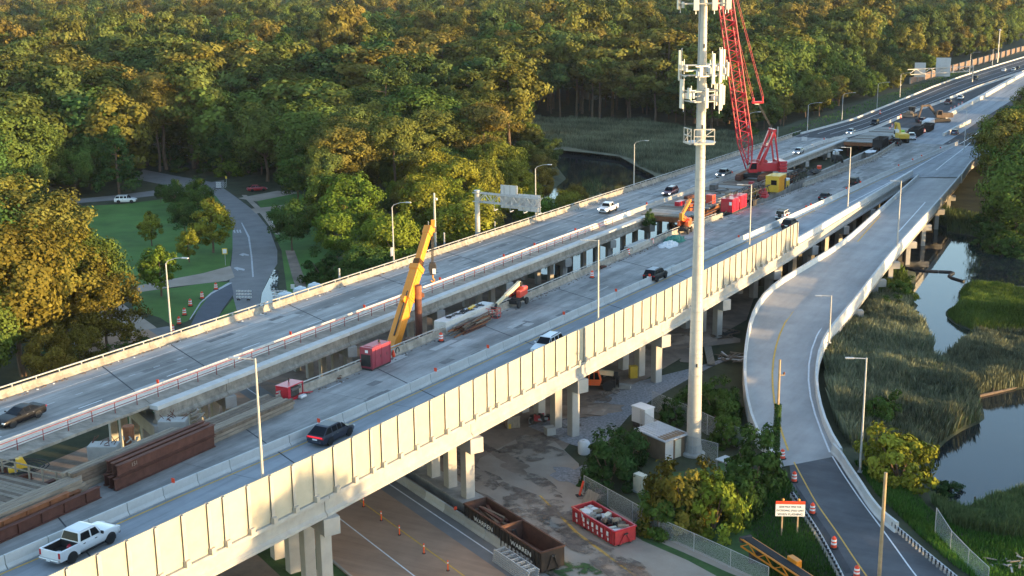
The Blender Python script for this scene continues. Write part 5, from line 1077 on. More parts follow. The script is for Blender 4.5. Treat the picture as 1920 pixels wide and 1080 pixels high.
# ================================================================== VEHICLES   (local +x is forwards)
def loft(stn):
    b = MB(); b.sm = True; n = 10
    for x, zb, zt, w_ in stn:
        b.v += [(x, -w_*.86, zb), (x, -w_*.98, zb+.16), (x, -w_, (zb+zt)/2), (x, -w_*.985, zt-.14), (x, -w_*.90, zt-.01), (x, w_*.90, zt-.01), (x, w_*.985, zt-.14), (x, w_, (zb+zt)/2), (x, w_*.98, zb+.16), (x, w_*.86, zb)]
    m = len(stn)
    b.f = [(i*n+j, (i+1)*n+j, (i+1)*n+(j+1) % n, i*n+(j+1) % n) for i in range(m-1) for j in range(n)]+[tuple(range(n-1, -1, -1)), tuple(range((m-1)*n, m*n))]
    return b
CARS = {
 'sedan': dict(L=4.75, W=.91, st=[(-2.37,.42,.80,.78),(-2.30,.30,.98,.86),(-1.7,.24,1.03,.90),(0,.22,.97,.91),(1.0,.24,.96,.90),(1.6,.26,.88,.88),(2.15,.28,.76,.84),(2.37,.36,.60,.74)], gh=(-1.95,-1.15,.30,1.15,.97,1.46,.82,.60), wb=2.75, r=.33, split=(-.42,.12)),
 'coupe': dict(L=5.0, W=.96, st=[(-2.5,.42,.88,.84),(-2.42,.28,1.06,.92),(-1.8,.24,1.09,.96),(0,.22,1.0,.95),(1.1,.24,1.02,.95),(1.9,.26,.96,.93),(2.35,.28,.86,.90),(2.5,.36,.70,.82)], gh=(-2.05,-1.05,.05,.95,1.0,1.43,.84,.62), wb=2.95, r=.36, split=(-.7,.02)),
 'suv': dict(L=4.95, W=.97, st=[(-2.45,.50,.95,.88),(-2.40,.34,1.12,.94),(-1.8,.26,1.13,.97),(0,.26,1.10,.97),(1.15,.28,1.10,.96),(1.75,.30,1.05,.94),(2.3,.32,.92,.90),(2.45,.42,.72,.82)], gh=(-2.36,-1.95,.42,1.22,1.10,1.74,.88,.72), wb=2.95, r=.38, split=(-1.15,-.28,.5)),
 'slope': dict(L=4.93, W=.98, st=[(-2.46,.48,.86,.86),(-2.40,.32,1.03,.94),(-1.9,.26,1.10,.98),(0,.24,1.07,.97),(1.1,.26,1.06,.97),(1.75,.28,.99,.95),(2.28,.30,.86,.90),(2.46,.40,.66,.80)], gh=(-2.34,-1.45,.30,1.25,1.05,1.66,.90,.70), wb=2.9, r=.39, split=(-1.0,-.2,.5)),
 'jeep': dict(L=4.4, W=.93, st=[(-2.15,.52,1.12,.86),(-2.1,.42,1.16,.88),(0,.42,1.16,.90),(.9,.42,1.14,.80),(1.85,.44,1.10,.74),(2.0,.5,.98,.72)], gh=(-2.1,-2.02,.55,.92,1.15,1.82,.84,.78), wb=2.6, r=.42, split=(-1.1,-.15)),
}
WHEEL = {}
def wheel(parent, x, y, r, side, rim='rim'):
    if (r, rim) not in WHEEL:
        t = MB(); t.lathe([(r*.62,-.12),(r*.93,-.12),(r,-.07),(r,.07),(r*.93,.12),(r*.62,.12)], n=18); k = MB(); k.lathe([(r*.1,.085),(r*.60,.10),(r*.64,.02)], n=12)
        for i in range(5): a = i*2*PI/5; k.box((math.cos(a)*r*.33, math.sin(a)*r*.33, .1), (r*.6,.06,.03), a)
        a, b = t.mesh('tyre'), k.mesh('rim'); a.materials.append(M['rubber']); b.materials.append(M[rim]); WHEEL[(r, rim)] = (a, b)
    a, b = WHEEL[(r, rim)]; o = bpy.data.objects.new('wheel', a); COL.objects.link(o); o.parent = parent; o.location = (x, y, r); o.rotation_euler = (-side*PI/2 if side > 0 else PI/2, 0, 0)
    q = bpy.data.objects.new('rim', b); COL.objects.link(q); q.parent = o; return o
def car(style, label, cat, p, rz, m, name=None, group=None, pitch=.0233, lights=None, scale=1.0, rim='rim', roof=None, up=True):
    S_ = CARS[style]; o = thing(name or 'parked_car', label, cat, p, rz, group, pitch); W = S_['W']; st = S_['st']; xb, x1, x2, xf, zb, zr, wb_, wr = S_['gh']
    obj('body', loft(st), m, o)
    g = MB(); g.sm = False
    g.add([(xb,-wb_,zb),(xf,-wb_,zb),(xf,wb_,zb),(xb,wb_,zb),(x1,-wr,zr),(x2,-wr,zr),(x2,wr,zr),(x1,wr,zr)], ((0,1,5,4),(1,2,6,5),(2,3,7,6),(3,0,4,7),(4,5,6,7)))
    cab = obj('cabin', g, m, o, bevel=.05)
    rf = MB(); rf.prism([(x1+.06,zr+.0),(x1+.25,zr+.035),(x2-.2,zr+.035),(x2+.02,zr-.0)], -wr*.97, wr*.97); obj('roof', rf, roof or m, o)
    def pane(nm, a, b, c, d, off):
        a, b, c, d = [Vector(k) for k in (a, b, c, d)]; n = (b-a).cross(d-a).normalized()*off; q = MB(); ctr = (a+b+c+d)/4
        pts = [ctr+(k-ctr)*.90 for k in (a, b, c, d)]; q.add([k-n*.5 for k in pts]+[k+n for k in pts], ((3,2,1,0),(4,5,6,7),(0,1,5,4),(1,2,6,5),(2,3,7,6),(3,0,4,7))); obj(nm, q, M['glass'], o)
    pane('windshield', (xf,-wb_,zb), (xf,wb_,zb), (x2,wr,zr), (x2,-wr,zr), .012); pane('rear_window', (xb,wb_,zb), (xb,-wb_,zb), (x1,-wr,zr), (x1,wr,zr), .012)
    for s in (-1, 1):
        def on(x, t): # point on the cabin side at length x, height fraction t
            y = wb_+(wr-wb_)*t; return (x, s*y, zb+(zr-zb)*t)
        xs_ = [xb+.06]+list(S_['split'])+[xf-.06]
        for a, b in zip(xs_, xs_[1:]):
            lo0, lo1 = a+.03, b-.03; f0 = lambda t: xb+(x1-xb)*t; f1 = lambda t: xf+(x2-xf)*t
            P = [on(max(lo0, f0(.08)+.04), .08), on(min(lo1, f1(.08)-.04), .08), on(min(lo1, f1(.9)-.05), .9), on(max(lo0, f0(.9)+.05), .9)]
            if P[2][0]-P[3][0] < .08: P[2] = (P[3][0]+.08, P[2][1], P[2][2])
            if s < 0: P = [P[1], P[0], P[3], P[2]]
            pane('side_window', P[1], P[0], P[3], P[2], .012)
        obj('mirror', MB().box((xf-.28, s*(W+.08), zb+.08), (.12,.2,.13)), m, o, bevel=.03)
        for x in (-S_['wb']/2, S_['wb']/2):
            x += .05; obj('wheel_arch', MB().prism([(x+math.cos(a)*S_['r']*1.17, S_['r']+math.sin(a)*S_['r']*1.17) for a in np.linspace(-.35, PI+.35, 12)], s*(W-.18), s*(W+.006)), M['black'], o); wheel(o, x, s*(W-.11), S_['r'], s, rim)
        xr, xh = st[1][0], st[-2][0]
        obj('taillight', MB().box((st[0][0]+.03, s*(st[1][3]-.2), st[1][2]-.16), (.12,.36,.15)), M['tail'], o, bevel=.02)
        obj('headlight', MB().box((st[-1][0]-.12, s*(st[-2][3]-.2), st[-2][2]-.14), (.28,.34,.13)), M['lamp_on'] if lights else M['lens'], o, bevel=.02)
        for dx in S_['split'][:2]: obj('door_handle', MB().box((dx-.15, s*(W+.004), zb-.14), (.2,.03,.04)), M['chrome'], o)
    obj('number_plate', MB().box((st[0][0]-.015, 0, st[0][2]-.14), (.03,.5,.14)), M['signwhite'], o); obj('grille', MB().box((st[-1][0]+.0, 0, st[-1][2]-.08), (.05,1.0,.2)), M['black'], o)
    for x in (st[0][0]+.02, st[-1][0]-.02): obj('bumper', MB().box((x, 0, .46), (.14,1.5,.18)), M['black'] if style in ('suv', 'jeep') else m, o, bevel=.05)
    if style in ('suv', 'jeep'):
        for s in (-1, 1): obj('roof_rail', MB().box(((x1+x2)/2, s*wr*.88, zr+.06), ((x2-x1)*.8,.05,.05)), M['black'], o)
    if style == 'jeep': obj('spare_wheel', MB().tube((-2.16,0,1.0), (-2.36,0,1.0), .38, 16), M['rubber'], o)
    if style == 'slope': obj('light_bar', MB().box((st[0][0]+.03, 0, .93), (.12,1.6,.12)), M['tail_on'], o)
    if scale != 1: o.scale = (scale,)*3
    return o
lo = mat('lit_headlamp', (.9,.9,.85), .3, .02, 1); lb_ = lo.node_tree.nodes['Principled BSDF']; lb_.inputs['Emission Color'].default_value = (1,.97,.9,1); lb_.inputs['Emission Strength'].default_value = 2.2; M['lamp_on'] = lo
to = mat('lit_tail_lamp', (.5,.02,.03), .3, .02, 1); tb_ = to.node_tree.nodes['Principled BSDF']; tb_.inputs['Emission Color'].default_value = (1,.02,.04,1); tb_.inputs['Emission Strength'].default_value = .22; M['tail_on'] = to
def pickup(label, p, rz, m, L=5.9, lights=None, cargo=False, pitch=.0233, scale=1.0, name='pickup_truck'):
    o = thing(name, label, 'pickup truck', p, rz, None, pitch); W = 1.0; h = L/2; rb = -h; bf = -h+1.85      # bed runs rb..bf
    body = loft([(bf,.45,1.22,.98),(bf+1.0,.42,1.22,1.0),(h-2.2,.42,1.22,1.0),(h-1.3,.44,1.25,1.0),(h-.45,.46,1.20,.98),(h-.08,.5,1.08,.93),(h,.58,.9,.86)]); obj('body', body, m, o)
    for s in (-1, 1):
        b = MB(); b.prism([(rb+.03,.5),(bf+.02,.45),(bf+.02,1.24),(rb+.03,1.24)], s*.84, s*1.0); obj('bed_side', b, m, o, bevel=.03)
        for x in (rb+1.12, h-1.02):
            obj('wheel_arch', MB().prism([(x+math.cos(a)*.5, .43+math.sin(a)*.5) for a in np.linspace(-.3, PI+.3, 12)], s*.82, s*1.008), M['black'], o); wheel(o, x, s*.9, .41, s, 'steel_dk' if cargo else 'rim')
        obj('taillight', MB().box((rb+.03, s*.9, .98), (.1,.17,.42)), M['tail'], o, bevel=.02); obj('headlight', MB().box((h-.1, s*.74, .98), (.26,.36,.16)), M['lamp_on'] if lights else M['lens'], o, bevel=.02)
        obj('mirror', MB().box((h-1.95, s*1.12, 1.33), (.12,.24,.22)), M['black'] if cargo else m, o, bevel=.03); obj('running_board', MB().box((bf+1.2, s*.97, .42), (2.2,.16,.08)), M['black'], o)
        for dx in (bf+.25, bf+1.35): obj('door_handle', MB().box((dx+.2, s*1.004, 1.08), (.2,.03,.05)), M['black'], o)
    obj('tailgate', MB().box((rb+.06, 0, .90), (.1,1.68,.68)), m, o, bevel=.02); obj('bed_floor', MB().box(((rb+bf)/2, 0, .66), (bf-rb-.06,1.7,.06)), M['black'], o); obj('bed_liner', MB().box((bf-.02, 0, .95), (.05,1.7,.56)), M['black'], o)
    for s in (-1, 1): obj('bed_liner', MB().box(((rb+bf)/2, s*.825, .93), (bf-rb-.1,.03,.5)), M['black'], o)
    obj('bumper', MB().box((rb-.06, 0, .56), (.2,1.9,.2)), M['chrome'], o, bevel=.04); obj('bumper', MB().box((h+.0, 0, .58), (.16,1.8,.22)), M['chrome'], o, bevel=.04); obj('grille', MB().box((h-.02, 0, .9), (.1,1.1,.28)), M['black'], o); obj('number_plate', MB().box((rb-.17, 0, .58), (.02,.32,.16)), M['signwhite'], o)
    c0, c1, c2, c3, zb, zr = bf+.03, bf+.22, bf+1.85, h-1.75, 1.2, 1.90
    g = MB(); g.add([(c0,-.92,zb),(c3,-.92,zb),(c3,.92,zb),(c0,.92,zb),(c1,-.74,zr),(c2,-.74,zr),(c2,.74,zr),(c1,.74,zr)], ((0,1,5,4),(1,2,6,5),(2,3,7,6),(3,0,4,7),(4,5,6,7))); obj('cabin', g, m, o, bevel=.07)
    obj('roof', MB().prism([(c1+.05,zr),(c1+.25,zr+.04),(c2-.2,zr+.04),(c2,zr)], -.7, .7), m, o)
    def pn(nm, P):
        P = [Vector(k) for k in P]; n = (P[1]-P[0]).cross(P[3]-P[0]).normalized()*.014; ctr = sum(P, Vector())/4; pts = [ctr+(k-ctr)*.92 for k in P]; q = MB(); q.add([k-n*.4 for k in pts]+[k+n for k in pts], ((3,2,1,0),(4,5,6,7),(0,1,5,4),(1,2,6,5),(2,3,7,6),(3,0,4,7))); obj(nm, q, M['glass'], o)
    pn('windshield', [(c3,-.9,zb+.05),(c3,.9,zb+.05),(c2,.72,zr-.03),(c2,-.72,zr-.03)]); pn('rear_window', [(c0,.86,zb+.08),(c0,-.86,zb+.08),(c1,-.72,zr-.04),(c1,.72,zr-.04)])
    for s in (-1, 1):
        y0, y1 = s*.915, s*.755; xm = bf+1.2
        for a0, a1, a2, a3 in ((c0+.12, xm-.05, xm-.05, c1+.10), (xm+.02, c3-.22, c2-.08, xm+.02)):
            P = [(a0,y0,zb+.06),(a1,y0,zb+.06),(a2,y1,zr-.08),(a3,y1,zr-.08)]
            if s > 0: P = [P[1], P[0], P[3], P[2]]
            pn('side_window', P)
    if scale != 1: o.scale = (scale,)*3
    return o
cw = paint('white_car_paint', (.72,.73,.74), .3, .6, .03); cb = paint('black_car_paint', (.008,.008,.010), .4, .04, .1); cgr = paint('graphite_car_paint', (.03,.036,.055), .3, .3, .1); cbl = paint('blue_car_paint', (.05,.075,.13), .3, .3, .1); cmar = paint('maroon_car_paint', (.09,.018,.022), .25, .7, .1); csil = paint('silver_car_paint', (.38,.41,.44), .3, .6, .05, .5); cred = paint('red_car_paint', (.35,.02,.03), .3, .6, .08); cdk = paint('steel_blue_paint', (.055,.06,.07), .3, .3, .1)
def on(px, py, dz=.012): p = dk(px, py); return hw(*uvof(p), dz)
FWD, TOW = HWROT, HWROT+PI
p = hw(59.0, -66.9, .012); pk = pickup('white pickup with an open bed holding a red can at the lower left', p, FWD+.02, cw, 5.85, cargo=True)
can = thing('fuel_can', 'red fuel can standing in the white pickup bed', 'fuel can', p+DU*-1.35+DV*.30+Vector((0,0,.69)), FWD); obj('body', MB().lathe([(.17,0),(.18,.1),(.17,.36),(.06,.42)], n=12), M['redpaint'], can); obj('handle', MB().box((0,0,.46), (.22,.05,.06)), M['redpaint'], can)
bag = thing('tool_bag', 'pale bag with a yellow vest in the white pickup bed', 'bag', p+DU*-2.2+DV*.05+Vector((0,0,.69)), FWD); b = MB(); b.sphere((0,0,.1), .28, 8, (1.3,1,.5)); obj('bag', b, M['tarp_w'], bag); obj('vest', MB().box((-.1,.32,.12), (.35,.25,.12)), M['plant_y'], bag, bevel=.04)
car('slope', 'dark graphite coupe-like SUV with a red light bar in the open lane', 'car', hw(86.9, -65.2, .012), FWD, cgr, 'passing_car')
car('suv', 'black SUV with a roof painted pale as sky reflection left of the cell tower', 'car', on(1229, 524), FWD-.03, cb, 'passing_car', roof=M['roof'])  # pale roof colour stands in for the sky reflected in black paint
car('suv', 'white SUV half hidden behind the cream panel wall', 'car', hw(122.6, -61.2, .012), TOW-.03, cw, 'passing_car')
car('sedan', 'blue car hidden behind the cream wall at the left street light', 'car', hw(74.6, -61.2, .012), FWD, cbl, 'passing_car')
car('coupe', 'black two-door coupe with bright wheels on the far lanes at the left edge', 'car', hw(77.2, -94.0, .012), TOW, cb, 'passing_car', rim='chrome')
pickup('white pickup coming along the far lanes above the broken bridge edge', hw(214.5, -94.2, .012), TOW, cw, 5.4, lights=True)
car('suv', 'maroon SUV coming along the far lanes behind the cell tower', 'car', on(1257, 366), TOW, cmar, 'passing_car', lights=True)
pickup('steel-grey pickup with headlights on just left of the red crane', on(1357, 332), TOW, cdk, 5.5, lights=True)
car('sedan', 'silver-grey sedan coming just right of the red crane mast', 'car', on(1497, 288), TOW, csil, 'passing_car', lights=True)
car('sedan', 'pale sedan on the dark asphalt of the far lanes', 'car', on(1595, 251), TOW, csil, 'passing_car', lights=True); car('suv', 'dark SUV on the far lanes above the trestle deck', 'car', on(1640, 234), TOW, cb, 'passing_car')
car('sedan', 'dark sedan with red taillights in the open lanes left of the ramp', 'car', on(1547, 375), FWD, cb, 'passing_car'); car('jeep', 'boxy black off-roader in the open lanes beside the street light', 'car', on(1602, 348), FWD, cb, 'passing_car')
car('jeep', 'white boxy off-roader with a spare wheel nearing the end of the cream wall', 'car', on(1468, 411), FWD, cw, 'passing_car', roof=cb); car('suv', 'black SUV just beyond the right end of the cream wall', 'car', on(1481, 428), FWD, cb, 'passing_car')
car('sedan', 'small blue car on the merging lanes by the right-hand trees', 'car', on(1790, 252), FWD, cbl, 'passing_car'); car('suv', 'white vehicle on the dark asphalt far up the work zone', 'car', on(1801, 187), FWD, cw, 'passing_car'); pickup('maroon pickup on the dark asphalt near the distant sign bridge', on(1778, 195), FWD, cmar, 5.4)
car('suv', 'dark SUV passing under the distant sign bridge', 'car', on(1828, 150), TOW, cb, 'passing_car', scale=1.05); car('sedan', 'white car far up the highway near the top right corner', 'car', on(1882, 134), TOW, cw, 'passing_car'); car('sedan', 'grey car last but one up the highway at the right edge', 'car', on(1900, 133), TOW, csil, 'passing_car'); car('sedan', 'dark car at the very top right of the highway', 'car', on(1908, 130), TOW, cb, 'passing_car')
q = at(236, 380, .05); car('suv', 'white hatchback on the street above the lawn', 'car', q, .05, cw, 'parked_car', pitch=0)
q = at(482, 358, .05); car('sedan', 'dark red car parked under the trees by the driveway', 'car', q, .4, cred, 'parked_car', pitch=0)
# ================================================================== CONSTRUCTION PLANT AND MATERIALS
def onv(px, py, v):                     # where the line of sight of a pixel crosses the vertical plane v = const
    r = FW + RT*((px-960)/FPX) + UP*((540-py)/FPX); t = v/(r.x*DV.x+r.y*DV.y); return Vector((r.x*t, r.y*t, CAMZ+r.z*t))
def ibeam(b, L, h, w_=.42, tf=.05, tw=.04, z0=0, y0=0, x0=0):
    b.box((x0, y0, z0+tf/2), (L, w_, tf)); b.box((x0, y0, z0+h-tf/2), (L, w_, tf)); b.box((x0, y0, z0+h/2), (L, tw, h-2*tf)); return b
def girder(label, p, L, h, m, rz=HWROT, stiff=True, group=None, pitch=.0233, w_=.42, name='steel_girder'):
    o = thing(name, label, 'girder', p, rz, group, pitch); obj('flange', MB().box((0,0,.03), (L,w_,.06)), m, o); obj('flange', MB().box((0,0,h-.03), (L,w_,.06)), m, o); obj('web', MB().box((0,0,h/2), (L,.05,h-.12)), m, o)
    if stiff:
        for x in np.arange(-L/2+.3, L/2, 2.2): obj('stiffener', MB().box((x,0,h/2), (.04,w_*.85,h-.12)), m, o)
    return o
for j, (rw, v) in enumerate((('front', -73.25), ('middle', -74.0), ('back', -74.75))):
    for i, ly in enumerate(('lower', 'upper')):
        girder('rust-brown steel girder in the %s row of the %s layer of the long girder stack' % (rw, ly), hw(74.5+.2*j+.25*i, v, .06+i*1.06), 11.9-.3*i, .96, M['rust'], group='girders stacked on the near bridge', stiff=False)
girder('rust-brown girder lying lowest at the lower left corner', hw(60.6, -73.3, .05), 12.8, .95, M['rust']); girder('orange-rusted girder with open stiffeners behind the lowest one', hw(59.0, -74.0, .35), 11.0, .95, M['rust_o']); girder('short rusted girder between the two stacks at the lower left', hw(63.5, -74.6, .05), 5.5, .7, M['rust_o'])
text('151', .5, M['yard_conc'], next(o for o in bpy.data.objects if o.name == 'steel_girder.001'), (-3.9,-.035,.5), (PI/2,0,0), 'chalk_number')
def timbers(label, u0, u1, v0, rows, layers, s=.3, m='timber', z0=.03, jit=.5):
    o = thing('timber_stack', label, 'timber', hw((u0+u1)/2, v0, z0), HWROT, None, .0233); L = u1-u0
    for k in range(layers):
        for r in range(rows):
            l = L-rng.uniform(0, jit)*2; obj('timber', MB().box((rng.uniform(-jit, jit)*.5, -(r*(s+.05))+rng.uniform(-.05,.05), s/2+k*(s+.01)+rng.uniform(-.012,.012)), (l, s*.98, s*.97), rng.uniform(-.006,.006)), M[m if rng.uniform() > .42 else 'timber_d'] , o, bevel=.02)
    return o
timbers('stack of long grey timbers right of the girder stack', 80.6, 92.5, -75.4, 5, 3, .33); timbers('grey timbers lying behind the right end of the girder stack', 77.5, 93.0, -77.4, 4, 2, .33); timbers('row of grey timbers along the back of the girder stack', 66.3, 79.5, -76.6, 3, 5, .33)
timbers('tall stack of grey timbers at the left edge behind the rusted girders', 54.5, 67.4, -76.2, 4, 4, .33)
# plank platform at the left
o = thing('plank_platform', 'plank work platform with wooden railings at the left edge', 'platform', hw(61, -81.5, .0), HWROT, None, .0233)
for i in range(34):
    x = -8.5+i*.44; obj('plank', MB().box((x, rng.uniform(-.15,.15), -.05+rng.uniform(-.03,.04)), (.40,10.2+rng.uniform(-.5,.3),.09), rng.uniform(-.008,.008)), M['timber' if rng.uniform() > .35 else 'timber_d'], o)
for y in (-4.5, -1.5, 1.5, 4.5): obj('support_beam', ibeam(MB(), 15.5, .6, z0=-.75, y0=y), M['rust'], o)
for y in np.arange(-4.6, 5.2, 1.6): obj('rail_post', MB().box((6.4,y,.5), (.12,.12,1.2)), M['timber'], o)
for z in (.55, 1.08): obj('hand_rail', MB().box((6.4,.2,z), (.08,10,.1)), M['timber'], o)
for x in np.arange(3.2, 9.6, 1.7): obj('rail_post', MB().box((x,-4.9,.55), (.1,.1,1.1)), M['timber'], o)
for z in (.6, 1.08): obj('hand_rail', MB().box((6.3,-4.9,z), (7.2,.08,.1)), M['timber'], o)
P_ = dk(37, 880); P_ = hw(*uvof(P_), .05); o = thing('pump', 'yellow pump with black hoses on the plank platform', 'pump', P_, .5); obj('body', MB().box((0,0,.5), (.5,.45,.9)).tube((-.3,0,.2), (.3,0,.2), .22, 10), M['plant_y'], o, bevel=.04); obj('hood', MB().prism([(-.1,.1),(.75,.0),(.3,1.0),(.05,1.05)], -.12, .12), M['plant_y'], o); obj('motor', MB().box((-.6,-.5,.22), (.7,.5,.4)), M['plant_y'], o, bevel=.06)
o = thing('hose', 'coiled black hoses around the yellow pump', 'hose', P_+Vector((0,0,.02)), 0)
for k in range(4):
    r = 1.2+.35*k; a0 = rng.uniform(0, 6); obj('hose_loop', MB().path([Vector((math.cos(a0+t)*r*1.1+rng.normal()*.05, math.sin(a0+t)*r*.8, .08+.03*k)) for t in np.linspace(0, 4.2, 14)], .055, 5), M['rubber'], o)
# broken pier caps and rebar in the gap
for (px, py, v, l) in ((195,842,-82.5,'broken pale pier cap with bent bars nearest the plank platform'), (325,795,-82.5,'broken pale pier cap with bent bars behind the girder stack')):
    c = onv(px, py, v); o = thing('pier_stub', l, 'pier', Vector((c.x, c.y, 0)), HWROT+.49); zt = c.z+.5
    obj('cap', MB().box((0,0,zt-.65), (1.5,2.6,1.3)), M['conc'], o, bevel=.06); obj('column', MB().box((0,-.2,(zt-1.3)/2), (.9,.9,zt-1.3)), M['pier'], o)
    for k in range(9): a = Vector((rng.uniform(-.7,.7), rng.uniform(-1.2,1.2), zt)); obj('bar', MB().tube(a, a+Vector((rng.uniform(-.6,.9), rng.uniform(-.9,.9), rng.uniform(.1,.7))), .035, 5), M['rust'], o)
    for k in range(8): obj('board', MB().box((rng.uniform(.4,1.6), rng.uniform(-3.2,-1.2), zt-.3+rng.uniform(0,.5)), (rng.uniform(.8,1.8),.14,.06), rng.uniform(-.6,.6)), M['timber'], o)
c = onv(240, 800, -83.5); o = thing('steel_casing', 'rust-brown steel pipe pile standing in the gap by the broken caps', 'pile', Vector((c.x, c.y, 0))); obj('pipe', MB().tube((0,0,0), (0,0,c.z+.1), .5, 16), M['rust_o'], o); obj('collar', MB().lathe([(.53,0),(.53,.25)], (0,0,c.z-.2), 16), M['rust_o'], o)
c = onv(783, 534, -80.2); o = thing('pipe_pile', 'tall brown pipe pile beside the yellow crane boom', 'pile', Vector((c.x, c.y, 0))); obj('pipe', MB().tube((0,0,0), (0,0,c.z), .44, 16), M['rust'], o); obj('collar', MB().lathe([(.47,0),(.47,1.6)], (0,0,c.z-1.7), 16), M['rust_o'], o); obj('lug', MB().box((.5,0,c.z-1.3), (.5,.2,.5)), M['rust_o'], o); obj('lug', MB().box((-.5,0,c.z-.5), (.3,.2,.4)), M['rust_o'], o)
# red skid and maroon generator
o = thing('air_compressor', 'open-sided red compressor skid right of the timber stacks', 'compressor', hw(94.8, -76.0, .03), HWROT, None, .0233)
obj('frame', MB().box((0,0,.12), (2.5,1.5,.2)).box((1.2,-.7,.8), (.1,.1,1.3)).box((1.2,.7,.8), (.1,.1,1.3)).box((-1.2,-.7,.8), (.1,.1,1.3)), M['redpaint'], o); obj('hood', MB().box((0,0,1.5), (2.6,1.55,.12)).box((-1.0,0,.9), (.5,1.5,1.2)), M['redpaint'], o, bevel=.03); obj('engine', MB().box((.2,0,.75), (1.3,1.1,1.0)), M['dark'], o, bevel=.08)
for y in (-.5, .1): obj('tank', MB().tube((-.5,y,1.0), (1.0,y,1.0), .16, 10), M['steel_dk'], o)
obj('exhaust', MB().tube((.3,.3,1.5), (.3,.3,2.0), .06, 8), M['dark'], o); obj('rope_bundle', MB().box((.7,-1.0,.16), (.9,.5,.3)), M['tarp_w'], o, bevel=.1); obj('tow_bar', MB().bar((1.2,-.2,.2), (2.5,-.9,.12), .1, .1), M['redpaint'], o)
o = thing('generator', 'maroon container generator at the foot of the yellow crane boom', 'generator', hw(108.3, -74.9, .03), HWROT, None, .0233)
obj('body', MB().box((0,0,1.32), (3.5,1.6,2.3)), M['maroon'], o, bevel=.04); obj('skid', MB().box((0,0,.09), (3.6,1.5,.18)), M['dark'], o); obj('radiator_grille', MB().box((-1.77,0,1.05), (.05,1.2,1.3)), M['black'], o); obj('label', MB().box((-1.775,-.1,2.05), (.03,.36,.3)), M['signwhite'], o)
for x in (-.6, .6): obj('door', MB().box((x,-.82,1.3), (1.1,.04,2.0)), M['maroon'], o, bevel=.01); obj('handle', MB().box((x+.4,-.85,1.3), (.06,.04,.3)), M['steel_dk'], o)
for s in (-1, 1): obj('corner_post', MB().box((s*1.72,-.8,1.3), (.1,.1,2.4)), M['maroon'], o)
obj('exhaust', MB().tube((.8,0,2.45), (.8,0,2.75), .12, 8), M['dark'], o); obj('roof_panel', MB().box((-.5,0,2.49), (1.6,1.2,.05)), M['maroon'], o)
# yellow telescopic crane
A = onv(737, 648, -80.4); T = onv(804, 428, -81.6); d = (T-A).normalized(); Bb = A-d*5.5; K = A.lerp(T, .66)
o = thing('telescopic_crane', 'yellow telescopic crane whose boom rises from the gap between the bridges', 'crane', Vector((Bb.x-d.x*2, Bb.y, 0)))
side = Vector((d.y, -d.x, 0)).normalized() if abs(d.x)+abs(d.y) > 1e-3 else DU
def bx(nm, a, b, w_, h_, m, up=DV): return obj(nm, MB().bar(a, b, w_, h_, up), M[m], o, world=True, bevel=.06)
bx('boom_base', Bb, K, 1.35, 1.15, 'crane_y'); bx('boom_section', K-d*.5, T-d*.6, .92, .8, 'crane_y'); bx('boom_collar', K-d*.55, K+d*.15, 1.55, 1.35, 'crane_y'); bx('boom_collar', K-d*4.6, K-d*4.3, 1.5, 1.3, 'crane_y')
sx_ = d.cross(DV).normalized()
for k in range(5): bx('rope_wrap', K+d*(.2+k*.16), K+d*(.28+k*.16), 1.15, 1.0, 'dark')
bx('boom_head', T-d*.9, T+d*.2+sx_*.0, 1.0, 1.0, 'crane_y'); hd = T+DU*.9-Vector((0,0,.35)); obj('head_arm', MB().bar(T-d*.2, hd, .7, .55), M['crane_y'], o, world=True, bevel=.05); obj('jib_stub', MB().bar(hd-Vector((0,0,.2)), hd+Vector((0,0,1.25))+DU*.15, .45, .5), M['crane_y'], o, world=True, bevel=.05)
for k in (-.25, .25): obj('sheave', MB().tube(hd+DV*(k-.06), hd+DV*(k+.06), .42, 14), M['dark'], o, world=True)
obj('side_plate', MB().bar(K-d*4.2+DV*.59, K-d*.8+DV*.59, .75, .08, DV), M['crane_y'], o, world=True, bevel=.02); obj('aerial', MB().tube(T, T+Vector((0,0,.9))-DU*.1, .04, 5), M['galv'], o, world=True)
q = A.lerp(T, .28)+sx_*.75; obj('jib_bracket', MB().bar(q-sx_*.3, q+sx_*.65-Vector((0,0,.1)), .4, .5), M['crane_y'], o, world=True, bevel=.05); q = A.lerp(T, .36)-sx_*.8; obj('cable_reel', MB().tube(q-DV*.1, q+DV*.3, .42, 14), M['crane_y'], o, world=True)
obj('hose_bundle', MB().bar(A+d*1-sx_*.72+DV*.2, A+d*7-sx_*.72+DV*.2, .14, .2), M['dark'], o, world=True); obj('lift_cylinder', MB().tube(A-d*4+sx_*1.4, A.lerp(T, .2)+sx_*.7, .28, 10), M['chrome'], o, world=True)
ly = Bb.copy(); ly.z = 1.2; obj('carrier', MB().box((ly.x, ly.y, 1.2), (9,2.6,1.1), HWROT).box((ly.x-DU.x*2, ly.y-DU.y*2, 2.4), (3.2,2.4,1.4), HWROT), M['crane_y'], o, world=True, bevel=.08)
for k in (-3, -1.4, 1.4, 3):
    for s in (-1, 1): c = ly+DU*k+DV*s*1.15; obj('wheel', MB().tube(c-DV*.2-Vector((0,0,.6)), c+DV*.2-Vector((0,0,.6)), .6, 14), M['rubber'], o, world=True)
hk = onv(811, 505, -81.6)
for k in (-.28, -.1, .1, .28): obj('hoist_rope', MB().tube(hd+DU*k, Vector((hk.x, hk.y, hk.z+.8))+DU*k*.8, .035, 4), M['dark'], o, world=True)
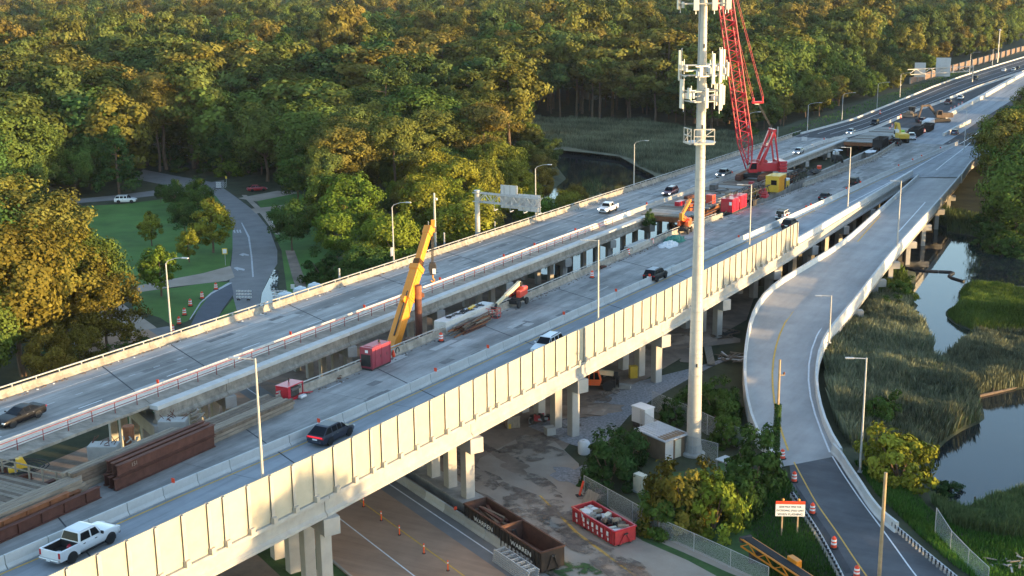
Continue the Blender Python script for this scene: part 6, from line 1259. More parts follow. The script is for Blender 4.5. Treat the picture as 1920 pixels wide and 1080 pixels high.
o = thing('hook_block', 'dark hook block with a white plate hanging from the yellow crane', 'hook', hk); obj('cheek_plate', MB().prism([(-.35,.9),(.35,.9),(.5,.2),(.3,-.7),(-.3,-.7),(-.5,.2)], -.25, .25), M['dark'], o, bevel=.05); obj('white_plate', MB().box((.2,-.28,-.2), (.4,.05,.7)), M['signwhite'], o); obj('hook', MB().path([Vector((0,0,-.7)), Vector((0,0,-1.1)), Vector((.22,0,-1.4)), Vector((0,0,-1.65)), Vector((-.25,0,-1.45))], .1, 6), M['crane_y'], o)
P_ = dk(745, 660); o = thing('rigging', 'yellow stand with red-tipped slings beside the maroon generator', 'rigging', hw(112.2, -75.6, .02), HWROT); obj('stand', MB().bar((0,0,0), (-.4,.1,1.5), .25, .2).bar((.3,0,0), (.1,.1,1.3), .15, .15), M['crane_y'], o); obj('ring', MB().path([Vector((1.1+.35*math.cos(t), -.3, .4+.4*math.sin(t))) for t in np.linspace(0, 6.3, 12)], .05, 5), M['dark'], o); obj('sling', MB().lathe([(.22,0),(.2,.3),(.05,.8)], (.1,-.4,0), 8), M['orange_red'], o)
# white box with hoses, bundle of rusty bars
o = thing('white_tank_box', 'long white box tank on the near bridge with hoses on top', 'tank', hw(129.2, -75.8, .02), HWROT-.02, None, .0233); obj('body', MB().box((0,0,.75), (11.5,1.7,1.4)), M['conc_white'], o, bevel=.06); obj('skid', MB().box((0,0,.04), (11.2,1.4,.08)), M['dark'], o)
for k in range(14): x = rng.uniform(-4,4); obj('hose', MB().path([Vector((x+rng.normal()*.6, rng.uniform(-.7,.7), 1.49+.05*rng.uniform())) for _ in range(5)], .05, 5), M['rubber' if k % 3 else 'steel_dk'], o)
for k in range(3): obj('hoist_part', MB().box((1.2+k*.6, .1*k, 1.58), (.6,.4,.25), .3*k), M['plant_y'], o, bevel=.05)
o = thing('formwork_pile', 'pile of rusty brown form bars and timbers beside the white box tank', 'pile', hw(128, -73.9, .02), HWROT, None, .0233)
for k in range(46): L = rng.uniform(2.5, 6.5); z = .06+(k//9)*.2; obj('bar', MB().box((rng.uniform(-2.6,2.6), rng.uniform(-.95,.95)*(1-.1*(k//9)), z), (L,.16,.14), rng.uniform(-.16,.16)), M[('rust','timber_d','rust_o','timber')[k % 4]], o)
# boom lifts
def boom_lift(label, p, rz, col, boom='boom_cream', mode=0):
    o = thing('boom_lift', label, 'boom lift', p, rz, None); obj('chassis', MB().box((0,0,.75), (2.6,1.3,.45)).box((1.15,0,.6), (.3,2.0,.3)).box((-1.15,0,.6), (.3,2.0,.3)), M['black'], o, bevel=.04)
    for x in (-1.2, 1.2):
        for s in (-1, 1): wheel(o, x, s*1.05, .48, s, 'rim')
    obj('turntable', MB().lathe([(.7,.95),(.7,1.15)], n=16), M['dark'], o); obj('counterweight', MB().box((1.3,0,1.75), (1.3,1.9,1.2)), M[col], o, bevel=.22); obj('engine_cover', MB().box((.2,-.7,1.65), (1.7,.6,.9)).box((.2,.7,1.65), (1.7,.6,.9)), M[col], o, bevel=.1)
    if mode == 0:
        a, b = Vector((1.3,0,2.75)), Vector((-5.6,0,1.5)); obj('boom', MB().bar(a, a.lerp(b, .62), .42, .5), M[boom], o, bevel=.03); obj('boom_section', MB().bar(a.lerp(b, .5), b, .3, .36), M[boom], o); obj('boom_pivot', MB().box((1.2,0,2.55), (.5,.7,.7)), M['black'], o); obj('lift_cylinder', MB().tube((0,0,1.5), a.lerp(b, .35)-Vector((0,0,.25)), .1, 8), M['chrome'], o); e = b; obj('jib', MB().bar(e, e+Vector((-.7,0,-.6)), .22, .3), M['black'], o); e = e+Vector((-1.3,0,-1.3))
    else:
        a, b, c = Vector((1.2,0,2.2)), Vector((-1.8,0,3.3)), Vector((4.0,0,5.0)); obj('boom', MB().bar(a, b, .45, .55), M[col], o, bevel=.03); obj('boom', MB().bar(Vector((1.2,0,1.7)), b-Vector((0,0,.7)), .4, .4), M[col], o, bevel=.03); obj('boom_knuckle', MB().box(b-Vector((0,0,.2)), (.6,.6,1.3)), M[boom], o, bevel=.06); obj('boom_section', MB().bar(b, c, .45, .5), M[boom], o, bevel=.03); obj('lift_cylinder', MB().tube(a+Vector((-.6,0,.3)), b.lerp(c, .3)-Vector((0,0,.2)), .1, 8), M['chrome'], o); e = c+Vector((1.4,0,-1.6))
    bk = MB()
    for z in (0, .55, 1.1):
        for s in (-1, 1): bk.bar(e+Vector((-.5,s*.95,z)), e+Vector((.5,s*.95,z)), .06, .06).bar(e+Vector((s*.5,-.95,z)), e+Vector((s*.5,.95,z)), .06, .06)
    for x in (-.5, .5):
        for y in (-.95, -.3, .3, .95): bk.bar(e+Vector((x,y,0)), e+Vector((x,y,1.1)), .05, .05)
    obj('basket', bk, M[col], o); obj('basket_floor', MB().box(e, (1.05,1.95,.06)), M['dark'], o); obj('control_box', MB().box(e+Vector((.4,0,.95)), (.25,.6,.3)), M['black'], o); return o
M['lift_r'] = paint('lift_red', (.62,.06,.03), .45, .2, .08)
boom_lift('red boom lift with a cream boom lowered beside the white box tank', hw(140.2, -74.6, .02), HWROT+.05, 'lift_r')
boom_lift('large orange boom lift partly behind the cell tower', hw(200.5, -74.0, .02), HWROT+.1, 'lift_o', 'crane_y', 1)
o = thing('concrete_block', 'long pale concrete block between two drums on the near bridge', 'block', hw(183.3, -75.4, .02), HWROT, None, .0233); obj('body', MB().box((0,0,.5), (7.2,1.5,.9)), M['conc'], o, bevel=.05); obj('skid', MB().box((-2.5,0,.03), (.3,1.5,.08)).box((2.5,0,.03), (.3,1.5,.08)), M['timber_d'], o); obj('end_face', MB().box((-3.61,0,.5), (.03,1.3,.75)), M['timber'], o)
def heap(name, label, cat, p, r, h, m, rz=0, n=16, sc=(1,1)):
    b = MB(); vs = []; k = 6
    for i in range(k+1):
        for j in range(n): rr = r*(1-i/k)*(1+rng.normal()*.12); a = 2*PI*j/n; vs.append((math.cos(a)*rr*sc[0], math.sin(a)*rr*sc[1], max(0, h*(1-(1-i/k)**2)+rng.normal()*h*.12*(i > 0))))
    b.add(vs, [(i*n+j, i*n+(j+1) % n, (i+1)*n+(j+1) % n, (i+1)*n+j) for i in range(k) for j in range(n)]); o = obj(name, b, M[m]); o.matrix_basis = Matrix.Translation(p) @ Matrix.Rotation(rz, 4, 'Z'); return tag(o, label, cat)
heap('tarpaulin', 'crumpled green tarpaulin heap left of the cell tower', 'tarpaulin', on(1264, 452), 2.2, .9, 'tarp_g', HWROT, sc=(1.6,.7)); heap('sheeting', 'heap of pale sheeting in front of the green tarpaulin', 'sheeting', on(1253, 460), 2.0, .6, 'tarp_w', HWROT, sc=(1.5,.7))
for px, py, l in ((1127,503,'flat rusty scrap on the near bridge above the first drum'), (1100,508,'dark scrap beside the parapet above the lone drum'), (765,640,'scraps of timber between the drum and the yellow rigging'), (627,710,'small brown crate lid on the near bridge')):
    q = on(px, py); o = thing('scrap', l, 'scrap', q, HWROT)
    for k in range(5): obj('piece', MB().box((rng.uniform(-.7,.7), rng.uniform(-.4,.4), .08+k*.05), (rng.uniform(.5,1.4),rng.uniform(.15,.5),.08), rng.uniform(-.8,.8)), M['rust' if k % 2 else 'timber_d'], o)
girder('orange-rusted steel beam lying against the work parapet right of the cell tower', hw(214.5, -75.3, .02), 12.5, .9, M['rust_o'])
# red power packs
for u, l, m in ((224.8, 'nearer of two red power packs beside the street light', 'redpaint'), (229.4, 'farther of two red power packs, with a plain side', 'redpaint')):
    o = thing('power_pack', l, 'power pack', hw(u, -73.9, .05), HWROT, 'red power packs', .0233); obj('body', MB().box((0,0,1.5), (3.9,2.3,2.5)), M[m], o, bevel=.06); obj('skid', MB().box((0,0,.15), (4.0,2.1,.28)), M['dark'], o); obj('radiator_grille', MB().box((-1.97,.3,1.4), (.04,1.2,1.4)), M['redpaint2'], o); obj('panel', MB().box((-1.98,-.7,1.9), (.05,.5,.6)), M['signwhite'], o)
    for k in range(3): obj('exhaust', MB().tube((-1+k*.8,.5,2.75), (-1+k*.8,.5,3.15), .12, 8), M['dark'], o)
    for x in (-.9, .9): obj('door', MB().box((x,-1.17,1.5), (1.4,.05,2.0)), M[m], o, bevel=.01)
    obj('hose', MB().path([Vector((-2,0,.5)), Vector((-2.6,.2,.2)), Vector((-3.2,-.3,.15)), Vector((-3.0,-.8,.12))], .12, 6), M['rubber'], o)
def lattice(label, p, rz, L, w_, m, group=None, name='boom_section', seg=9):
    o = thing(name, label, 'crane boom', p, rz, group, .0233); y, z0, z1 = w_/2, .3, .3+w_
    for a in (-y, y):
        for z in (z0, z1): obj('chord', MB().tube((-L/2,a,z), (L/2,a,z), .11, 6), M[m], o)
    for i in range(seg):
        x0, x1 = -L/2+L*i/seg, -L/2+L*(i+1)/seg
        for a in (-y, y): obj('lacing', MB().tube((x0,a,z0 if i % 2 else z1), (x1,a,z1 if i % 2 else z0), .06, 5), M[m], o)
        obj('lacing', MB().tube((x0,-y if i % 2 else y,z1), (x1,y if i % 2 else -y,z1), .06, 5), M[m], o)
    return o
lattice('black lattice boom section beside the red power packs', hw(240.5, -74.2, .1), HWROT, 15, 1.9, 'dark'); lattice('second black lattice section lying behind the first', hw(243.0, -76.3, .1), HWROT, 15, 1.7, 'steel_dk'); lattice('black lattice section beyond the yellow container', hw(271, -74.3, .1), HWROT, 11, 1.8, 'dark')
for u, v in ((244,-73.2),(248.5,-74.9)): o = thing('winch_unit', 'small red winch unit '+('in front of' if v > -74 else 'behind')+' the yellow container', 'winch', hw(u, v, .05), HWROT); obj('frame', MB().box((0,0,.5), (2.2,1.4,.5)), M['redpaint'], o, bevel=.05); obj('drum', MB().tube((0,-.6,1.0), (0,.6,1.0), .5, 12), M['redpaint2'], o)
o = thing('yellow_container', 'yellow machine container with a ribbed roof right of the red crane', 'container', hw(255.2, -74.2, .05), HWROT, None, .0233); obj('body', MB().box((0,0,1.7), (5.4,2.8,3.2)), M['plant_y'], o, bevel=.05); obj('roof', MB().box((0,0,3.36), (5.5,2.9,.14)), M['plant_y'], o)
for x in np.arange(-2.4, 2.5, .6): obj('rib', MB().box((x,-1.43,1.7), (.1,.08,3.0)), M['crane_y'], o)
obj('window', MB().box((-2.72,-.4,2.1), (.06,1.2,1.0)), M['glass'], o); obj('doorway', MB().box((2.0,-1.45,1.4), (.9,.06,2.2)), M['black'], o); obj('side_panel', MB().box((2.74,-.5,1.2), (.06,1.2,1.6)), M['cream'], o)
o = thing('light_generator', 'small white and yellow generator at the end of the yellow container', 'generator', hw(261.3, -74.0, .05), HWROT); obj('body', MB().box((0,0,.9), (2.0,1.5,1.3)), M['plant_y'], o, bevel=.06); obj('hood', MB().box((0,0,1.75), (2.1,1.6,.4)), M['tarp_w'], o, bevel=.1); obj('wheel', MB().tube((-.5,-.8,.35), (-.5,-.65,.35), .35, 12), M['rubber'], o)
# trestle platforms
def trestle(label, u0, u1, v0, v1, dz, m1='timber'):
    o = thing('trestle_platform', label, 'platform', hw((u0+u1)/2, (v0+v1)/2, 0), HWROT, None, .0233); L, W_ = u1-u0, v1-v0
    n = int(L/1.25)
    for i in range(n): obj('mat_board', MB().box((-L/2+(i+.5)*L/n, 0, dz-.12+rng.uniform(-.03,.03)), (L/n-.05, W_+rng.uniform(-.4,.2), .24)), M[(m1,'timber_d','conc_dirty')[int(rng.integers(3))]], o)
    for y in np.linspace(-W_/2+.3, W_/2-.3, 5): obj('girder', ibeam(MB(), L, .9, .5, z0=dz-1.2, y0=y), M['rust_o' if y < -W_/2+.5 else 'rust'], o)
    for x in (-L/2-.08, L/2+.08): obj('end_girder', MB().box((x, 0, dz-.72), (.12, W_, .9)), M['rust_o'], o)
    for x in np.linspace(-L/2+2, L/2-2, max(2, int(L/10))):
        for y in (-W_/2+.8, W_/2-.8): obj('pile', MB().tube((x,y,dz-11.5), (x,y,dz-1.2), .35, 10), M['rust'], o)
    return o
trestle('brown trestle deck of crane mats carrying the red lattice crane', 214.5, 288, -87.6, -78.6, .25)
trestle('brown steel-edged trestle deck in the far gap near the excavators', 352, 398, -83.5, -73.5, .75, 'conc_dirty')
o = thing('safety_rail', 'pale pipe railing along the crane mats', 'railing', hw(245, -78.4, .25), HWROT, None, .0233)
for x in np.arange(-20, 18, 2.4): obj('post', MB().box((x,0,.55), (.07,.07,1.1)), M['pole_tan'], o)
for z in (.55, 1.1): obj('rail', MB().box((-1,0,z), (38,.06,.07)), M['pole_tan'], o)
# red crawler crane (local +x forwards, facing back along the highway)
o = thing('crawler_crane', 'tall red lattice-boom crawler crane standing on the trestle', 'crane', hw(268.0, -82.8, .42), PI+.15, None)
for s in (-1, 1):
    tk = MB(); tk.prism([(-4.1,.35),(-3.6,.0),(3.6,.0),(4.1,.35),(4.1,.95),(3.6,1.3),(-3.6,1.3),(-4.1,.95)], s*2.5-.55, s*2.5+.55); tr = obj('track', tk, M['rust'], o); tr.rotation_euler = (0, 0, HWROT-.15)
    for k in range(15): obj('track_shoe', MB().box((-3.5+k*.5, s*2.5, 1.32), (.36,1.12,.08)), M['rust_o'], tr)
obj('carbody', MB().box((0,0,.95), (3.2,4.0,.8)), M['black'], o, bevel=.1).rotation_euler = (0, 0, HWROT-.15); obj('turntable', MB().lathe([(1.5,1.3),(1.5,1.75)], n=20), M['dark'], o); obj('machinery_house', MB().box((-2.4,0,2.75), (5.2,2.6,1.9)), M['redpaint'], o, bevel=.12)
for k in range(4): obj('counterweight', MB().box((-5.8,0,1.95+k*.62), (1.7,4.6,.56)), M['redpaint'], o, bevel=.06)
cabp = obj('cab', MB().prism([(.2,1.9),(2.1,1.9),(2.35,2.6),(1.7,4.1),(.2,4.1)], 1.5, 2.7), M['redpaint'], o, bevel=.05); obj('window', MB().prism([(.45,2.6),(2.0,2.6),(1.55,3.9),(.45,3.9)], 2.7, 2.73), M['glass'], cabp); obj('windshield', MB().add([(2.33,1.6,2.65),(2.33,2.6,2.65),(1.74,2.6,4.0),(1.74,1.6,4.0),(2.37,1.6,2.66),(2.37,2.6,2.66),(1.78,2.6,4.01),(1.78,1.6,4.01)], ((0,1,2,3),(7,6,5,4),(0,4,5,1),(1,5,6,2),(2,6,7,3),(3,7,4,0))), M['glass'], cabp)
foot = Vector((1.3,0,2.1)); ang = math.radians(80); bd = Vector((math.cos(ang),0,math.sin(ang))); bn = Vector((-math.sin(ang),0,math.cos(ang))); BL = 54.0
def bp(s, y, n): return foot+bd*s+Vector((0,y,0))+bn*n
for y in (-1, 1):
    for n in (-1, 1):
        obj('boom_chord', MB().tube(bp(0, y*1.15, n*.2), bp(6, y*1.25, n*1.25), .15, 6).tube(bp(6, y*1.25, n*1.25), bp(48, y*1.25, n*1.25), .15, 6).tube(bp(48, y*1.25, n*1.25), bp(BL, y*.6, n*.4), .14, 6), M['redpaint'], o)
st_ = np.arange(1.5, 48, 1.1); lac = []
for i, (a, b) in enumerate(zip(st_, st_[1:])):
    q = min(1, a/6); q2 = min(1, b/6); w0, w1 = .2+1.05*q, .2+1.05*q2; s = 1 if i % 2 else -1
    for y in (-1.22, 1.22): obj('boom_lacing', MB().tube(bp(a, y, -s*w0), bp(b, y, s*w1), .07, 5), M['redpaint'], o)
    for n in (-1, 1): obj('boom_lacing', MB().tube(bp(a, -s*1.22, n*w0), bp(b, s*1.22, n*w1), .07, 5), M['redpaint'], o)
    if i % 7 == 6: obj('boom_plate', MB().add([bp(a, y, n*1.28) for y, n in ((-1.3,1),(1.3,1))]+[bp(b, 1.3, 1.28), bp(b, -1.3, 1.28)]+[bp(a, -1.3, 1.34), bp(a, 1.3, 1.34), bp(b, 1.3, 1.34), bp(b, -1.3, 1.34)], ((0,1,2,3),(7,6,5,4),(0,4,5,1),(1,5,6,2),(2,6,7,3),(3,7,4,0))), M['redpaint'], o)
def bar3(nm, a, b, w_, h_=None, m='redpaint'): return obj(nm, MB().bar(a, b, w_, h_ or w_, (0,1,0)), M[m], o, bevel=.03)
for y in (-1.45, 1.45):
    bar3('gantry_leg', (-1.0,y,3.4), (-3.7,y,10.6), .5, .6); bar3('gantry_strut', (-4.9,y,3.4), (-3.8,y,10.3), .32); bar3('mast_backstay', (-.2,y*.7,2.6), (-2.4,y,7.4), .3)
obj('gantry_head', MB().box((-3.75,0,10.7), (.7,3.5,.6)), M['redpaint'], o, bevel=.05); obj('gantry_beam', MB().box((-2.4,0,7.2), (.6,2.9,.5)), M['redpaint'], o, bevel=.04)
for k in (-.6, 0, .6): obj('hoist_drum', MB().tube((-1.2+k*1.6,-.9,3.9), (-1.2+k*1.6,.9,3.9), .5, 14), M['redpaint2'], o)
eq = Vector((-.2,0,16.8)); obj('equaliser', MB().box(eq, (2.6,.5,.5)).box(eq+Vector((1.0,0,.5)), (.4,.6,1.0)).box(eq+Vector((-1.1,0,.7)), (.3,.4,1.2)), M['redpaint'], o, bevel=.05); obj('sheave_plate', MB().box(eq+Vector((.1,-.1,-.35)), (1.0,.4,.3)), M['cream'], o)
for y in (-.5, .5):
    obj('pendant', MB().tube(eq+Vector((-1.1,y,1.2)), bp(BL-1, y, .4), .06, 5), M['redpaint2'], o); obj('pendant', MB().tube(eq+Vector((1.0,y,.8)), bp(30, y*1.6, 1.3), .05, 5), M['redpaint2'], o); obj('pendant', MB().tube(eq+Vector((0,y,0)), (-3.7,y,10.9), .045, 5), M['steel_dk'], o)
obj('boom_head', MB().bar(bp(BL-.3, 0, -.5), bp(BL+.6, 0, .5), 1.2, .9), M['redpaint'], o)
for y in (-.3, .3): obj('hoist_rope', MB().tube(bp(BL, y, -1.0), bp(4, y, -.1), .04, 4), M['steel_dk'], o)
# loose gear on the trestle and beside it
for i, (u, v, L, W_, H_, m, nm, l) in enumerate([(222,-81,1.8,1.2,1.1,'lift_o','tool_box','orange site box at the near end of the crane trestle'),(226.5,-84.5,2.4,1.0,.8,'redpaint','tool_box','flat red site box on the crane trestle'),(232,-80.2,1.4,1.4,1.6,'lift_r','lift_basket','red lift basket frame parked on the trestle edge'),(236,-86,3.0,.9,.5,'rust','steel_plates','rusty plate stack along the far side of the trestle'),(243,-80.3,2.2,.8,.7,'timber','block_stack','timber block stack on the trestle near the railing'),(250,-85.8,2.6,1.2,1.0,'steel_dk','tool_box','dark steel box on the trestle before the red crane'),(256,-79.6,1.6,1.0,1.2,'redpaint2','tool_box','dark red site box right of the crane tracks'),(278,-80.5,2.4,1.4,1.3,'galv','tool_box','grey steel box behind the red crane'),(283,-84,3.2,1.0,.7,'timber_d','block_stack','dark timber stack at the far end of the trestle'),(249,-76.6,1.2,1.0,1.1,'plant_y','tool_box','small yellow box behind the second lattice section'),(234.6,-72.6,1.4,1.0,1.0,'dark','pump','dark pump unit just beyond the red power packs'),(294,-75.2,2.0,.9,.8,'orange_red','tool_box','orange-red box by the work parapet beyond the black lattice')]):
    o = thing(nm, l, nm.replace('_', ' '), hw(u, v, .27 if v < -78.4 else .02), HWROT+rng.uniform(-.2,.2)); obj('body', MB().box((0,0,H_/2+.05), (L,W_,H_)), M[m], o, bevel=.04); obj('lid', MB().box((0,0,H_+.08), (L*1.03,W_*1.04,.06)), M[m], o); obj('skid', MB().box((0,-W_*.3,.03), (L,.12,.06)).box((0,W_*.3,.03), (L,.12,.06)), M['timber_d'], o)
for k, (u, v, l) in enumerate([(228,-82.5,'black hose looping over the crane trestle'),(246,-83.5,'black cable trailing over the mats towards the red crane'),(219,-74.0,'black hose snaking past the orange-rusted beam')]):
    o = thing('hose', l, 'hose', hw(u, v, .3 if v < -78 else .05), HWROT); x = 0; pts = []
    for j in range(14): x += rng.uniform(.3,.9); pts.append(Vector((x-4, math.sin(j*.9+k)*1.1, .06)))
    obj('hose_run', MB().path(pts, .07, 5), M['rubber'], o); obj('coupling', MB().tube(pts[-1], pts[-1]+Vector((.35,0,0)), .1, 8), M['galv'], o)
def patches(parent, tab0, tab1, u0, u1, n, m, dz):
    for k in range(n):
        u = rng.uniform(u0, u1); v = rng.uniform(interp(tab0, u)+.6, interp(tab1, u)-.6); L = rng.uniform(.8, 5); W_ = rng.uniform(.15, 1.2); q = hw(u, v, dz)
        obj('deck_patch', MB().box((0,0,0), (L,W_,.004), 0, Matrix.Translation(q) @ Matrix.Rotation(HWROT, 4, 'Z') @ Matrix.Rotation(.0233, 4, 'Y')), M[m], parent, world=True)
M['deck_stain'] = mat('oil_stain', (.16,.155,.15), .85, .25, 1.5); M['deck_pale'] = mat('pale_patch', (.40,.39,.37), .9, .12, 1.5)
patches(_FB, CON(-98.5), CON(-90), 60, 340, 34, 'deck_stain', .0065); patches(_FB, CON(-98.5), CON(-90), 60, 340, 12, 'deck_pale', .0095); patches(NB, WP, MEDOFF(-.5), 95, 340, 46, 'deck_stain', .0065); patches(NB, WP, MEDOFF(-.5), 95, 340, 22, 'deck_pale', .0095)
def litter(name, tab, off, u0, u1, n, m, label):
    b = MB()
    for k in range(n):
        u = rng.uniform(u0, u1); p = hw(u, interp(tab, u)+off+abs(rng.normal())*.35*(1 if off > 0 else -1), .03); s = rng.uniform(.05, .2); b.box(p, (s*rng.uniform(.6,1.8), s, .05), rng.uniform(0, 3))
    return tag(obj(name, b, M[m]), label, 'litter', None, 'stuff')
litter('litter', VFP, .45, 40, 340, 420, 'timber_d', 'leaves and litter along the far parapet'); litter('litter', VFP, .45, 40, 340, 90, 'signwhite', 'pale scraps along the far parapet'); litter('litter', WP, .5, 95, 340, 500, 'timber_d', 'scraps and dirt along the work zone parapet'); litter('litter', MT, -.5, 45, 330, 300, 'dark', 'dirt gathered along the dividing barriers')
# earth-moving plant
def excavator(label, p, rz, col, s=1.0, cabm=None):
    o = thing('excavator', label, 'excavator', p, rz)
    for y in (-1.2, 1.2): obj('track', MB().prism([(-2.1,.25),(-1.7,0),(1.7,0),(2.1,.25),(2.1,.7),(1.7,.95),(-1.7,.95),(-2.1,.7)], y-.32, y+.32), M['dark'], o)
    obj('carbody', MB().box((0,0,.7), (1.6,1.8,.5)), M['black'], o); obj('turntable', MB().lathe([(.8,.9),(.8,1.15)], n=14), M['dark'], o); obj('house', MB().box((-.9,0,1.75), (3.0,2.6,1.2)), M[col], o, bevel=.12); obj('counterweight', MB().box((-2.5,0,1.7), (.7,2.7,1.1)), M[col], o, bevel=.2)
    c = obj('cab', MB().prism([(.1,1.2),(1.5,1.2),(1.65,1.8),(1.3,3.0),(.1,3.0)], .35, 1.3), M[cabm or col], o, bevel=.05); obj('window', MB().prism([(.25,1.9),(1.4,1.9),(1.2,2.85),(.25,2.85)], 1.3, 1.32), M['glass'], c)
    a, b, c2, d_ = Vector((1.0,-.2,1.6)), Vector((3.0,-.2,4.2)), Vector((5.2,-.2,4.0)), Vector((5.7,-.2,1.0)); obj('boom', MB().bar(a, b, .5, .7, (0,1,0)).bar(b, c2, .48, .55, (0,1,0)), M[col], o, bevel=.04); obj('stick', MB().bar(c2+Vector((-.5,0,.35)), d_, .38, .45, (0,1,0)), M[col], o, bevel=.03)
    obj('bucket', MB().prism([(5.3,1.0),(6.2,.9),(6.0,.1),(5.2,-.1),(4.9,.4)], -.8, .4), M['dark'], o, bevel=.04); obj('hydraulic_ram', MB().tube((1.4,-.2,1.9), b.lerp(c2, .2)-Vector((0,0,.3)), .1, 8), M['chrome'], o); o.scale = (s,)*3; return o
q = at(738, 522, 0); excavator('yellow excavator half hidden behind the far parapet', q, PI-.1, 'plant_y', 1.0)
q = hw(363.5, -70.5, .0); excavator('yellow excavator with a white cab by the far trestle deck', q, HWROT+.5, 'plant_y', 1.15, 'plastic_w'); q = hw(424, -70.2, .0); excavator('brown excavator with raised arm beside the pale barrier wall', q, HWROT+2.2, 'timber_d', 1.3)
q = hw(436, -81.8, .02); o = thing('bulldozer', 'tan bulldozer on the far dark asphalt near the inner barrier', 'bulldozer', q, HWROT+2.9)
for y in (-1.3, 1.3): obj('track', MB().prism([(-1.9,.3),(-1.5,0),(1.5,0),(1.9,.3),(1.9,.8),(1.4,1.15),(-1.4,1.15),(-1.9,.8)], y-.35, y+.35), M['dark'], o)
obj('body', MB().box((.5,0,1.5), (2.6,1.5,1.1)), M['timber'], o, bevel=.08); obj('cab', MB().box((-.9,0,2.4), (1.5,1.7,1.7)), M['black'], o, bevel=.06); obj('cab_roof', MB().box((-.9,0,3.32), (1.8,2.0,.14)), M['timber'], o); obj('blade', MB().prism([(2.3,.1),(2.6,.2),(2.45,.8),(2.7,1.5),(2.4,1.4),(2.2,.8)], -2.1, 2.1), M['timber'], o); obj('exhaust', MB().tube((.9,.4,2.0), (.9,.4,2.9), .08, 6), M['dark'], o)
def rolloff(label, p, rz, m, L=6.6, W_=2.5, H=1.9, inner='rust', group=None, rim=None):
    o = thing('dumpster', label, 'dumpster', p, rz, group); t = .09
    for s in (-1, 1):
        obj('side_wall', MB().box((0, s*(W_/2-t/2), H/2+.2), (L, t, H)), M[m], o)
        for x in np.arange(-L/2+.25, L/2, .58): obj('side_rib', MB().box((x, s*(W_/2+.05), H/2+.12), (.1,.1,H-.15)), M[m], o)
        obj('top_rail', MB().box((0, s*W_/2, H+.2), (L+.1,.16,.14)), M[rim or inner], o); obj('skid_rail', MB().box((0, s*.6, .1), (L,.14,.2)), M['dark'], o); obj('inner_lining', MB().box((0, s*(W_/2-t-.012), H/2+.2), (L-.2,.02,H-.06)), M[inner], o)
    for s in (-1, 1): obj('end_wall', MB().box((s*(L/2-t/2), 0, H/2+.2), (t, W_, H)), M[m], o); obj('top_rail', MB().box((s*L/2, 0, H+.2), (.16,W_,.14)), M[rim or inner], o); obj('inner_lining', MB().box((s*(L/2-t-.012), 0, H/2+.2), (.02,W_-.2,H-.06)), M[inner], o)
    obj('floor', MB().box((0,0,.25), (L-.1,W_-.1,.1)), M[inner], o); obj('hook_frame', MB().bar((L/2+.06,-.6,.2), (L/2+.12,-.12,H*.8), .12, .12).bar((L/2+.06,.6,.2), (L/2+.12,.12,H*.8), .12, .12), M[m], o); obj('lift_hook', MB().box((L/2+.14,0,H*.82), (.12,.4,.12)), M['dark'], o)
    for x in (-L/2+.4, L/2-.4):
        for s in (-1, 1): obj('roller', MB().tube((x, s*.85, .12), (x, s*1.05, .12), .13, 10), M['dark'], o)
    return o
RZB = RZ147
M['dump_black'] = mat('dumpster_black', (.035,.026,.022), .7, .4, 1.0); M['dump_brown'] = mat('dumpster_inside', (.10,.048,.034), .85, .35, .8)
def binpos(px, py): p = at(px, py, .06); return p+N147*1.25
bA = rolloff('black roll-off dumpster loaded with old timbers beside the lower road', binpos(905, 1003), RZB, 'dump_black', 6.4, 2.5, 1.75, 'dump_brown', 'black roll-off dumpsters'); bB = rolloff('empty black roll-off dumpster with a rusty inside at the bottom edge', binpos(975, 1052), RZB, 'dump_black', 6.4, 2.5, 1.85, 'dump_brown', 'black roll-off dumpsters'); bC = rolloff('red roll-off dumpster full of rubbish beside the bushes', at(1112, 1003, .06)+N147*1.2, RZB-.02, 'redpaint2', 6.6, 2.4, 1.35, 'redpaint2', rim='redpaint')
for b_, hgt in ((bA, 1.2), (bB, 1.35)): text('WARREN', .62, M['signwhite'], b_, (.3,-1.36,hgt), (PI/2,0,0), sx=1.25); text('757-555', .42, M['signwhite'], b_, (.3,-1.36,hgt-.62), (PI/2,0,0), sx=1.3) if False else [text(s_, .40, M['signwhite'], b_, (-2.0+.72*k,-1.36,hgt-.64), (PI/2,0,0)) for k, s_ in enumerate('1111111')] if False else None
for k, ch in enumerate('DUMPSTERS'): pass
for k in range(7):
    for b_, hgt in ((bA, 1.2), (bB, 1.35)): obj('faded_mark', MB().box((-2.2+.68*k,-1.36,hgt-.66), (.10,.01,.34)), M['signwhite'], b_); obj('faded_mark', MB().box((-2.05+.68*k,-1.36,hgt-.58), (.16,.01,.07)), M['signwhite'], b_)
for k, x in enumerate((-2.5,-1.35,-.65,.05,.75,1.45,2.35)): obj('faded_mark', MB().box((x,-1.31,1.05), (.30,.01,.42)), M['signwhite'], bC); obj('faded_mark', MB().box((x+.1,-1.31,.55), (.16,.01,.28)), M['signwhite'], bC)
o = thing('timber_load', 'old timbers lying in the black dumpster', 'timber', bA.location+Vector((0,0,.35)), RZB)
for k in range(16): obj('timber', MB().bar((rng.uniform(-2.9,-1.4), rng.uniform(-.8,.8), .25+.08*k), (rng.uniform(.8,2.8), rng.uniform(-.8,.8), .15+.08*k), .26, .24), M['timber_d' if k % 3 else 'rust'], o)
o = thing('rubbish_load', 'boards, boxes and bags heaped in the red dumpster', 'rubbish', bC.location+Vector((0,0,.3)), RZB)
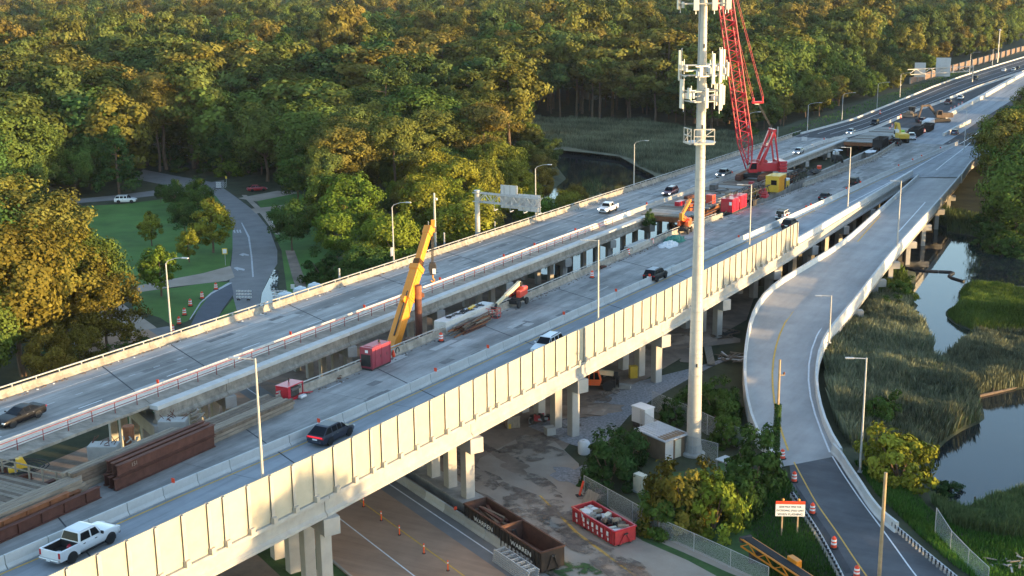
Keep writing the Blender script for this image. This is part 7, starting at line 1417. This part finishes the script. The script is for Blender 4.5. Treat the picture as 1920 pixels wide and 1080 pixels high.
for k in range(46): obj(('board','box','bag')[k % 3], MB().box((rng.uniform(-2.8,2.9), rng.uniform(-.85,.85), rng.uniform(.7,1.3)), (rng.uniform(.3,1.1),rng.uniform(.2,.6),rng.uniform(.08,.5)), rng.uniform(0,3)), M[('timber','cream','tarp_w','conc_dirty','galv','timber_d','black')[k % 7]], o, bevel=.02)
# ladder frames at the bottom
o = thing('ladder_frames', 'stack of grey steel ladder frames at the bottom edge by the barrier', 'scaffold frames', at(965, 1072, .06), RZB)
for k in range(7):
    z = .1+k*.17
    for y in (-.5, .5): obj('stile', MB().box((0,y+.03*k,z), (5.5,.1,.1)), M['galv'], o)
    if k > 4 or k == 0:
        for x in np.arange(-2.5, 2.6, .8): obj('rung', MB().box((x,.03*k,z+.02), (.1,1.0,.08)), M['galv'], o)
# telehandler under the bridge
q = at(1117, 728, .05); o = thing('telehandler', 'orange telehandler with big tyres under the near bridge', 'telehandler', q, -.12)
obj('chassis', MB().box((0,0,1.0), (4.6,1.3,.6)).box((2.3,0,.9), (.4,2.0,.9)), M['black'], o, bevel=.06)
for x in (-1.55, 1.55):
    for s in (-1, 1): wheel(o, x, s*1.0, .68, s, 'rail')
c = obj('cab', MB().prism([(-.9,.7),(.55,.7),(.75,1.3),(.35,2.6),(-.7,2.6),(-.95,1.5)], -1.1, -.25), M['lift_o'], o, bevel=.05); obj('window', MB().prism([(-.75,1.5),(-.2,1.5),(-.2,2.4),(-.62,2.4)], -1.125, -1.1), M['glass'], c); obj('window', MB().prism([(-.1,1.5),(.55,1.5),(.28,2.4),(-.1,2.4)], -1.125, -1.1), M['glass'], c)
obj('engine_cover', MB().box((-.2,.75,1.5), (2.2,.6,.9)), M['black'], o, bevel=.06); obj('boom', MB().bar((-2.4,.25,2.3), (2.2,.25,1.9), .5, .55), M['boom_cream'], o, bevel=.03); obj('boom_head', MB().box((2.5,.25,1.3), (.5,.7,1.5)), M['black'], o, bevel=.05); obj('fork_carriage', MB().box((2.85,.1,.9), (.12,1.6,1.0)), M['black'], o); obj('rear_weight', MB().box((-2.5,0,1.3), (.5,1.9,.8)), M['black'], o, bevel=.06)
# small things below the near bridge
def boxy(name, label, cat, px, py, d, m, rz=0, z=.05, lid=None):
    o = thing(name, label, cat, at(px, py, z), rz); obj('body', MB().box((0,0,d[2]/2), d), M[m], o, bevel=.04); obj('lid', MB().box((0,0,d[2]+.03), (d[0]*1.04,d[1]*1.04,.07)), M[lid or m], o); obj('base', MB().box((0,0,.03), (d[0]*.9,d[1]*.9,.06)), M['timber_d'], o); return o
boxy('fuel_tank', 'yellow fuel tank beside a bridge column behind the telehandler', 'tank', 1187, 708, (1.0,.8,1.5), 'plant_y', .2)
boxy('wooden_crate', 'brown wooden crate under the near bridge', 'crate', 961, 800, (1.5,1.1,1.3), 'timber', .3); boxy('concrete_cube', 'pale concrete cube against the bridge column above the gravel', 'block', 1031, 815, (1.1,1.0,.9), 'conc', .4); boxy('bucket', 'yellow bucket beside the brown crate', 'bucket', 955, 803, (.4,.4,.5), 'plant_y'); boxy('concrete_sill', 'long concrete block on the ground right of the telehandler', 'block', 1165, 728, (2.4,.7,.5), 'conc_dirty', -.3)
o = thing('parts_heap', 'heap of red and dark site parts beneath the near bridge', 'parts', at(1012, 792, .05), .3)
for k in range(14): obj('part_piece', MB().box((rng.uniform(-1.3,1.3), rng.uniform(-.6,.6), rng.uniform(.2,.8)), (rng.uniform(.3,1.0),.25,rng.uniform(.2,.7)), rng.uniform(0,3)), M[('dark','redpaint2','galv','dark')[k % 4]], o)
heap('soil_heap', 'low heap of dark soil under the near bridge right of the telehandler', 'soil heap', at(1280, 640, 0), 4.5, 1.0, 'soil', .3, 18, (1.6,.8)); heap('soil_heap', 'dark soil heap beside the gravel under the cell tower side', 'soil heap', at(1100, 770, 0), 3.2, .5, 'soil', .3, 18, (1.5,.8))
o = thing('board_pile', 'scattered old boards and one long plank beside the ramp wall', 'board pile', at(1338, 672, .05), .5)
obj('long_plank', MB().bar((-2.4,-2.6,.3), (1.6,3.4,.5), 1.0, .2), M['timber'], o)
for k in range(26): obj('board', MB().box((rng.uniform(.3,3.4), rng.uniform(-4,0), rng.uniform(.05,.5)), (rng.uniform(.8,2.4),.2,.08), rng.uniform(0,3)), M[('timber','timber_d','timber','tarp_w')[k % 4]], o)
o = thing('branch_pile', 'dark pile of broken boards on the soil beneath the near bridge', 'board pile', at(1350, 632, .05), .2)
for k in range(34): obj('board', MB().bar((rng.normal()*1.4, rng.normal()*.8, rng.uniform(0,.6)), (rng.normal()*1.4, rng.normal()*.8, rng.uniform(0,.8)), .14, .1), M[('timber_d','dark','timber_d')[k % 3]], o)
# conveyor at the bottom
a, b = at(1398, 1022, 1.0), at(1492, 1082, 1.2); o = thing('conveyor', 'orange-yellow belt conveyor lying on the grass at the bottom', 'conveyor', a); dd = (b-a); dd.z = 0; dd.normalize(); nn = Vector((-dd.y, dd.x, 0)); LL = 12.0
for s in (-.5, .5):
    for z in (0, .7): obj('chord', MB().bar(nn*s+Vector((0,0,z)), nn*s+dd*LL+Vector((0,0,z+.2)), .12, .12), M['crane_y'], o)
    for k in range(10): obj('brace', MB().bar(nn*s+dd*(k*1.2)+Vector((0,0,.7*(k % 2))), nn*s+dd*(k*1.2+1.2)+Vector((0,0,.7*((k+1) % 2))), .08, .08), M['crane_y'], o)
obj('belt', MB().bar(Vector((0,0,.78)), dd*LL+Vector((0,0,.98)), .8, .08), M['rubber'], o); obj('drive_box', MB().box(dd*6+nn*.75+Vector((0,0,.8)), (1.3,.6,.9), math.atan2(dd.y, dd.x)), M['crane_y'], o, bevel=.06); obj('tail_drum', MB().tube(nn*-.55+Vector((0,0,.6)), nn*.55+Vector((0,0,.6)), .3, 12), M['dark'], o)
for k in (1.5, 9): obj('stand', MB().box(dd*k+Vector((0,0,-.5)), (.3,1.2,1.0), math.atan2(dd.y, dd.x)), M['dark'], o)
# floating boom, log, debris
o = thing('floating_boom', 'black floating barrier zigzagging across the creek', 'floating barrier', at(1735, 508, -.95))
pts = [at(x, y, -.93) for x, y in ((1690,500),(1712,505),(1735,508),(1760,509),(1783,510),(1788,512),(1779,517),(1785,521),(1808,528))]
for a, b in zip(pts, pts[1:]): obj('float', MB().tube(a, a.lerp(b, .97), .24, 8), M['black'], o, world=True)
a, b = at(1826, 745, -.9), at(1912, 726, -.9); o = thing('drift_log', 'dark log lying in the shallow edge of the pond', 'log', a); obj('trunk', MB().tube(a, b, .22, 8, .14), M['timber_d'], o, world=True); obj('stub', MB().tube(a.lerp(b, .4), a.lerp(b, .4)+Vector((.3,.5,.5)), .08, 6, .04), M['timber_d'], o, world=True)
f = at(1827, 948, -1); o = thing('mooring_stake', 'dark stake standing in the pond near its lower bank', 'stake', f); obj('shaft', MB().tube((0,0,-.3), (0,0,.9), .1, 6), M['timber_d'], o); obj('tip', MB().lathe([(.1,.9),(.03,1.0)], n=6), M['timber_d'], o)
o = thing('rubble_heap', 'heap of white broken boards at the bottom right corner', 'rubble', at(1905, 1062, .0))
for k in range(30): obj('board', MB().box((rng.normal()*1.0, rng.normal()*.7, rng.uniform(.05,.5)), (rng.uniform(.3,1.2),.16,.07), rng.uniform(0,3)), M[('conc','timber','conc_dirty')[k % 3]], o)
o = thing('leaning_cone', 'orange sign stand leaning by the corner of the chain-link fence', 'sign stand', at(1086, 930, .06), .3); obj('body', MB().bar((0,0,0), (.45,0,1.5), .3, .1), M['orange_red'], o); obj('base', MB().box((0,0,.05), (.6,.6,.1)), M['rubber'], o)
o = thing('board', 'grey board leaning behind the red dumpster', 'board', at(1100, 950, .06), RZB); obj('panel', MB().add([(-.9,0,.02),(.9,0,.02),(.9,.9,1.3),(-.9,.9,1.3),(-.9,-.05,.05),(.9,-.05,.05),(.9,.85,1.35),(-.9,.85,1.35)], ((0,1,2,3),(7,6,5,4),(0,4,5,1),(1,5,6,2),(2,6,7,3),(3,7,4,0))), M['timber'], o)
o = thing('white_tub', 'white bucket on the ground behind the black dumpster', 'bucket', at(892, 945, .06)); obj('body', MB().lathe([(.32,0),(.38,.7)], n=12), M['plastic_w'], o); obj('lid', MB().lathe([(.4,.7),(.4,.76)], n=12), M['cream'], o)
# far work zone
rolloff('black dumpster in front of the far trestle deck', hw(349.5, -73.0, .0), HWROT, 'black', 7.5, 2.6, 2.2, 'dark'); rolloff('long black dumpster beyond the yellow excavator', hw(382, -69.8, 0), HWROT, 'black', 9, 2.6, 2.2, 'dark'); rolloff('second black dumpster near the brown excavator', hw(397, -69.2, 0), HWROT, 'dump_black', 7, 2.6, 1.9, 'dark')
pickup('white site pickup beside the yellow excavator', hw(372.5, -69.2, 0), HWROT+.3, cw, 5.6, pitch=0); pickup('black site pickup right of the front dumpster', hw(355, -69.9, 0), HWROT, cb, 5.3, pitch=0); car('suv', 'dark red vehicle parked beside the pale barrier wall', 'car', hw(420, -75.0, 0), HWROT, cmar, 'parked_car', pitch=0)
o = thing('lime_unit', 'lime-green site unit between the excavator and the white pickup', 'site unit', hw(370.5, -71.6, 0), HWROT); obj('body', MB().box((0,0,1.4), (1.8,1.4,2.6)), mat('lime_paint', (.32,.62,.05), .5, .06, 1), o, bevel=.05); obj('base', MB().box((0,0,.1), (2,1.6,.2)), M['dark'], o)
o = thing('site_trailer', 'pale tarpaulin-covered load beside the brown excavator', 'load', hw(409, -71.2, 0), HWROT); obj('body', MB().box((0,0,1.3), (9,2.4,2.0)), M['tarp_w'], o, bevel=.3); obj('deck', MB().box((0,0,.25), (9.6,2.6,.2)), M['dark'], o)
pts = [hw(*uvof(dk(x, y, .6)), 0) for x, y in ((1757,226),(1800,203),(1840,182),(1882,158),(1925,134))]; o = thing('barrier_wall', 'wide pale new concrete wall running up the far work zone', 'wall', pts[0])
for a, b in zip(pts, pts[1:]):
    n = max(1, int((b-a).length/12))
    for k in range(n): obj('wall_segment', MB().bar(a.lerp(b, k/n)+Vector((0,0,.6)), a.lerp(b, (k+.97)/n)+Vector((0,0,.6)), 1.5, 1.3), M['conc_white'], o, world=True)
pts = [hw(*uvof(dk(x, y, .6)), 0) for x, y in ((1769,252),(1795,238),(1819,226))]; o = thing('barrier_wall', 'short pale barrier run dividing the merging lanes', 'wall', pts[0])
for a, b in zip(pts, pts[1:]):
    for k in range(5): obj('wall_segment', MB().bar(a.lerp(b, k/5)+Vector((0,0,.5)), a.lerp(b, (k+.97)/5)+Vector((0,0,.5)), .6, 1.0), M['conc_white'], o, world=True)
for px, py in ((1668,246),(1673,240),(1683,243),(1729,250),(1733,249),(1742,246),(1650,214),(1688,222),(1783,208),(1790,205),(1797,201),(1804,197)):
    p = hw(*uvof(dk(px, py)), .01); drum(p, 'orange and white drum among the far work zone machines', 'drums in the far work zone').scale = (1.2,)*3
q = hw(309.5, -74.9, .02); o = thing('road_roller', 'pale and black site machine with a striped red panel on the near bridge', 'site machine', q, HWROT+.6); obj('body', MB().box((0,0,1.3), (2.6,1.6,1.2)), M['black'], o, bevel=.1); obj('hood', MB().box((.9,0,2.1), (1.2,1.3,1.0)), M['plastic_w'], o, bevel=.15); obj('canopy', MB().box((-.5,0,3.1), (1.8,1.7,.12)), M['plastic_w'], o)
for s in (-1, 1): obj('wheel', MB().tube((-1.2,s*.7,.6), (-1.2,s*1.0,.6), .6, 14), M['rubber'], o); obj('wheel', MB().tube((1.2,s*.7,.6), (1.2,s*1.0,.6), .6, 14), M['rubber'], o); obj('canopy_post', MB().box((-.5,s*.7,2.5), (.08,.08,1.2)), M['black'], o)
obj('striped_panel', MB().box((2.8,-1.2,.7), (1.8,.1,1.0)), M['orange_red'], o)
heap('scrap_heap', 'dark scrap heap along the work parapet beyond the yellow container', 'scrap', hw(288, -74.9, .02), 2.4, .9, 'dark', HWROT, sc=(1.7,.6)); heap('sheeting', 'flat white sheeting on the near bridge short of the far dumpster', 'sheeting', hw(337, -72.8, .02), 2.4, .2, 'tarp_w', HWROT, sc=(1.3,.6))
# houses glimpsed between the trees
for bx, by, rz, l in ((1122,178,.3,'white gabled house glimpsed between dark trees behind the reeds'), (1484,82,.1,'pale house glimpsed in the wood right of the crane boom'), (1498,152,.5,'white house corner glimpsed right of the crane boom'), (395,80,.2,'white house roof glimpsed far in the wood at the upper left'), (300,240,.2,'orange-lit house behind the umbrella-shaped pine'), (330,285,.1,'low grey house in the trees above the street')):
    house(at(bx, by+6, 0), rz, 13, 9, 6.0, l)
# ================================================================== AIR
hb = MB(); hb.box((0, 1450, 22.5), (2700, 3100, 63)); hz = obj('haze', hb, None); tag(hz, 'thin evening haze over the woods', None, None, 'stuff')
hm = bpy.data.materials.new('haze_air'); hm.use_nodes = True; hn = hm.node_tree.nodes; hn.remove(hn['Principled BSDF'])
pv = hn.new('ShaderNodeVolumePrincipled'); pv.inputs['Color'].default_value = (.68,.80,1,1); pv.inputs['Density'].default_value = .000035; pv.inputs['Anisotropy'].default_value = 0.0
hm.node_tree.links.new(pv.outputs[0], hn['Material Output'].inputs['Volume']); hz.data.materials.append(hm)
